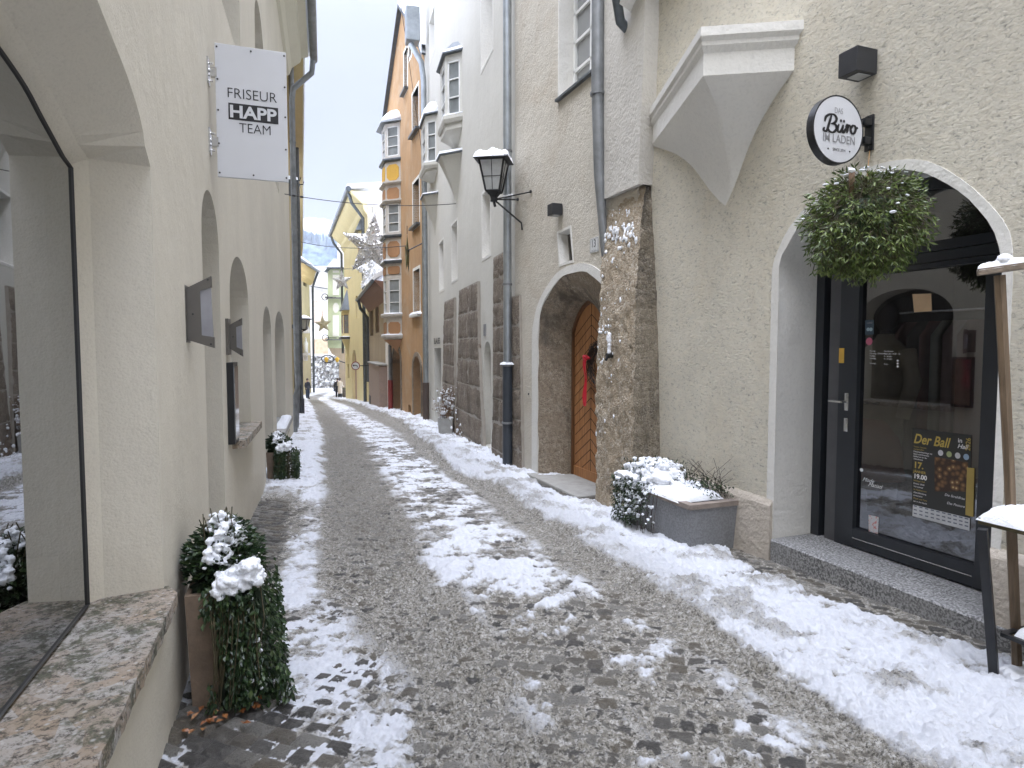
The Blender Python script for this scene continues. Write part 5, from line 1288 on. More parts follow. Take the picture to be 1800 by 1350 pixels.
for i in range(3800):
    r = rnd.random()
    if r < .50:      # drape over the far street corner
        s = sE - abs(rnd.gauss(0, .22)) + .05; s = max(s, sP + .42); drop = rnd.random() ** 1.3 * (.40 + .10 * noise.noise(Vector((s * 6, 0, 1)))) * (1 - .5 * max(0, (sE - s - .3)))
        p = ppt(s, oP + rnd.uniform(.0, .10) + .02, hp_ + .07 - drop); d = RF.n * .7 - UP * .6
    elif r < .62:
        s = sE + rnd.uniform(0, .12); p = ppt(s, rnd.uniform(.1, oP + .08), hp_ + .06 - rnd.random() * .35); d = RF.d - UP * .4
    elif r < .86:    # strip of green along the wall side
        s = rnd.uniform(sP + .04, sE); p = ppt(s, ob + rnd.random() ** 1.4 * .22, hp_ + rnd.random() * (.10 + .06 * (s - sP))); d = UP * .8 + RF.n * .5
    else:
        s = rnd.uniform(sE - .35, sE + .05); p = ppt(s, rnd.uniform(ob, oP + .03), hp_ + rnd.random() * .20); d = UP
    d = d + Vector((rnd.uniform(-.6, .6), rnd.uniform(-.6, .6), rnd.uniform(-.4, .4)))
    lf.leaf(p, d, Vector((rnd.uniform(-1, 1), rnd.uniform(-1, 1), 1)), rnd.uniform(.014, .030), rnd.uniform(.010, .018))
for i in range(900):
    r = rnd.random(); k = rnd.uniform(.005, .016)
    if r < .55: s = sE - abs(rnd.gauss(0, .20)); s = max(s, sP + .45); p = ppt(s, oP + rnd.uniform(.02, .12), hp_ + .10 - rnd.random() ** 2 * .36)
    elif r < .85: s = rnd.uniform(sE - .4, sE + .05); p = ppt(s, rnd.uniform(.1, oP), hp_ + .08 + rnd.random() * .13); k *= 1.4
    else: s = rnd.uniform(sP + .3, sE - .2); p = ppt(s, ob + rnd.uniform(.12, .26), hp_ + rnd.uniform(.03, .10))
    sn.blob(p, k * 1.3, k * 1.3, k, i, 7, .4)
for i in range(9):
    s = sE - rnd.uniform(.05, .45); sn.blob(ppt(s, rnd.uniform(.12, oP - .02), hp_ + .10), .09, .08, .06, i, 14, .45, 2.2)
for i in range(34):
    s = rnd.uniform(sP + .05, sE - .3); z1 = rnd.uniform(.10, .34); p0 = ppt(s, ob + .05, hp_); tw.tube([p0, p0 + Vector((rnd.uniform(-.08, .08), rnd.uniform(-.05, .05), z1 * .6)), p0 + Vector((rnd.uniform(-.18, .18), rnd.uniform(-.05, .05), z1))], .0018, 4)
for i in range(12):
    s = rnd.uniform(sE - .6, sE - .1); p0 = ppt(s, oP + .03, hp_); tw.tube([p0, p0 - UP * .2 + RF.n * .03, p0 - UP * rnd.uniform(.3, .48) + RF.d * rnd.uniform(-.08, .05) + RF.n * .03], .0022, 4)
lf.build('ivy', M['ivy'], cp_); x = fuse(sn.build('snow_on_ivy', M['snow'], cp_), .007, .006, 45); x['kind'] = 'stuff'; x = tw.build('twigs', M['twig'], cp_); x['kind'] = 'stuff'

# ---- wooden and iron display stand at the right edge
fp = ground(1750, 1203); Yf = fp.y
dsn = thing('display_stand', fp, 'snow topped wooden and black iron display stand at the right edge', 'display stand')
tF = atY(1727, 930, Yf)
sF, oF = so2(fp); sT, oT = so2(tF); zT_ = atY(1716, 915, Yf).z
rp = Vector(RF.pt(sF - .08, 0, oF - .34)); rb_ = atY(1788, 1182, rp.y); rt_ = atY(1757, 484, rp.y)
q = MB(); q.tube([tF, fp - UP * .03], .026, 4); fl_ = q.build('leg', M['black'], dsn)
q = MB(); q.tube([rt_, rb_.lerp(rt_, .5) + Vector((.004, 0, 0)), rb_], [.024, .023, .022], 6); q.build('post', M['wood'], dsn)
q = MB(); bA = rt_ + RF.d * .11 + UP * .0; bA = atY(1718, 479, rp.y + .02); bB = atY(1860, 459, rp.y - .12); dr = (bB - bA).normalized(); sdv = dr.cross(UP).normalized(); up2_ = sdv.cross(dr)
q.bev((bA + bB) / 2, (bB - bA).length, .06, .028, (dr, sdv, up2_), .003); q.build('top_board', M['woodh'], dsn)
snowcap('snow', (bA + bB) / 2 + up2_ * .013, dr, sdv, (bB - bA).length, .06, .030, dsn, 2, 60, 8, Z=up2_)
q = MB(); q.blob(bA.lerp(bB, .36) + up2_ * .040, .035, .03, .028, 3, 10, .3); q.build('snow_tuft', M['snow'], dsn, smooth=True)
tc_ = RF.pt(sF - .48, zT_ - .02, oF - .19)
q = MB(); q.bev(tc_, 1.14, .44, .032, (RF.d, RF.n, UP), .004); q.build('table_board', M['woodgreen'], dsn)
snowcap('table_snow', RF.pt(sF - .48, zT_ - .006, oF - .19), RF.d, RF.n, 1.16, .45, .085, dsn, 8, 60, 26, .12)
zs2 = atY(1740, 1110, Yf).z
q = MB(); q.wbox(RF, sF - 1.1, sF - .01, zs2 - .018, zs2, oF - .02, oF + .0); q.wbox(RF, sF - .03, sF - .0, zs2 - .018, zs2 - .001, oF - .4, oF - .02); q.wbox(RF, sF - 1.1, sF - .01, zs2 - .017, zs2 - .002, oF - .40, oF - .38); q.build('shelf_rail', M['black'], dsn)
q = MB(); q.wbox(RF, sF - 1.1, sF - .04, zs2 - .012, zs2 - .003, oF - .37, oF - .03); q.build('shelf_board', M['woodgreen'], dsn)
snowcap('shelf_snow', RF.pt(sF - .30, zs2 - .004, oF - .2), RF.d, RF.n, .50, .36, .065, dsn, 9, 30, 20, .1)
q = MB(); q.wbox(RF, sF - 1.1, sF + .02, fp.z - .02, fp.z + .03, oF - .42, oF + .02); q.build('base_tray', M['black'], dsn)
snowcap('base_snow', RF.pt(sF - .12, fp.z + .03, oF - .18), RF.d, RF.n, .30, .34, .05, dsn, 4, 20, 16, .1)
q = MB(); 
q.tube([RF.pt(sF - 1.05, zT_ - .02, oF), RF.pt(sF - 1.05, fp.z, oF)], .020, 4); q.build('leg', M['black'], dsn)
q = MB(); q.tube([RF.pt(sF - 1.08, zT_ + .9, oF - .36), RF.pt(sF - 1.02, fp.z, oF - .34)], .022, 6); q.build('post', M['wood'], dsn)
# ================================================================== white house with stone piers
wh_ = thing('house', WF.pt(4, -.7, -1), 'tall white rendered house with brown stone piers and small hooded bays', 'house')
eW = WF.len
def hole(W, u0, v0, u1, v1, slope=0, o=0):
    """upright quad between two pixel columns (left=far column first); v0/v1 read at the column middle"""
    s0, s1 = W.hit(u1, (v0 + v1) / 2, o)[0], W.hit(u0, (v0 + v1) / 2, o)[0]; um = (u0 + u1) / 2
    z1, z0 = W.hit(um, v0, o)[1], W.hit(um, v1, o)[1]
    return rect(s0, s1, z0, z1)
wins = [hole(WF, 848, 335, 862, 450), hole(WF, 846, -60, 866, 105), hole(WF, 794, 392, 804, 492), hole(WF, 772, 425, 780, 510), hole(WF, 755, 25, 764, 100), hole(WF, 848, -400, 866, -190)]
sN = WF.hit(851, 700)[0]; sN2 = WF.hit(863, 700)[0]; niw = arch(sN2, sN, -.35, WF.hit(857, 622)[1], WF.hit(857, 600)[1], 12)
sD0, sD1 = WF.hit(776, 680)[0], WF.hit(764, 680)[0]; dz1 = WF.hit(770, 612)[1]; dor = rect(sD0, sD1, -1.2, dz1)
ZW = 13.0
q = MB(); q.panel(WF, [(0, -1.2), (0, ZW), (eW, ZW), (eW, -1.6)], wins + [niw, dor], 0, depth=[.5] + [.001] * 6 + [.16, .5]); q.build('wall', M['white'], wh_)
for i, l in enumerate(wins):
    w_ = abs(l[3][0] - l[0][0]); bkk = [(a + (.10 * w_ if k < 2 else -.10 * w_), z + (.14 if k in (0, 3) else -.05)) for k, (a, z) in enumerate(l)]
    surround(WF, l, .30, wh_, .05, 'whitepaint', bkk); window(WF, bkk, .30, wh_, rows=3, cols=2 if w_ > .9 else 1, fw=.06, pane='panegrey')
q = MB(); q.prism(P3(WF, niw, -.15), WF.n * -.01); q.build('niche_back', M['whitepaint'], wh_)
q = MB(); q.wbox(WF, sD0, sD1, -1.2, dz1, -.48, -.44); dd_ = q.build('door', M['anth'], wh_)
q = MB(); q.wbox(WF, sD0 + (sD1 - sD0) * .12, sD0 + (sD1 - sD0) * .5, -.7, dz1 - .15, -.44, -.43); q.build('pane', M['panedark'], dd_)
t_ = text('BLAUES', WF.pt((sD0 + sD1) / 2, dz1 + .20, .02), -WF.d, UP, .2, M['ink'], 'lettering', wh_, fit=((sD1 - sD0) * .9, .17), bold=.03)
# stone piers: courses of blocks, each course a block row with pale joints behind
def pier(px, W, seed, nrows, vjoint, proud=.07):
    """px: list (v, uL, uR) from top to bottom"""
    rnd = random.Random(seed); t = MB(); mo = MB()
    def edge(v):
        return float(np.interp(v, [p[0] for p in px], [p[1] for p in px])), float(np.interp(v, [p[0] for p in px], [p[2] for p in px]))
    v0, v1 = px[0][0], px[-1][0]; vs_ = [v0 + (v1 - v0) * (k / nrows) + (rnd.uniform(-4, 4) if 0 < k < nrows else 0) for k in range(nrows + 1)]
    def S(v, u): return W.hit(u, v, proud)
    base = []
    for v in np.linspace(v0, v1, 10):
        l, r = edge(v); a, z = S(v, l); b, z2 = S(v, r); base.append((a, b, (z + z2) / 2))
    mo.loft([[W.pt(b, z, -.01), W.pt(b, z, proud - .012), W.pt(a, z, proud - .012), W.pt(a, z, -.01)] for a, b, z in base], False)
    obj = []
    for k in range(nrows):
        l0, r0 = edge(vs_[k]); l1, r1 = edge(vs_[k + 1]); a0, z0 = S(vs_[k], l0); b0, z0b = S(vs_[k], r0); a1, z1 = S(vs_[k + 1], l1); b1, z1b = S(vs_[k + 1], r1)
        z0 = (z0 + z0b) / 2; z1 = (z1 + z1b) / 2
        cuts = [0, 1] if vjoint == 0 or rnd.random() > vjoint else [0, rnd.uniform(.35, .65), 1]
        for c0, c1 in zip(cuts[:-1], cuts[1:]):
            g_ = .011; nn = 9; rows = []
            for j in range(nn):
                f = j / (nn - 1); z = z0 - g_ + (z1 + g_ - z0 + g_) * f; aa = a0 + (a1 - a0) * f; bb = b0 + (b1 - b0) * f
                p0 = bb + (aa - bb) * c0 + g_ * .5; p1 = bb + (aa - bb) * c1 - g_ * .5
                row = [W.pt(p0, z, -.01)] + [W.pt(p0 + (p1 - p0) * h / 8, z, proud + .016 * noise.fractal(Vector((p0 + (p1 - p0) * h / 8, z, seed)) * 7, 1, 2, 3) - (.012 if h in (0, 8) or j in (0, nn - 1) else 0)) for h in range(9)] + [W.pt(p1, z, -.01)]
                rows.append(row)
            t.loft(rows, False)
    o = t.build('stone_pier', M['pier'], wh_, auto=50); mo.build('mortar', M['mortar'], o)
pier([(527, 780, 797), (600, 778, 797), (700, 776, 798), (790, 773, 799)], WF, 1, 7, .3)
pier([(503, 806, 838), (600, 804, 839), (700, 802, 844), (812, 799, 850)], WF, 2, 7, .75)
pier([(447, 866, 886), (560, 865, 887), (700, 865, 889), (835, 863, 891)], WF, 3, 9, .35, .09)
pier([(520, 897, 911), (620, 898, 913), (740, 898, 915), (850, 898, 917)], HF.off(0), 4, 6, .2, .05)
# eaves high at the far end
q = MB(); q.wbox(WF, 0, eW + .5, ZW, ZW + .25, -.5, .55); q.build('eaves', M['tin'], wh_)
q = MB(); q.quad(WF.pt(0, ZW + .26, .55), WF.pt(eW + .5, ZW + .26, .55), WF.pt(eW + .5, ZW + 3, -5), WF.pt(0, ZW + 3, -5)); q.build('roof', M['snow'], wh_)
# small number plate on the white wall
a, z = WF.hit(853, 580); q = MB(); q.bev(WF.pt(a, z, .01), .17, .02, .21, (WF.d, WF.n, UP), .003); npw = thing('house_number', WF.pt(a, z - .1, 0), 'small grey house number plate above the white arched niche', 'number plate')
q.build('plate', M['inkgrey'], npw); text('11', WF.pt(a, z, .022), -WF.d, UP, .1, M['ink'], 'lettering', npw, fit=(.07, .1))
# bays (oriels) facing up the lane
def bay(W, uw, uo, uf, vt, vw0, vw1, vb, hood, vtip=None, name='oriel', parent=None, mat='white', rows=3, frame='winwhite'):
    """near cheek from wall pixel column uw out to uo, front face uo..uf; window between vw0 and vw1"""
    vm = (vw0 + vw1) / 2; s_w, zm = W.hit(uw, vm)
    def outp(a): return proj(W.pt(s_w + a, zm, a * 1.0))[0] - uo
    aa = bis(outp, .02, 3.0)
    def fr(b_): return proj(W.pt(s_w + aa + b_, zm, aa))[0] - uf
    bb = min(bis(fr, .02, 4.0), 1.6)
    P0, P1, P2, P3_ = W.pt(s_w, 0), W.pt(s_w + aa, 0, aa), W.pt(s_w + aa + bb, 0, aa), W.pt(s_w + 2 * aa + bb, 0)
    mid_ = (P0 + P1) / 2
    def zz(v, p=None): p = p or mid_; return ray(900, v).z * (p.y / ray(900, v).y) + CZ
    t = thing(name, W.pt(s_w, zz(vb), 0), None, None) if parent is None else None
    zt, z1, z0, zb = zz(vt), zz(vw0), zz(vw1), zz(vb)
    def ringz(z, k=1.0, ex=0): c = W.pt(s_w + aa + bb / 2, 0, 0); return [c + (p - c) * k + (p - c).normalized() * ex + UP * z for p in (P0, P1, P2, P3_)]
    return dict(s=s_w, a=aa, b=bb, P=(P0, P1, P2, P3_), zz=zz, ring=ringz, zt=zt, z1=z1, z0=z0, zb=zb)
def cheek(P0, P1):
    d = (P1 - P0); L = d.length; w_ = Wall((P0.x, P0.y), (P1.x, P1.y), 'right'); w_.n = Vector((d.y, -d.x, 0)).normalized(); w_.n = w_.n if w_.n.dot(Vector((0, -1, 0))) > 0 else -w_.n; return w_, L
def build_bay(B, parent, rows=3, mat='white', hood=True, corbel=0, framew='winwhite', sillsnow=True):
    R_ = B['ring']; P0, P1, P2, P3_ = B['P']
    w_, L = cheek(P0, P1); marg = .12 * L
    q = MB(); hole_ = rect(marg, L - marg, B['z0'], B['z1'])
    q.panel(w_, [(0, B['zb']), (0, B['zt']), (L, B['zt']), (L, B['zb'])], [hole_], 0, depth=[.02, .06], edge=False)
    w2, L2 = cheek(P1, P2); w2.n = (P1 - P0).normalized() * 0 + Vector((-(P2 - P1).y, (P2 - P1).x, 0)).normalized()
    q.panel(w2, [(0, B['zb']), (0, B['zt']), (L2, B['zt']), (L2, B['zb'])], [rect(L2 * .15, L2 * .85, B['z0'], B['z1'])], 0, depth=[.02, .06], edge=False)
    q.quad(P2 + UP * B['zb'], P3_ + UP * B['zb'], P3_ + UP * B['zt'], P2 + UP * B['zt'])
    body = q.build('bay_body', M[mat], parent)
    window(w_, hole_, .05, body, rows=rows, frame=framew, pane='curtain', fw=.035); window(w2, rect(L2 * .15, L2 * .85, B['z0'], B['z1']), .05, body, rows=rows, frame=framew, pane='panegrey', fw=.035)
    return body
def ledge(B, z, h, ex, m, parent, snow=0, name='ledge'):
    q = MB(); q.loft([B['ring'](z, 1, ex * .6), B['ring'](z + h * .5, 1, ex), B['ring'](z + h, 1, ex)], True, True); o = q.build(name, M[m], parent)
    if snow:
        q = MB(); q.loft([B['ring'](z + h + .002, 1, ex * .9), B['ring'](z + h + snow * .7, 1, ex * .8), B['ring'](z + h + snow, 1, -.02)], True, True); q.build('snow', M['snow'], parent, smooth=True)
    return o
def tinhood(B, z, h, parent, snow=.05, ex=.12):
    q = MB(); c = B['ring'](z + h, .35); q.loft([B['ring'](z - .03, 1, ex), B['ring'](z, 1, ex), [p - WF.n * 0 for p in c]], True, True); q.build('tin_hood', M['tin'], parent)
    if snow:
        q = MB(); q.loft([B['ring'](z + .004, 1, ex * .9), B['ring'](z + snow, 1, ex * .8), [p + UP * snow for p in B['ring'](z + h * .7, .5)]], True, False); q.build('snow', M['snow'], parent, smooth=True)
def corbel(B, z, drop, parent, m='white', o=1.0):
    q = MB(); rows = []
    for k in range(9):
        t = k / 8; rows.append(B['ring'](z - drop * t, max(.02, (1 - t) ** 1.3)))
    q.loft(rows, True, True); q.build('corbel', M[m], parent, auto=30)
B1 = bay(WF, 812, 783, 774, 92, 106, 202, 226, 1); build_bay(B1, wh_); tinhood(B1, B1['zt'], .38, wh_, .03); ledge(B1, B1['z0'] - .16, .14, .10, 'white', wh_, .05, 'sill'); corbel(B1, B1['zb'], .35, wh_)
B2 = bay(WF, 769, 748, 741, 200, 212, 284, 300, 1); build_bay(B2, wh_); tinhood(B2, B2['zt'], .45, wh_, .12); ledge(B2, B2['z0'] - .18, .15, .12, 'white', wh_, .04, 'sill'); corbel(B2, B2['zb'], .2, wh_)
B3 = bay(WF, 812, 775, 770, 268, 275, 280, 282, 1); tinhood(B3, B3['zt'] - .0, .08, wh_, .05, .05); corbel(B3, B3['zt'] - .03, 1.05, wh_)
B4 = bay(WF, 770, 745, 741, 340, 344, 346, 350, 1); tinhood(B4, B4['zt'], .08, wh_, .03, .05); corbel(B4, B4['zt'] - .03, 1.0, wh_)
# downpipe between number 13 and the white house
pu = HF.off(.10); sp = HF.hit(892, 640, .12)[0]
pipe('downpipe', [HF.pt(sp, 12, .12), HF.pt(sp, 5, .12), HF.pt(sp, HF.hit(892, 640, .12)[1], .12)], .062, M['zinc'], wh_, [(HF.pt(sp, HF.hit(892, v, .12)[1], .12), UP) for v in (266, 500)])
pipe('downpipe_foot', [HF.pt(sp, HF.hit(892, 640, .12)[1], .12), HF.pt(sp, -.6, .12)], .074, M['pipeblack'], wh_, [(HF.pt(sp, HF.hit(892, 640, .12)[1] - .02, .12), UP), (HF.pt(sp, .3, .12), UP)])
x = snowcap('snow', HF.pt(sp, HF.hit(892, 640, .12)[1], .13), HF.d, HF.n, .19, .16, .03, wh_, 3)
# ---- street lantern on its bracket
LY = HF.pt(HF.hit(905, 330)[0], 0, .55).y
LC = atY(870, 345, LY - .15)
ln = thing('street_lantern', LC, 'black wall lantern with snow on its cap between the white house and number 13', 'lantern')
def LP(u, v, dy=0): return atY(u, v, LC.y + dy)
tl, tr_, tb = LP(836, 280, -.0), LP(888, 274, -.22), LP(904, 295, .05)
ax1 = (LP(887, 277) - LP(838, 283)); wl_ = ax1.length
hw_ = wl_ / 2; cz_t = LP(870, 284).z; cz_b = LP(870, 337).z
rot = R(38); e1 = Vector((math.cos(R(10)), -math.sin(R(10)), 0)); e2 = Vector((math.sin(R(10)), math.cos(R(10)), 0))
cxy = Vector((LP(868, 300).x, LC.y, 0))
def lr(k, z): return [cxy + e1 * (k * a) + e2 * (k * b) + UP * z for a, b in ((-1, -1), (1, -1), (1, 1), (-1, 1))]
kt, kb = hw_ * .86, hw_ * .46
q = MB(); q.loft([lr(kt, cz_t), lr(kb, cz_b)], True, True); g_ = q.build('glass', M['lampglass'], ln)
q = MB(); T, Bm = lr(kt + .006, cz_t), lr(kb + .006, cz_b)
for i in range(4):
    q.tube([T[i], Bm[i]], .014, 4); q.tube([T[i], T[(i + 1) % 4]], .016, 4); q.tube([Bm[i], Bm[(i + 1) % 4]], .014, 4)
    a_, b_ = (T[i] + T[(i + 1) % 4]) / 2, (Bm[i] + Bm[(i + 1) % 4]) / 2; q.tube([a_, b_], .0045, 4); q.tube([T[i].lerp(Bm[i], .55), T[(i + 1) % 4].lerp(Bm[(i + 1) % 4], .55)], .0045, 4)
q.build('frame', M['iron'], ln)
q = MB(); q.loft([lr(kt + .02, cz_t - .012), lr(hw_ + .045, cz_t + .005), lr(hw_ + .045, cz_t + .018), lr(.12, cz_t + .10)], True, True); q.build('cap', M['iron'], ln)
snowcap('snow', cxy + UP * (cz_t + .012), e1, e2, (hw_ + .05) * 2, (hw_ + .05) * 2, .105, ln, 6, 30, 30, .05)
q = MB(); q.loft([lr(kb, cz_b), lr(kb * .5, cz_b - .07), lr(.04, cz_b - .10)], True, True)
jt = cxy + UP * (cz_b - .11); q.tube([jt + UP * .03, jt - UP * .03], .05, 8)
q.tube([jt - UP * .02, jt - UP * .10 + e1 * .02], .02, 8)
wA = HF.P(934, 337); wB = HF.P(911, 351); wC_ = HF.P(920, 402)
for w_ in (wA, wB): q.tube([jt, w_], .010, 6); q.tube([w_, w_ + UP * .0 + HF.n * .02], .022, 8)
q.tube([jt, wC_ + UP * .08 + HF.n * .03, wC_ + HF.n * .02 - UP * .02], .013, 6); q.build('bracket', M['iron'], ln)
sn = MB(); [sn.blob(jt.lerp(wA, f) + UP * .014, .03, .02, .012, i, 6) for i, f in enumerate((.3, .36, .42, .48))]; sn.build('snow', M['snow'], ln, smooth=True)['kind'] = 'stuff'
# ---- pots by the dark door
def pot(u, v, wpx, hpx, m, label, seed, twc, tall, square=True):
    p = ground(u, v); k = p.y / F; wd = wpx * k / 2; h_ = hpx * k; t = thing('planter', p, label, 'planter')
    q = MB(); rows = []
    nn = 4 if square else 16
    for z, r in ((-.1, .80), (0, .82), (h_, 1.0), (h_ + .001, .88), (h_ - .05, .86)): rows.append([p + Vector((math.cos(2 * math.pi * (i + .5) / nn) * wd * r * (1.3 if square else 1), math.sin(2 * math.pi * (i + .5) / nn) * wd * r * (1.3 if square else 1), z)) for i in range(nn)])
    q.loft(rows, True, True); q.build('pot', M[m], t, auto=35)
    rnd = random.Random(seed); q = MB(); sn = MB()
    for i in range(twc):
        p0 = p + Vector((rnd.uniform(-.6, .6) * wd, rnd.uniform(-.6, .6) * wd, h_ - .03)); tp = p0 + Vector((rnd.gauss(0, wd * .6), rnd.gauss(0, wd * .5), rnd.uniform(.3, 1) * tall)); md = (p0 + tp) / 2 + Vector((rnd.uniform(-.05, .05), 0, .05))
        q.tube([p0, md, tp], .0035, 3)
        for j in range(5): q.leaf(md.lerp(tp, rnd.random()), Vector((rnd.uniform(-1, 1), rnd.uniform(-1, 1), rnd.uniform(-.3, .8))), UP, .035, .018)
        r = rnd.uniform(.008, .024); sn.blob(md.lerp(tp, rnd.random()), r * 1.2, r * 1.2, r, i, 6, .3)
        if rnd.random() < .5: sn.blob(tp, r * .8, r * .8, r * .8, i, 6, .3)
    for i in range(9):
        r = rnd.uniform(.035, .075); sn.blob(p + Vector((rnd.uniform(-1.1, 1.1) * wd, rnd.uniform(-1, .6) * wd, h_ + rnd.uniform(.0, .6) * tall)), r, r, r * .8, i + 30, 8, .3)
    for i in range(10): r = rnd.uniform(.05, .08); sn.blob(p + Vector((rnd.uniform(-.7, .7) * wd, rnd.uniform(-.7, .7) * wd, h_)), r, r, r * .5, i + 60, 8)
    x = q.build('dry_plant', M['dry'], t); x['kind'] = 'stuff'; x = sn.build('snow', M['snow'], t, smooth=True); x['kind'] = 'stuff'
pot(784, 770, 29, 36, 'slab', 'square grey stone planter with dry snowy flowers beside the stone piers', 31, 80, .75)
pot(758, 742, 20, 34, 'yellowpot', 'tapered yellow planter with snowy dry plants beside the dark doorway', 32, 40, .45)
# low twiggy shrub against the big pier
p = ground(828, 775); sh = thing('shrub', p, 'low leafless shrub caked with snow at the foot of the wide stone pier', 'shrub'); rnd = random.Random(5); q = MB(); sn = MB()
for i in range(90):
    p0 = p + Vector((rnd.uniform(-.3, .15), rnd.uniform(-.3, .1), 0)); tp = p0 + Vector((rnd.gauss(0, .18), rnd.gauss(0, .1), rnd.uniform(.15, .5) * (1.0 if rnd.random() < .6 else 2.6))); q.tube([p0, (p0 + tp) / 2 + Vector((rnd.uniform(-.06, .06), 0, 0)), tp], .003, 3)
    r = rnd.uniform(.012, .032); sn.blob(p0.lerp(tp, rnd.uniform(.4, 1)), r, r, r * 1.2, i, 6, .3)
q.build('branches', M['dry'], sh)['kind'] = 'stuff'; sn.build('snow', M['snow'], sh, smooth=True)['kind'] = 'stuff'
# ================================================================== orange gabled house with the tall oriel
oh = thing('house', OF.pt(3, -1.2, -1), 'orange gabled house with a tall polygonal oriel and arched stone doorway', 'house')
eO = OF.hit(684, 600)[0]
zap = OF.hit(707, 14)[1]; sap = OF.hit(707, 14)[0]; zrt = OF.hit(744, 95)[1]; zl_ = OF.hit(689, 168)[1]
ol = [(0, -2), (0, OF.hit(745, 110)[1]), (OF.hit(735, 55)[0], OF.hit(735, 55)[1]), (sap, zap), (eO, zl_), (eO, -2.6)]
ow = [hole(OF, 727, 474, 738, 552), hole(OF, 726, 318, 737, 396), hole(OF, 725, 158, 736, 232), hole(OF, 710, 88, 716, 160), hole(OF, 719, 48, 723, 100)]
od_ = arch(OF.hit(741, 690)[0], OF.hit(727, 690)[0], -1.25, OF.hit(734, 655)[1], OF.hit(734, 626)[1], 14)
oa2 = arch(OF.hit(705, 680)[0], OF.hit(691, 680)[0], -1.35, OF.hit(698, 640)[1], OF.hit(698, 610)[1], 14)
ov = hole(OF, 717, 712, 722, 727); 
q = MB(); q.panel(OF, ol, ow + [od_, oa2, ov], 0, depth=[.6] + [.28] * 5 + [.35, .35, .2]); q.build('wall', M['orange'], oh)
for i, l in enumerate(ow):
    surround(OF, l, .27, oh, .10, 'palepanel'); window(OF, l, .27, oh, rows=3 if i < 3 else 2, cols=2, fw=.06, pane='panegrey')
    if i < 4:
        q = MB(); q.wbox(OF, l[0][0] - .12, l[3][0] + .12, l[0][1] - .09, l[0][1] - .01, -.2, .14); q.build('sill', M['tin' if i else 'winwhite'], oh)
    if i == 0: snowcap('snow', OF.pt((l[0][0] + l[3][0]) / 2, l[0][1] - .01, .02), OF.d, OF.n, 1.5, .2, .07, oh, 3)
for l, m_ in ((od_, 'arch_stone'), (oa2, 'pier')):
    q = MB(); c_ = (l[0][0] + l[-1][0]) / 2; ou_ = [(c_ + (a - c_) * 1.22, z + (.14 if z > 0 else 0)) for a, z in l]
    q.loft([P3(OF, ou_, -.01), P3(OF, ou_, .03), P3(OF, l, .03), P3(OF, l, -.3)], False); q.build('door_surround', M[m_], oh)
    q = MB(); q.prism(P3(OF, l, -.33), OF.n * -.02); q.build('door', M['arch_stone' if m_ == 'arch_stone' else 'doordark'], oh)
q = MB(); q.wbox(OF, ov[0][0], ov[3][0], ov[0][1], ov[1][1], -.21, -.18); q.build('vent', M['iron'], oh)
# gable verge and roof
q = MB()
rp_ = [OF.pt(-.3, ol[1][1] + .05, .16), OF.pt(ol[2][0], ol[2][1] + .10, .16), OF.pt(sap, zap + .12, .16), OF.pt(eO + .15, zl_ - .35, .16)]
q.loft([[p, p - OF.n * 9] for p in rp_], False); q.loft([rp_, [p - UP * .12 for p in rp_]], False); q.build('verge', M['tin'], oh)
q = MB(); q.loft([[p + UP * .06, p - OF.n * 9 + UP * .06] for p in rp_[:3]], False); q.loft([[p + UP * .30, p - OF.n * 9 + UP * .30] for p in rp_[:3]], False); q.loft([rp_[:3], [p + UP * .30 for p in rp_[:3]]], False); q.build('roof_snow', M['snow'], oh)
# dark green star on a rod, seen edge on
# ---- oriel stack
OB = bay(OF, 706, 680, 674, 215, 491, 550, 606, 1)
Oz = OB['zz']
def seg(v0, v1, m, k=1.0):
    q = MB(); q.loft([OB['ring'](Oz(v1), k), OB['ring'](Oz(v0), k)], True, True); q.build('oriel_stage', M[m], oh)
def opanel(v0, v1, m, du=3):
    P0, P1, P2, P3_ = OB['P']; 
    for (A_, B__) in ((P0, P1), (P1, P2)):
        w_, L = cheek(A_, B__); 
        if A_ is P1: w_.n = OF.n
        z0, z1 = Oz(v1), Oz(v0); mm = .10 * L; c4_ = min(.12, (z1 - z0) * .2)
        lo = [(mm, z0 + c4_), (mm, z1 - c4_), (mm + c4_, z1), (L - mm - c4_, z1), (L - mm, z1 - c4_), (L - mm, z0 + c4_), (L - mm - c4_, z0), (mm + c4_, z0)]
        q = MB(); q.prism(P3(w_, lo, .0), w_.n * .02); q.build('painted_panel', M[m], oh)
for v0, v1 in ((222, 274), (358, 408), (490, 552)):
    B_ = dict(OB); B_['zt'], B_['zb'] = Oz(v0 - 8), Oz(v1 + 5); B_['z1'], B_['z0'] = Oz(v0), Oz(v1); build_bay(B_, oh, rows=3, mat='oriel_grey')
for v0, v1, m_ in ((279, 326, 'oriel_grey'), (326, 352, 'oriel_grey'), (413, 460, 'oriel_grey'), (460, 484, 'oriel_grey'), (557, 596, 'oriel_grey')): seg(v0, v1, m_)
for v0, v1, m_ in ((289, 317, 'ochre_panel'), (330, 352, 'orange_panel'), (424, 452, 'orange_panel'), (468, 482, 'orange_panel'), (566, 587, 'orange_panel')): opanel(v0, v1, m_)
for v, sn_ in ((284, .0), (324, 0), (356, 0), (418, .0), (463, .05), (557, .06), (594, .06)): ledge(OB, Oz(v), .10, .14, 'tin' if v in (284, 418, 463) else 'oriel_grey', oh, sn_)
corbel(OB, Oz(597), .55, oh, 'orange_panel')
q = MB(); q.loft([OB['ring'](Oz(214) - .05, 1, .25), OB['ring'](Oz(214), 1, .22), OB['ring'](Oz(200), .75), OB['ring'](Oz(188), .3)], True, True); q.build('oriel_roof', M['tin'], oh)
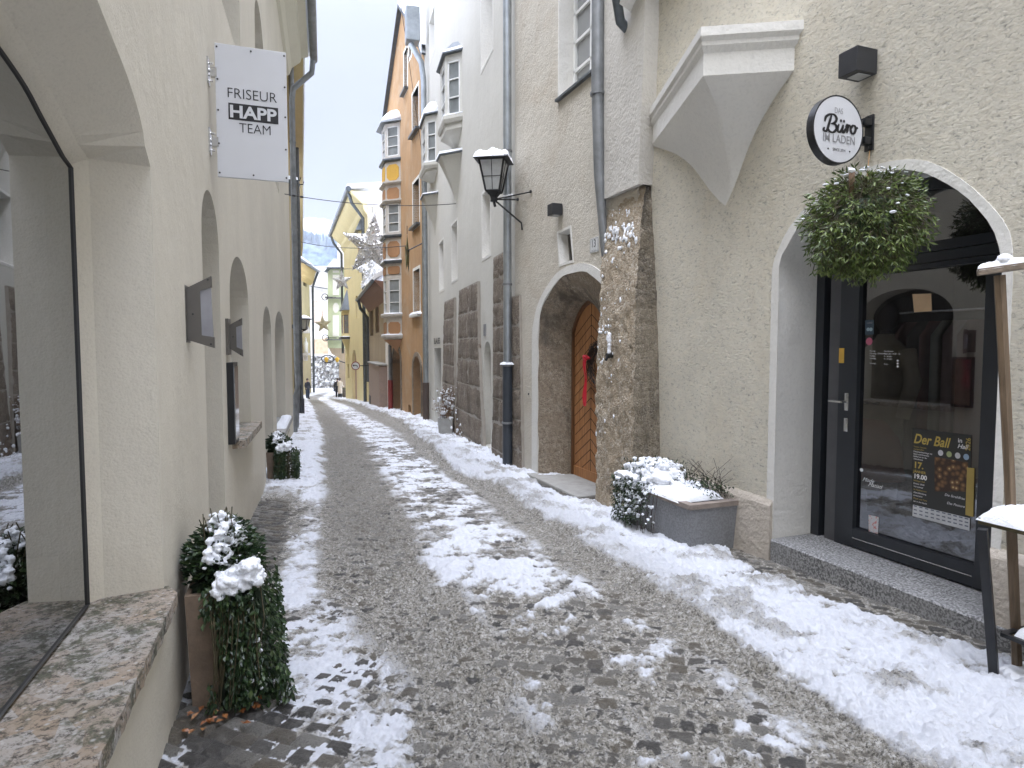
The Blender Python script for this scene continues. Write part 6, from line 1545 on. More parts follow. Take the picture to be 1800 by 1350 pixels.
q = MB(); q.loft([OB['ring'](Oz(214) + .02, 1, .2), OB['ring'](Oz(207), 1, .14), OB['ring'](Oz(196), .85), OB['ring'](Oz(186), .4)], True, True); q.build('snow', M['snow'], oh, smooth=True)
# pipes between orange and white house, and below the oriel
a_ = .35; zz_ = OF.hit(751, 670)[1]
pW = WF.off(.14)
s_p = WF.hit(748, 600, .14)[0]
pipe('downpipe', [WF.pt(s_p, 10.2, .5), WF.pt(s_p, 9.7, .2), WF.pt(s_p, 9.2, .14), WF.pt(s_p, zz_, .14)], .085, M['zinc'], oh)
q = MB(); q.bev(WF.pt(s_p, 10.7, .45), .45, .4, .95, (WF.d, WF.n, UP), .03); q.build('rainwater_head', M['zinc'], oh)
pipe('downpipe_foot', [WF.pt(s_p, zz_, .14), WF.pt(s_p, -1.4, .14)], .10, M['brownpipe'], oh)
s_p = OF.hit(688, 640, .1)[0]; zz_ = OF.hit(688, 668, .1)[1]
pipe('downpipe', [OF.pt(s_p, OF.hit(688, 606)[1], .15), OF.pt(s_p, zz_, .15)], .07, M['zincdull'], oh); pipe('downpipe_foot', [OF.pt(s_p, zz_, .15), OF.pt(s_p, -1.7, .15)], .10, M['redpipe'], oh)

# ================================================================== low tan house
th_ = thing('house', TF.pt(4, -1.8, -1), 'low tan rendered house with a snowy roof beyond the orange house', 'house')
eT = TF.len
zT0, zT1 = TF.hit(684, 492)[1], TF.hit(645, 532)[1]; zT = (zT0 + zT1) / 2; print('tan eave', zT0, zT1, eT)
tw = [hole(TF, 651, 545, 656, 590), hole(TF, 660, 535, 666, 585)]
q = MB(); q.panel(TF, [(0, -2.4), (0, zT), (eT, zT), (eT, -3.2)], tw, 0, depth=[.5, .2, .2]); q.build('wall', M['tan'], th_)
for l in tw: surround(TF, l, .18, th_, .12, 'tan'); window(TF, l, .18, th_, rows=3, cols=2, fw=.07, pane='panedark', frame='winred')
q = MB(); q.wbox(TF, -.05, .85, -2.2, TF.hit(680, 602)[1], -.02, .07); q.build('white_pilaster', M['farwhite'], th_)
q = MB(); q.loft([[TF.pt(s, zT - .7, 0), TF.pt(s, zT - .5, .12), TF.pt(s, zT - .25, .3), TF.pt(s, zT, .55), TF.pt(s, zT + .05, .55), TF.pt(s, zT, 0)] for s in (0, eT)], True, True); q.build('eaves', plain('brown_eaves', (.20, .11, .075), .8), th_)
q = MB(); q.loft([[TF.pt(s, zT + .05, .6), TF.pt(s, zT + .25, .58), TF.pt(s, zT + 3.6, -4.5), TF.pt(s, zT + 3.2, -4.5)] for s in (0, eT)], True, True); q.build('roof_snow', M['snow'], th_)
pipe('gutter', [TF.pt(0, zT, .66), TF.pt(eT, zT, .66)], .08, M['tin'], th_)
pipe('downpipe', [TF.pt(eT - .6, zT - .05, .6), TF.pt(eT - .6, zT - .5, .5), TF.pt(eT - .6, zT - 1.0, .12), TF.pt(eT - .6, -.5, .12)], .09, M['tin'], th_)
cb = thing('utility_cabinet', TF.pt(TF.hit(655, 640)[0], -2.2, .2), 'tall pinkish brown cabinet against the low tan house', 'cabinet')
s0, s1 = TF.hit(667, 680, .4)[0], TF.hit(649, 680, .4)[0]; zc0, zc1 = TF.hit(655, 640, .4)[1], -2.3
q = MB(); q.bev(TF.pt((s0 + s1) / 2, (zc0 + zc1) / 2, .2), s1 - s0, .42, zc0 - zc1, (TF.d, TF.n, UP), .03); q.build('cabinet_body', plain('cabinet_brown', (.30, .225, .18), .8), cb)
q = MB(); q.wbox(TF, s1 - 1.0, s1 - .15, -2.3, -.9, .41, .43); q.build('hatch', M['iron'], cb)
q = MB(); q.bev(TF.pt((s0 + s1) / 2, zc0 + .05, .22), s1 - s0 + .1, .5, .07, (TF.d, TF.n, UP), .02); q.build('lid', M['slab'], cb)
# white gable wall of the building behind the low house
gw = thing('house', TF.pt(3, -2, -6), 'white gable wall with a terracotta verge rising behind the low tan house', 'house')
GWY = 44.0
def gY(u, v, y=GWY): return atY(u, v, y)
q = MB(); q.prism([gY(646, 560), gY(646, 349), gY(712, 322), gY(712, 560)], (0, 6, 0)); q.build('wall', M['farwhite'], gw)
q = MB(); q.prism([gY(642, 351), gY(642, 345), gY(712, 316), gY(712, 323)], (0, 6.2, 0)); 
for v in q.v: v.y -= .2
q.build('verge', M['rooftile'], gw)
q = MB(); q.prism([gY(643, 345), gY(650, 338), gY(712, 310), gY(712, 316)], (0, 6, 0)); q.build('roof_snow', M['snow'], gw)

# ================================================================== yellow house
yh = thing('house', YF.pt(8, -2.6, -1), 'long pale yellow house with a deep cornice and steep gutter line', 'house')
eY = YF.len; ZY = (YF.hit(645, 372)[1] + YF.hit(598, 438)[1]) / 2; print('yellow', YF.hit(645, 352), YF.hit(592, 428), ZY, eY)
yw = [hole(YF, 630, 455, 634, 480), hole(YF, 620, 612, 628, 700) and arch(YF.hit(627, 660)[0], YF.hit(619, 660)[0], -3.4, YF.hit(623, 640)[1], YF.hit(623, 615)[1], 12), hole(YF, 636, 505, 640, 545), hole(YF, 611, 640, 614, 665), hole(YF, 637, 640, 641, 665), hole(YF, 625, 520, 628, 560)]
q = MB(); q.panel(YF, [(0, -3), (0, ZY), (eY, ZY), (eY, -4)], yw, 0, depth=[.5] + [.25] * 6); q.build('wall', M['yellow'], yh)
for i, l in enumerate(yw):
    if i == 1: q = MB(); q.prism(P3(YF, l, -.22), YF.n * -.02); q.build('door', plain('pinkish_door', (.42, .27, .20), .8), yh)
    else: window(YF, l, .2, yh, rows=2, cols=2, fw=.07, pane='panegrey', frame='winred')
q = MB(); q.loft([[YF.pt(s, ZY - .5, 0), YF.pt(s, ZY - .2, .2), YF.pt(s, ZY + .1, .25), YF.pt(s, ZY + .7, .9), YF.pt(s, ZY + .8, 1.0), YF.pt(s, ZY + .8, 0)] for s in (0, eY)], True, True); q.build('cornice', M['yellow'], yh)
pipe('gutter', [YF.pt(-.2, ZY + .85, 1.05), YF.pt(eY + .2, ZY + .85, 1.05)], .15, M['tin'], yh)
pipe('downpipe', [YF.pt(.5, ZY + .8, 1.0), YF.pt(.5, ZY + .2, .8), YF.pt(.5, ZY - .6, .2), YF.pt(.5, -3, .2)], .10, M['tin'], yh)
pipe('downpipe', [YF.pt(eY - .3, ZY + .8, 1.0), YF.pt(eY - .3, ZY + .2, .8), YF.pt(eY - .3, ZY - .6, .2), YF.pt(eY - .3, 1, .2)], .10, M['tin'], yh)
q = MB(); q.loft([[YF.pt(s, ZY + .9, 1.1), YF.pt(s, ZY + 1.15, 1.1), YF.pt(s, ZY + 2.2, -6), YF.pt(s, ZY + 1.9, -6)] for s in (0, eY)], True, True); q.build('roof_snow', M['snow'], yh)
q = MB(); q.quad(YF.pt(0, -3, 0), YF.pt(0, -3, -6), YF.pt(0, ZY + 1.9, -6), YF.pt(0, ZY + .8, 0)); q.build('gable_wall', M['farwhite'], yh)
YB = bay(YF, 614, 603, 600, 545, 553, 586, 596, 1); build_bay(YB, yh, rows=3, mat='yellow', framew='winred'); q = MB(); q.loft([YB['ring'](YB['zt'], 1, .3), YB['ring'](YB['zt'] + 1.6, .1)], True, True); q.build('bay_roof', M['tin'], yh); ledge(YB, YB['zb'], .15, .4, 'iron', yh, .08); corbel(YB, YB['zb'], 1.5, yh, 'yellow')
YB = bay(YF, 640, 631, 629, 405, 418, 450, 460, 1); build_bay(YB, yh, rows=3, mat='yellow', framew='winred'); q = MB(); q.loft([YB['ring'](YB['zt'], 1, .3), YB['ring'](YB['zt'] + 1.0, .1)], True, True); q.build('bay_roof', M['tin'], yh); corbel(YB, YB['zb'], .8, yh, 'yellow')
# no-left-turn style round sign
p = YF.P(625, 643, 1.2); rs2 = thing('traffic_sign', p - UP * .4, 'small round red rimmed traffic sign on an arm from the yellow house', 'traffic sign')
r_ = .22
def disc(r, y): return [p + Vector((math.cos(2 * math.pi * k / 20) * r, y, math.sin(2 * math.pi * k / 20) * r)) for k in range(20)]
q = MB(); q.loft([disc(r_, .03), disc(r_, 0), disc(r_ * .8, 0)], True); q.build('rim', M['redpipe'], rs2); q = MB(); q.loft([disc(r_ * .8, -.002), disc(.01, -.002)], True); q.build('face', M['platewhite'], rs2)
q = MB(); q.tube([p + Vector((-.09, -.01, .02)), p + Vector((0, -.01, .03)), p + Vector((.08, -.01, .01)), p + Vector((.09, -.01, -.09))], .022, 4); q.add([p + Vector((-.15, -.02, .02)), p + Vector((-.07, -.02, .08)), p + Vector((-.07, -.02, -.05))], [(0, 1, 2)]); q.build('arrow', M['ink'], rs2); q = MB(); q.tube([p + Vector((r_, .03, 0)), YF.pt((p - YF.p).dot(YF.d) , p.z, 0)], .025, 5); q.build('arm', M['iron'], rs2)
# pale block standing behind the yellow roof
pb_ = thing('house', atY(605, 600, 66), 'tall pale grey block behind the yellow roof line', 'house')
q = MB(); q.prism([atY(593, 560, 66), atY(593, 373, 66), atY(640, 374, 66), atY(640, 560, 66)], (0, 8, 0)); q.build('wall', M['farwhite'], pb_)
q = MB(); q.prism([atY(592, 374, 65.8), atY(592, 371.5, 65.8), atY(640, 372.5, 65.8), atY(640, 375, 65.8)], (0, 8, 0)); q.build('roof_edge', M['tin'], pb_)

# ================================================================== green house at the end, facing up the lane
GYy = 58.0
ge = thing('house', atY(587, 690, GYy), 'light green house end with pale painted panels above an open passage', 'house')
def gp_(u, v, dy=0): return atY(u, v, GYy + dy)
q = MB(); q.prism([gp_(576, 612), gp_(576, 471), gp_(614, 471), gp_(614, 612)], (2.5, 7, 0)); q.build('wall', M['green'], ge)
for (u0, v0, u1, v1) in ((585, 483, 596, 519), (585, 554, 596, 591)): q = MB(); q.prism([gp_(u0, v1), gp_(u0, v0), gp_(u1, v0), gp_(u1, v1)], (0, -.04, 0)); q.build('painted_panel', M['palepanel'], ge)
q = MB(); q.prism([gp_(590.5 + 5.5 * math.cos(k * math.pi / 4 + .39), 541 + 9.5 * math.sin(k * math.pi / 4 + .39)) for k in range(8)], (0, -.04, 0)); q.build('painted_panel', M['palepanel'], ge)
q = MB(); q.prism([gp_(585, 475.5), gp_(585, 479.5), gp_(596, 479.5), gp_(596, 475.5)], (0, -.04, 0)); q.build('painted_panel', M['palepanel'], ge)
for v in (524, 597): q = MB(); q.prism([gp_(573, v + 1.2), gp_(573, v - 1), gp_(602, v - 1), gp_(602, v + 1.2)], (0, -.35, 0)); q.build('string_course', M['zincdull'], ge)
q = MB(); q.prism([gp_(570, 478, -.5), gp_(575, 469.5, -.5), gp_(616, 469.5, -.5), gp_(616, 472, -.5), gp_(577, 472, -.5)], (1, 8, 0)); q.build('eaves', M['tin'], ge)
q = MB(); q.prism([gp_(574, 469.5, -.4), gp_(586, 455, -.4), gp_(606, 455, -.4), gp_(606, 469.5, -.4)], (1, 6, .5)); q.build('roof_snow', M['snow'], ge)
q = MB(); q.prism([gp_(578, 612), gp_(616, 612), gp_(616, 692), gp_(596, 690), gp_(596, 630), gp_(583, 622)], (2.5, 6.5, 0)); q.build('passage_wall', M['tan'], ge)
for u, v in ((571, 522), (572, 594)):
    q = MB(); p = gp_(u, v, -.6)
    q.tube([p + Vector((math.cos(k * .63) * .28, 0, math.sin(k * .63) * .28)) for k in range(11)], .04, 5); q.tube([p, p + Vector((.9, .4, 0))], .04, 5); q.build('iron_ornament', M['iron'], ge)
# frescoed white house across the square and the snowy rubble wall below it
fh = thing('house', atY(560, 690, 74), 'white house with a faded red wall painting across the snowy square', 'house')
def fp_(u, v, y=74): return atY(u, v, y)
q = MB(); q.prism([fp_(540, 700), fp_(540, 472), fp_(588, 472), fp_(588, 700)], (3, 8, 0)); q.build('wall', M['farwhite'], fh)
q = MB(); q.prism([fp_(536, 473, 73.6), fp_(548, 467, 73.6), fp_(590, 468, 73.6), fp_(590, 473, 73.6)], (3, 8, 0)); q.build('roof_snow', M['snow'], fh)
t = NT('faded_wall_painting'); n_ = t.noise(1.2, 6, .7, None, 1.0); t.done(t.ramp(n_, [(.36, (.72, .69, .64)), (.46, (.62, .42, .34)), (.54, (.70, .62, .52)), (.64, (.50, .26, .20))]), .9)
q = MB(); q.prism([fp_(551, 567, 73.97), fp_(550, 530, 73.97), fp_(556, 528, 73.97), fp_(567, 530, 73.97), fp_(569, 545, 73.97), fp_(566, 567, 73.97)], (0, -.03, 0)); q.build('wall_painting', t.m, fh)
q = MB(); q.prism([fp_(549, 622, 73.97), fp_(549, 597, 73.97), fp_(575, 594, 73.97), fp_(577, 622, 73.97)], (0, -.03, 0)); q.build('ochre_wash', plain('ochre_wash', (.60, .45, .31), .9, var=.2, scale=2), fh)
q = MB(); q.prism([fp_(546, 504, 73.9), fp_(548, 502.8, 73.9), fp_(576, 507, 73.9), fp_(576, 508.5, 73.9)], (0, -.3, 0)); q.build('ledge', M['tin'], fh)
rw = thing('rubble_wall', atY(570, 690, 68), 'snow caked rubble stone wall at the far end of the square', 'wall')
t = NT('snow_caked_rubble'); v_ = t.voro(1.7, 'DISTANCE_TO_EDGE'); n_ = t.noise(2.2, 6, .75); c_ = t.mix(t.ramp(n_, [(.42, 0.0), (.56, 1.0)]), (.27, .26, .25), (.85, .86, .88)); c_ = t.mix(t.ramp(v_, [(.02, .8), (.10, 0.0)]), c_, (.13, .125, .12)); t.done(c_, .9, t.bump(n_, .1, 1))
rows = []
for i in range(24):
    v = 690 - (690 - 626) * i / 23
    rows.append([atY(543 + 66 * k / 40, v, 68) + Vector((0, .35 * noise.noise(Vector((k * .5, i * .5, 4))), .1 * noise.noise(Vector((k * .3, 3, 4))))) for k in range(41)])
q = MB(); q.loft(rows, False); q.loft([rows[-1], [p + Vector((0, 1.5, 0)) for p in rows[-1]]], False); q.build('wall_face', t.m, rw)

# ================================================================== mustard house on the left of the square
MF = Wall((-18.55, 54.5), (-19.43, 61.6), 'left')
mh = thing('house', MF.pt(3, -2.9, -1), 'mustard yellow house with a snowy roof and statue niche at the left bend', 'house')
ZM = (MF.hit(528, 478)[1] + MF.hit(552, 487)[1]) / 2; print('mustard', MF.hit(528, 466), MF.hit(552, 480), MF.len)
mw = [hole(MF, 533, 488, 539, 503)]
ma = arch(MF.hit(533, 670)[0], MF.hit(531, 670)[0] + .6, -3.2, MF.hit(533, 655)[1], MF.hit(533, 645)[1], 10)
q = MB(); q.panel(MF, [(-6, -3.6), (-6, ZM), (MF.len, ZM), (MF.len, -3.6)], mw + [ma], 0, depth=[.3, .2, .2], edge=True)
q.quad(MF.pt(-6, -3.6, 0), MF.pt(-6, ZM, 0), MF.pt(-6, ZM, -8), MF.pt(-6, -3.6, -8)); q.quad(MF.pt(MF.len, -3.6, 0), MF.pt(MF.len, ZM, 0), MF.pt(MF.len, ZM, -12), MF.pt(MF.len, -3.6, -12)); q.build('wall', M['mustard'], mh)
q = MB(); q.prism(P3(MF, ma, -.18), MF.n * -.02); q.build('door', M['doordark'], mh)
for l in mw: q = MB(); q.prism(P3(MF, l, -.15), MF.n * -.02); q.build('window', M['panedark'], mh)
q = MB(); q.loft([[MF.pt(s, ZM - .9, 0), MF.pt(s, ZM - .5, .3), MF.pt(s, ZM - .1, .35), MF.pt(s, ZM + .5, .55), MF.pt(s, ZM + .5, 0)] for s in (-6, MF.len + .6)], True, True); q.build('cornice', plain('ochre_cornice', (.62, .45, .18), .9), mh)
q = MB(); q.loft([[MF.pt(s, ZM + .55, .7), MF.pt(s, ZM + .85, .68), MF.pt(s, ZM + 2.7, -5), MF.pt(s, ZM + 2.4, -5)] for s in (-6, MF.len + .9)], True, True); q.build('roof_snow', M['snow'], mh)
pipe('gutter', [MF.pt(-6, ZM + .5, .72), MF.pt(MF.len + .7, ZM + .5, .72)], .13, M['tin'], mh)
pipe('downpipe', [MF.pt(MF.len + .5, ZM + .4, .7), MF.pt(MF.len + .4, ZM - .2, .5), MF.pt(MF.len + .15, ZM - 1.1, .25), MF.pt(MF.len + .15, -3, .2)], .11, M['tin'], mh)
a, z = MF.hit(532.5, 605); nm = thing('statue', MF.pt(a, z - .8, .1), 'small pale saint figure under a canopy on the mustard house wall', 'statue')
q = MB()
for dz, r in ((0, .22), (.5, .20), (.9, .24), (1.15, .10), (1.3, .12), (1.45, .03)): pass
q.loft([[MF.pt(a + math.cos(k * .785) * r, z - .8 + dz, .25 + math.sin(k * .785) * r * .8) for k in range(8)] for dz, r in ((0, .24), (.5, .20), (.9, .25), (1.12, .09), (1.3, .13), (1.45, .03))], True, True); q.build('figure', M['palepanel'], nm, smooth=True)
q = MB(); q.wbox(MF, a - .45, a + .45, z - 1.0, z - .8, 0, .55); q.wbox(MF, a - .3, a + .3, z - 1.5, z - 1.0, 0, .35); q.loft([[MF.pt(a + math.cos(k * .785) * r, z + 1.0 + dz, .2 + math.sin(k * .785) * r) for k in range(8)] for dz, r in ((0, .5), (.15, .5), (.6, .35), (1.1, .02))], True, True); q.build('canopy_and_console', M['oriel_grey'], nm)

# ================================================================== further left houses seen edge on, behind the cream house
fl_ = thing('house', LF3.pt(6, -1, -1), 'dull yellow house front seen edge on past the cream house corner', 'house')
q = MB(); q.panel(LF3, [(.1, -4), (.1, 8.6), (LF3.len, 8.6), (LF3.len, -4)], [], 0, depth=.4); q.quad(LF3.pt(LF3.len, -4, 0), LF3.pt(LF3.len, 8.6, 0), LF3.pt(LF3.len, 8.6, -9), LF3.pt(LF3.len, -4, -9)); q.build('wall', plaster('dull_yellow_render', (.50, .42, .24), .2, 20, .12, .2), fl_)
for s_, zz2, sn_ in ((3.2, 6.2, .14), (9.5, 3.1, .10), (14, 1.9, .0), (20, 5.0, .1), (6, 2.2, .0), (12, .9, .05)):
    q = MB(); q.wbox(LF3, s_, s_ + 1.6, zz2 - .12, zz2, -.05, .28); o_ = q.build('window_ledge', M['tin'], fl_)
    if sn_: snowcap('snow', LF3.pt(s_ + .8, zz2, .12), LF3.d, LF3.n, 1.6, .34, sn_, fl_, 3)
q = MB(); q.wbox(LF3, 0, LF3.len, 8.5, 8.9, 0, .45); q.build('cornice', M['mustard'], fl_)
q = MB(); q.quad(LF3.pt(0, 8.9, .5), LF3.pt(LF3.len, 8.9, .5), LF3.pt(LF3.len, 12, -6), LF3.pt(0, 12, -6)); q.build('roof_snow', M['snow'], fl_)
s_q = LF3.hit(527, 600, .25)[0]; s_q = min(max(s_q, 8), 30); print('far pipe s', s_q)
pipe('downpipe', [LF3.pt(s_q, 8.5, .25), LF3.pt(s_q, -.4, .25)], .07, M['tin'], fl_); pipe('downpipe_foot', [LF3.pt(s_q, -.4, .25), LF3.pt(s_q, -3, .25)], .10, M['pipeblack'], fl_)
pipe('downpipe', [LF3.pt(1.2, 8.5, .16), LF3.pt(1.2, .2, .16), LF3.pt(1.2, -1, .10)], .07, M['zincdull'], fl_)
# far wall lantern
LYf = 34.0; fc = atY(535, 571, LYf); l2 = thing('street_lantern', fc, 'small distant black wall lantern with snow cap against the mustard house', 'lantern')
def lr2(k, z): return [fc + Vector((k * a, k * b, z)) for a, b in ((-1, -1), (1, -1), (1, 1), (-1, 1))]
q = MB(); q.loft([lr2(.21, .28), lr2(.12, -.22)], True, True); q.build('glass', M['lampglass'], l2)
q = MB(); q.loft([lr2(.30, .27), lr2(.30, .31), lr2(.05, .42)], True, True); T, Bm = lr2(.215, .28), lr2(.125, -.22)
for i in range(4): q.tube([T[i], Bm[i]], .02, 4)
q.loft([lr2(.13, -.22), lr2(.04, -.32)], True, True); q.tube([fc - UP * .3, fc + Vector((-.35, 0, -.45)), fc + Vector((-.40, 0, -.8))], .03, 5); q.build('frame', M['iron'], l2)
q = MB(); q.loft([lr2(.30, .315), lr2(.26, .40), lr2(.04, .52)], True, True); q.build('snow', M['snow'], l2, smooth=True)

# ================================================================== wires, stars
wires = []
def wire(p0, p1, sag, label, fair=0):
    q = MB(); pts = [p0.lerp(p1, k / 24) - UP * (sag * 4 * (k / 24) * (1 - k / 24)) for k in range(25)]
    q.tube(pts, .008 if p0.y < 20 else .014, 5)
    if fair:
        for k in range(fair): p = p0.lerp(p1, (k + .5) / fair * .9); q.tube([p, p - UP * .05], .008, 4)
    for k in (1, 2): q.tube([pts[k], pts[k].lerp(pts[k + 1], .4)], .022, 5)
    o = q.build('cable', M['iron']); tag(o, label, 'cable', 'cables strung across the lane'); return pts
wire(LF3.pt(1.0, LF3.hit(521, 268)[1], .1), WF.P(745, 292), .25, 'topmost thin cable strung across the lane high in the sky', 12)
wire(LF2.P(500, 341), WF.P(803, 358), .12, 'second thin cable anchored above the white house niche window', 0)
wire(LF3.P(524, 424, .2), OF.P(716, 432, .05), .2, 'third thin cable passing the large silver star', 0)
wire(LF3.P(524, 459, .2), YF.P(640, 470, .2), .2, 'lowest faint cable just above the roofs', 0)
def star(c, r, label, mname, tilt=0, yaw=0, seed=0, glit=True, thick=.10, rin=.42):
    t = thing('hanging_star', c - UP * r, label, 'star', 'christmas stars hanging over the lane'); rnd = random.Random(seed)
    X = Vector((math.cos(yaw), math.sin(yaw), 0)); Yv = Vector((-math.sin(yaw), math.cos(yaw), 0))
    pts = []
    for k in range(10):
        a = math.pi / 2 + tilt + k * math.pi / 5; rr = r if k % 2 == 0 else r * rin; pts.append((math.cos(a) * rr, math.sin(a) * rr))
    q = MB(); F_ = [c + X * x + UP * y_ for x, y_ in pts]; A_, B_ = c - Yv * r * thick, c + Yv * r * thick
    q.add(F_ + [A_, B_], [(k, (k + 1) % 10, 10) for k in range(10)] + [((k + 1) % 10, k, 11) for k in range(10)]); q.build('body', M[mname], t)
    if glit:
        g2 = MB()
        def inside_(x, y_):
            ok = False; j = 9
            for i in range(10):
                xi, yi = pts[i]; xj, yj = pts[j]
                if (yi > y_) != (yj > y_) and x < (xj - xi) * (y_ - yi) / (yj - yi) + xi: ok = not ok
                j = i
            return ok
        for i in range(1500):
            x, y_ = rnd.uniform(-r, r), rnd.uniform(-r, r)
            if not inside_(x, y_): continue
            k = r * rnd.uniform(.012, .030); nrm = Vector((rnd.uniform(-1, 1), rnd.uniform(-1, 1), rnd.uniform(-1, 1))); a1 = nrm.orthogonal().normalized(); a2 = nrm.cross(a1).normalized()
            p = c + X * x + UP * y_ - Yv * (r * thick * (1 - math.hypot(x, y_) / r) + .02)
            g2.quad(p - a1 * k - a2 * k, p + a1 * k - a2 * k, p + a1 * k + a2 * k, p - a1 * k + a2 * k)
        x = g2.build('glitter', M['starglit'], t); x['kind'] = 'stuff'
    q = MB(); q.tube([c + UP * r, c + UP * (r + .25)], .01, 4); q.build('hanger', M['iron'], t)
    return t
t = NT('silver_glitter'); gi = t.n('ShaderNodeNewGeometry'); t.done(t.ramp(gi.outputs['Random Per Island'], [(0, (.25, .25, .25)), (.3, (.62, .62, .62)), (1, (.95, .95, .96))]), .25, None, .55); M['starglit'] = t.m
M['starsilver'] = plain('silver_foil', (.55, .55, .54), .35, .5, var=.4, scale=20, bump=1); M['stargold'] = plain('pale_gold', (.50, .47, .34), .5, .3, var=.3); M['stargreen'] = plain('green_bronze', (.10, .11, .05), .5, .3, var=.3)
def sizeat(px, Y): return px / F * Y
star(atY(655, 432, 27), sizeat(57, 27), 'largest silver glitter star hanging high over the lane', 'starsilver', -.08, 0, 1)
star(atY(653, 477, 34), sizeat(36, 34), 'middle sized silver star right below the largest one', 'starsilver', .05, 0, 2)
star(atY(601, 494, 40), sizeat(19, 40), 'small silver star hanging in front of the green house corner', 'starsilver', .05, 0, 3)
star(atY(568, 570, 48), sizeat(16, 48), 'small pale gold star hanging over the square below the wall painting', 'stargold', .1, 0, 4, False)
star(OF.P(716, 448, .5), sizeat(36, 20), 'greenish bronze star seen edge on in front of the orange wall', 'stargreen', 0, 1.62, 5, False, .10, .25)

q = MB(); a_ = OF.P(742, 428, .0); b_ = OF.P(716, 441, .5); q.tube([a_, b_], .02, 5); q.blob(b_, .07, .07, .06, 2); tag(q.build('star_rod', M['iron']), 'thin iron rod holding the bronze star off the orange wall', 'rod')
# hanging guild-like sign near the green house
p = atY(576, 631, 56.5); gs = thing('hanging_sign', p, 'ornate iron ring sign with two small golden figures near the passage', 'sign')
q = MB(); q.tube([p + Vector((math.cos(k * .524) * .55, 0, math.sin(k * .524) * .33)) for k in range(13)], .05, 5); q.tube([p + Vector((.5, 0, 0)), p + Vector((1.6, .3, -.4))], .05, 5); q.build('ring', M['iron'], gs)
for dx in (-.1, .85): q = MB(); q.blob(p + Vector((dx, -.05, -.05)), .2, .06, .24, 3, 8, .5); q.build('gold_figure', plain('gold', (.60, .38, .05), .4, .5), gs)

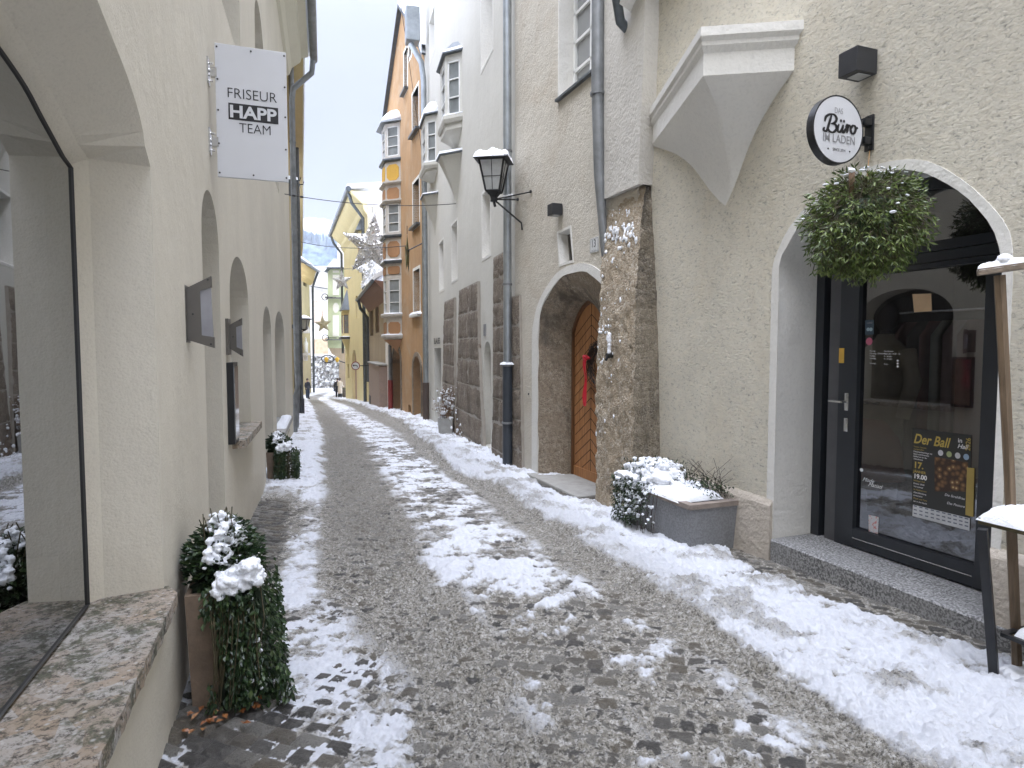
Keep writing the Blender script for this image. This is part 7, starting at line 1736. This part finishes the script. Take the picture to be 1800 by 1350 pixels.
# ================================================================== people
def skin_body(name, joints, edges, radii, m, parent):
    me = bpy.data.meshes.new(name); me.from_pydata([tuple(j) for j in joints], edges, []); pass
    o = bpy.data.objects.new(name, me); col.objects.link(o)
    o.modifiers.new('skin', 'SKIN')
    for i, r in enumerate(radii): me.skin_vertices[0].data[i].radius = (r, r); me.skin_vertices[0].data[i].use_root = (i == 0)
    sb_ = o.modifiers.new('sub', 'SUBSURF'); sb_.levels = 1
    dg = bpy.context.evaluated_depsgraph_get(); me2 = bpy.data.meshes.new_from_object(o.evaluated_get(dg)); me2.name = name
    bpy.data.objects.remove(o); o = bpy.data.objects.new(name, me2); col.objects.link(o); o.parent = parent; me2.materials.clear(); me2.materials.append(m)
    me2.polygons.foreach_set('use_smooth', [True] * len(me2.polygons)); return o
skinm = plain('skin', (.45, .28, .21), .6); 
def person(base, yaw, h, label, coat, trousers, coatlen, hair, hood=False, bag=None, shoes='ink', arm=.0):
    t = thing('person', base, label, 'person'); t.rotation_euler = (0, 0, yaw); k = h / 1.75
    J = [(0, 0, .95), (0, 0, 1.2), (0, .01, 1.42), (0, 0, 1.5), (0, -.02, 1.62), (0, -.02, 1.70), (-.10, 0, .90), (-.10, .01, .50), (-.10, 0, .08), (-.10, -.14, .03), (.10, 0, .90), (.11, -.03, .50), (.11, .03, .08), (.12, -.10, .03), (-.19, 0, 1.40), (-.26, .01, 1.13), (-.24, -.10 - arm, .92 + arm), (-.24, -.15 - arm, .86 + arm), (.19, 0, 1.40), (.26, .01, 1.13), (.24, -.10 - arm, .92 + arm), (.24, -.15 - arm, .86 + arm)]
    E_ = [(0, 1), (1, 2), (2, 3), (3, 4), (4, 5), (0, 6), (6, 7), (7, 8), (8, 9), (0, 10), (10, 11), (11, 12), (12, 13), (2, 14), (14, 15), (15, 16), (16, 17), (2, 18), (18, 19), (19, 20), (20, 21)]
    Rr = [.14, .13, .13, .055, .085, .07, .09, .065, .045, .04, .09, .065, .045, .04, .065, .05, .035, .03, .065, .05, .035, .03]
    J = [tuple(c * k for c in j) for j in J]
    skin_body('body', J, E_, [r * k for r in Rr], skinm, t)
    def lv(zs, m, name, sc2=1.0):
        q = MB(); q.loft([[Vector((math.cos(a) * rx * k, math.sin(a) * ry * k, z * k)) for a in [2 * math.pi * i / 14 for i in range(14)]] for z, rx, ry in zs], True, True)
        me = None; return q
    def add(q, name, m):
        me = bpy.data.meshes.new(name); me.from_pydata([tuple(v) for v in q.v], [], q.f); me.materials.append(m); me.polygons.foreach_set('use_smooth', [True] * len(me.polygons)); o = bpy.data.objects.new(name, me); col.objects.link(o); o.parent = t
    q = lv([(coatlen, .22, .17), (coatlen + .25, .22, .17), (1.0, .20, .15), (1.15, .19, .145), (1.35, .22, .15), (1.45, .17, .12), (1.51, .08, .08)], coat, 'coat')
    for s_ in (-1, 1): q.tube([Vector((s_ * .19, 0, 1.42)) * k, Vector((s_ * .27, .01, 1.13)) * k, Vector((s_ * .25, -.10 - arm, .93 + arm)) * k], [.08 * k, .068 * k, .055 * k], 8)
    add(q, 'coat', coat)
    q = MB()
    for s_, dy in ((-1, 0), (1, -.03)): q.tube([Vector((s_ * .10, 0, .95)) * k, Vector((s_ * .10, dy, .5)) * k, Vector((s_ * .11, -dy, .09)) * k], [.105 * k, .085 * k, .07 * k], 10)
    q2 = q; add(q2, 'trousers', trousers)
    q = MB()
    for s_ in (-1, 1): q.blob(Vector((s_ * .11 * k, -.05 * k, .04)), .055, .13, .05, 1, 8, .05)
    add(q, 'shoes', M[shoes])
    q = MB(); q.blob(Vector((0, .015, 1.69)) * k, .10 * k, .115 * k, .12 * k, 2, 12, .1); add(q, 'hair', hair)
    q = MB(); q.blob(Vector((0, -.115, 1.665)) * k, .016, .022, .022, 1, 6, .1); add(q, 'nose', skinm)
    if bag: q = MB(); q.bev(Vector((.30, .02, .75)) * k, .12, .3, .34, None, .04); add(q, 'bag', bag)
    return t
navy = plain('dark_coat', (.018, .020, .025), .85); jeans = plain('dark_jeans', (.035, .055, .09), .85); beige = plain('pale_coat', (.62, .54, .43), .85); dk = plain('dark_hair', (.05, .035, .025), .7)
pm = ground(541, 701.5); pm.z = g(pm.y) + .03
person(pm, R(60), 1.72, 'person in a black jacket and dark jeans standing at the left bend', navy, jeans, .78, dk)
pm2 = ground(598, 700.5); pm2.z = g(pm2.y) + .03
person(pm2, R(150), 1.74, 'person in a long pale beige coat standing by the barrel planter', beige, navy, .42, dk, arm=.1)
pm3 = pm2 + Vector((-.38, .6, 0)); person(pm3, R(200), 1.70, 'person in dark clothes half hidden behind the pale coat', navy, navy, .5, dk, bag=navy)
# barrel planter by the people
pbp = ground(607.5, 700); pbp.z = g(pbp.y); bp_ = thing('planter', pbp, 'round dark wooden barrel planter beside the person in the pale coat', 'planter')
q = MB(); q.loft([[pbp + Vector((math.cos(a) * r, math.sin(a) * r, z)) for a in [2 * math.pi * i / 16 for i in range(16)]] for z, r in ((0, .24), (.35, .30), (.72, .30), (.721, .26), (.66, .26))], True, True); q.build('barrel', plain('barrel_wood', (.12, .10, .075), .8, var=.3), bp_)
q = MB(); rnd = random.Random(8)
for i in range(160): p = pbp + Vector((rnd.uniform(-.3, .3), rnd.uniform(-.3, .3), .72 + rnd.random() * .16)); q.leaf(p, Vector((rnd.uniform(-1, 1), rnd.uniform(-1, 1), rnd.uniform(0, 1))), UP, .09, .05)
q.build('foliage', M['ivy'], bp_)
q = MB(); q.wbox(YF, YF.hit(606, 690)[0] - 3.5, YF.hit(606, 690)[0] + 3.5, g(52) - .02, g(52) + .06, 0, 1.2); 

# ================================================================== mountain beyond the town
def terrain(name, ydist, prof, dy, m, label, amp, seed, trees=False):
    nx_, nz_ = 150, 26; vs = []; q = MB()
    for j in range(nz_):
        f = j / (nz_ - 1)
        for i in range(nx_):
            u = 380 + 420 * i / (nx_ - 1); vt = float(np.interp(u, [p[0] for p in prof], [p[1] for p in prof])); top = atY(u, vt, ydist); bot = atY(u, 640, ydist)
            p = bot.lerp(top, f); p.y = ydist - dy * (1 - f) + amp * 3 * noise.fractal(Vector((p.x * .01, f * 2.5, seed)), 1, 2, 5); p.x *= 1; p.z += amp * f * noise.fractal(Vector((p.x * .02, f * 3, seed + 3)), 1, 2, 5)
            vs.append(p)
    q.add(vs, [(j * nx_ + i, j * nx_ + i + 1, (j + 1) * nx_ + i + 1, (j + 1) * nx_ + i) for j in range(nz_ - 1) for i in range(nx_ - 1)])
    o = q.build(name, m, smooth=True); tag(o, label, kind='structure'); return o
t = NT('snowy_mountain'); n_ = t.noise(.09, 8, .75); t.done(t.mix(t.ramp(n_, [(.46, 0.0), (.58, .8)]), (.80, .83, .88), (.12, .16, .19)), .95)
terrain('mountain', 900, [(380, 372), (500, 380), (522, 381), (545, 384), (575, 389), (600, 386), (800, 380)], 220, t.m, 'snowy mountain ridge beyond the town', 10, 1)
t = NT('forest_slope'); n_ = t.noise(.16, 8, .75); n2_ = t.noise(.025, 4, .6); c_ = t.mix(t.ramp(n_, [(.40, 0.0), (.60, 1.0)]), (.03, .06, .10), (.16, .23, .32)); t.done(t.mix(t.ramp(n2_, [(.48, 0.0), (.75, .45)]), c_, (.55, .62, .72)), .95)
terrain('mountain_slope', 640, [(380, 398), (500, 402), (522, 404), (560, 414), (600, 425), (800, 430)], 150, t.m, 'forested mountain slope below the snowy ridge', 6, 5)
# snowy conifers along the crest of the slope
fm = MB(); rnd = random.Random(14)
for i in range(170):
    u = rnd.uniform(505, 612); v = float(np.interp(u, [500, 522, 560, 600, 620], [402, 404, 414, 425, 427])) + rnd.uniform(-1, 14); p = atY(u, v + 3, 636 - rnd.uniform(0, 12)); h_ = rnd.uniform(3.0, 7.5)
    rows = [[p + Vector((math.cos(a) * r, math.sin(a) * r, z)) for a in [1.26 * k for k in range(5)]] for z, r in ((-2, h_ * .2), (h_ * .35, h_ * .15), (h_ * .7, h_ * .08), (h_, .05))]; fm.loft(rows, True)
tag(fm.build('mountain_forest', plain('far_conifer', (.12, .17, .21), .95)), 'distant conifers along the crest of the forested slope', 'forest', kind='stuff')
# ================================================================== haze: bluish winter air
hz_ = bpy.data.materials.new('haze'); hz_.use_nodes = True; tt = hz_.node_tree; tt.nodes.clear(); o_ = tt.nodes.new('ShaderNodeOutputMaterial'); pv = tt.nodes.new('ShaderNodeVolumePrincipled'); pv.inputs['Color'].default_value = (.86, .92, 1, 1); pv.inputs['Density'].default_value = .0007; pv.inputs['Anisotropy'].default_value = .2
tt.links.new(pv.outputs[0], o_.inputs['Volume'])
HAZE = True
if HAZE:
    q = MB(); q.box((-50, 470, 99), 1300, 1100, 210); h = q.build('haze', hz_); tag(h, 'pale bluish winter haze filling the valley air', 'haze', kind='stuff')

# small fittings
p = HF.P(931, 690, .0); db = thing('bell_plate', p - UP * .08, 'small bell plate on the wall left of the stone portal', 'doorbell')
a, z = HF.hit(931, 690); q = MB(); q.bev(HF.pt(a, z, .006), .13, .012, .17, (HF.d, HF.n, UP), .003); q.build('plate', M['rough'], db); q = MB(); q.tube([HF.pt(a, z - .02, .01), HF.pt(a, z - .02, .022)], .014, 10); q.build('button', M['iron'], db)
a = LF3.hit(523, 322, .1)[0]; a = min(max(a, 1.5), 12); z = LF3.hit(523, 322, .1)[1]; z = atY(524, 322, LF3.pt(a, 0).y).z
ib = thing('insulator_bracket', LF3.pt(a, z, 0), 'small iron insulator bracket jutting from the left house front beneath the topmost cable', 'bracket')
q = MB()
for dz, ln in ((.14, .34), (-.02, .46), (-.16, .30)):
    q.tube([LF3.pt(a, z + dz, 0), LF3.pt(a, z + dz, ln), LF3.pt(a, z + dz + .12, ln + .03)], .022, 6)
q.tube([LF3.pt(a, z - .28, .03), LF3.pt(a, z + .28, .03)], .025, 6); q.build('arms', M['iron'], ib)
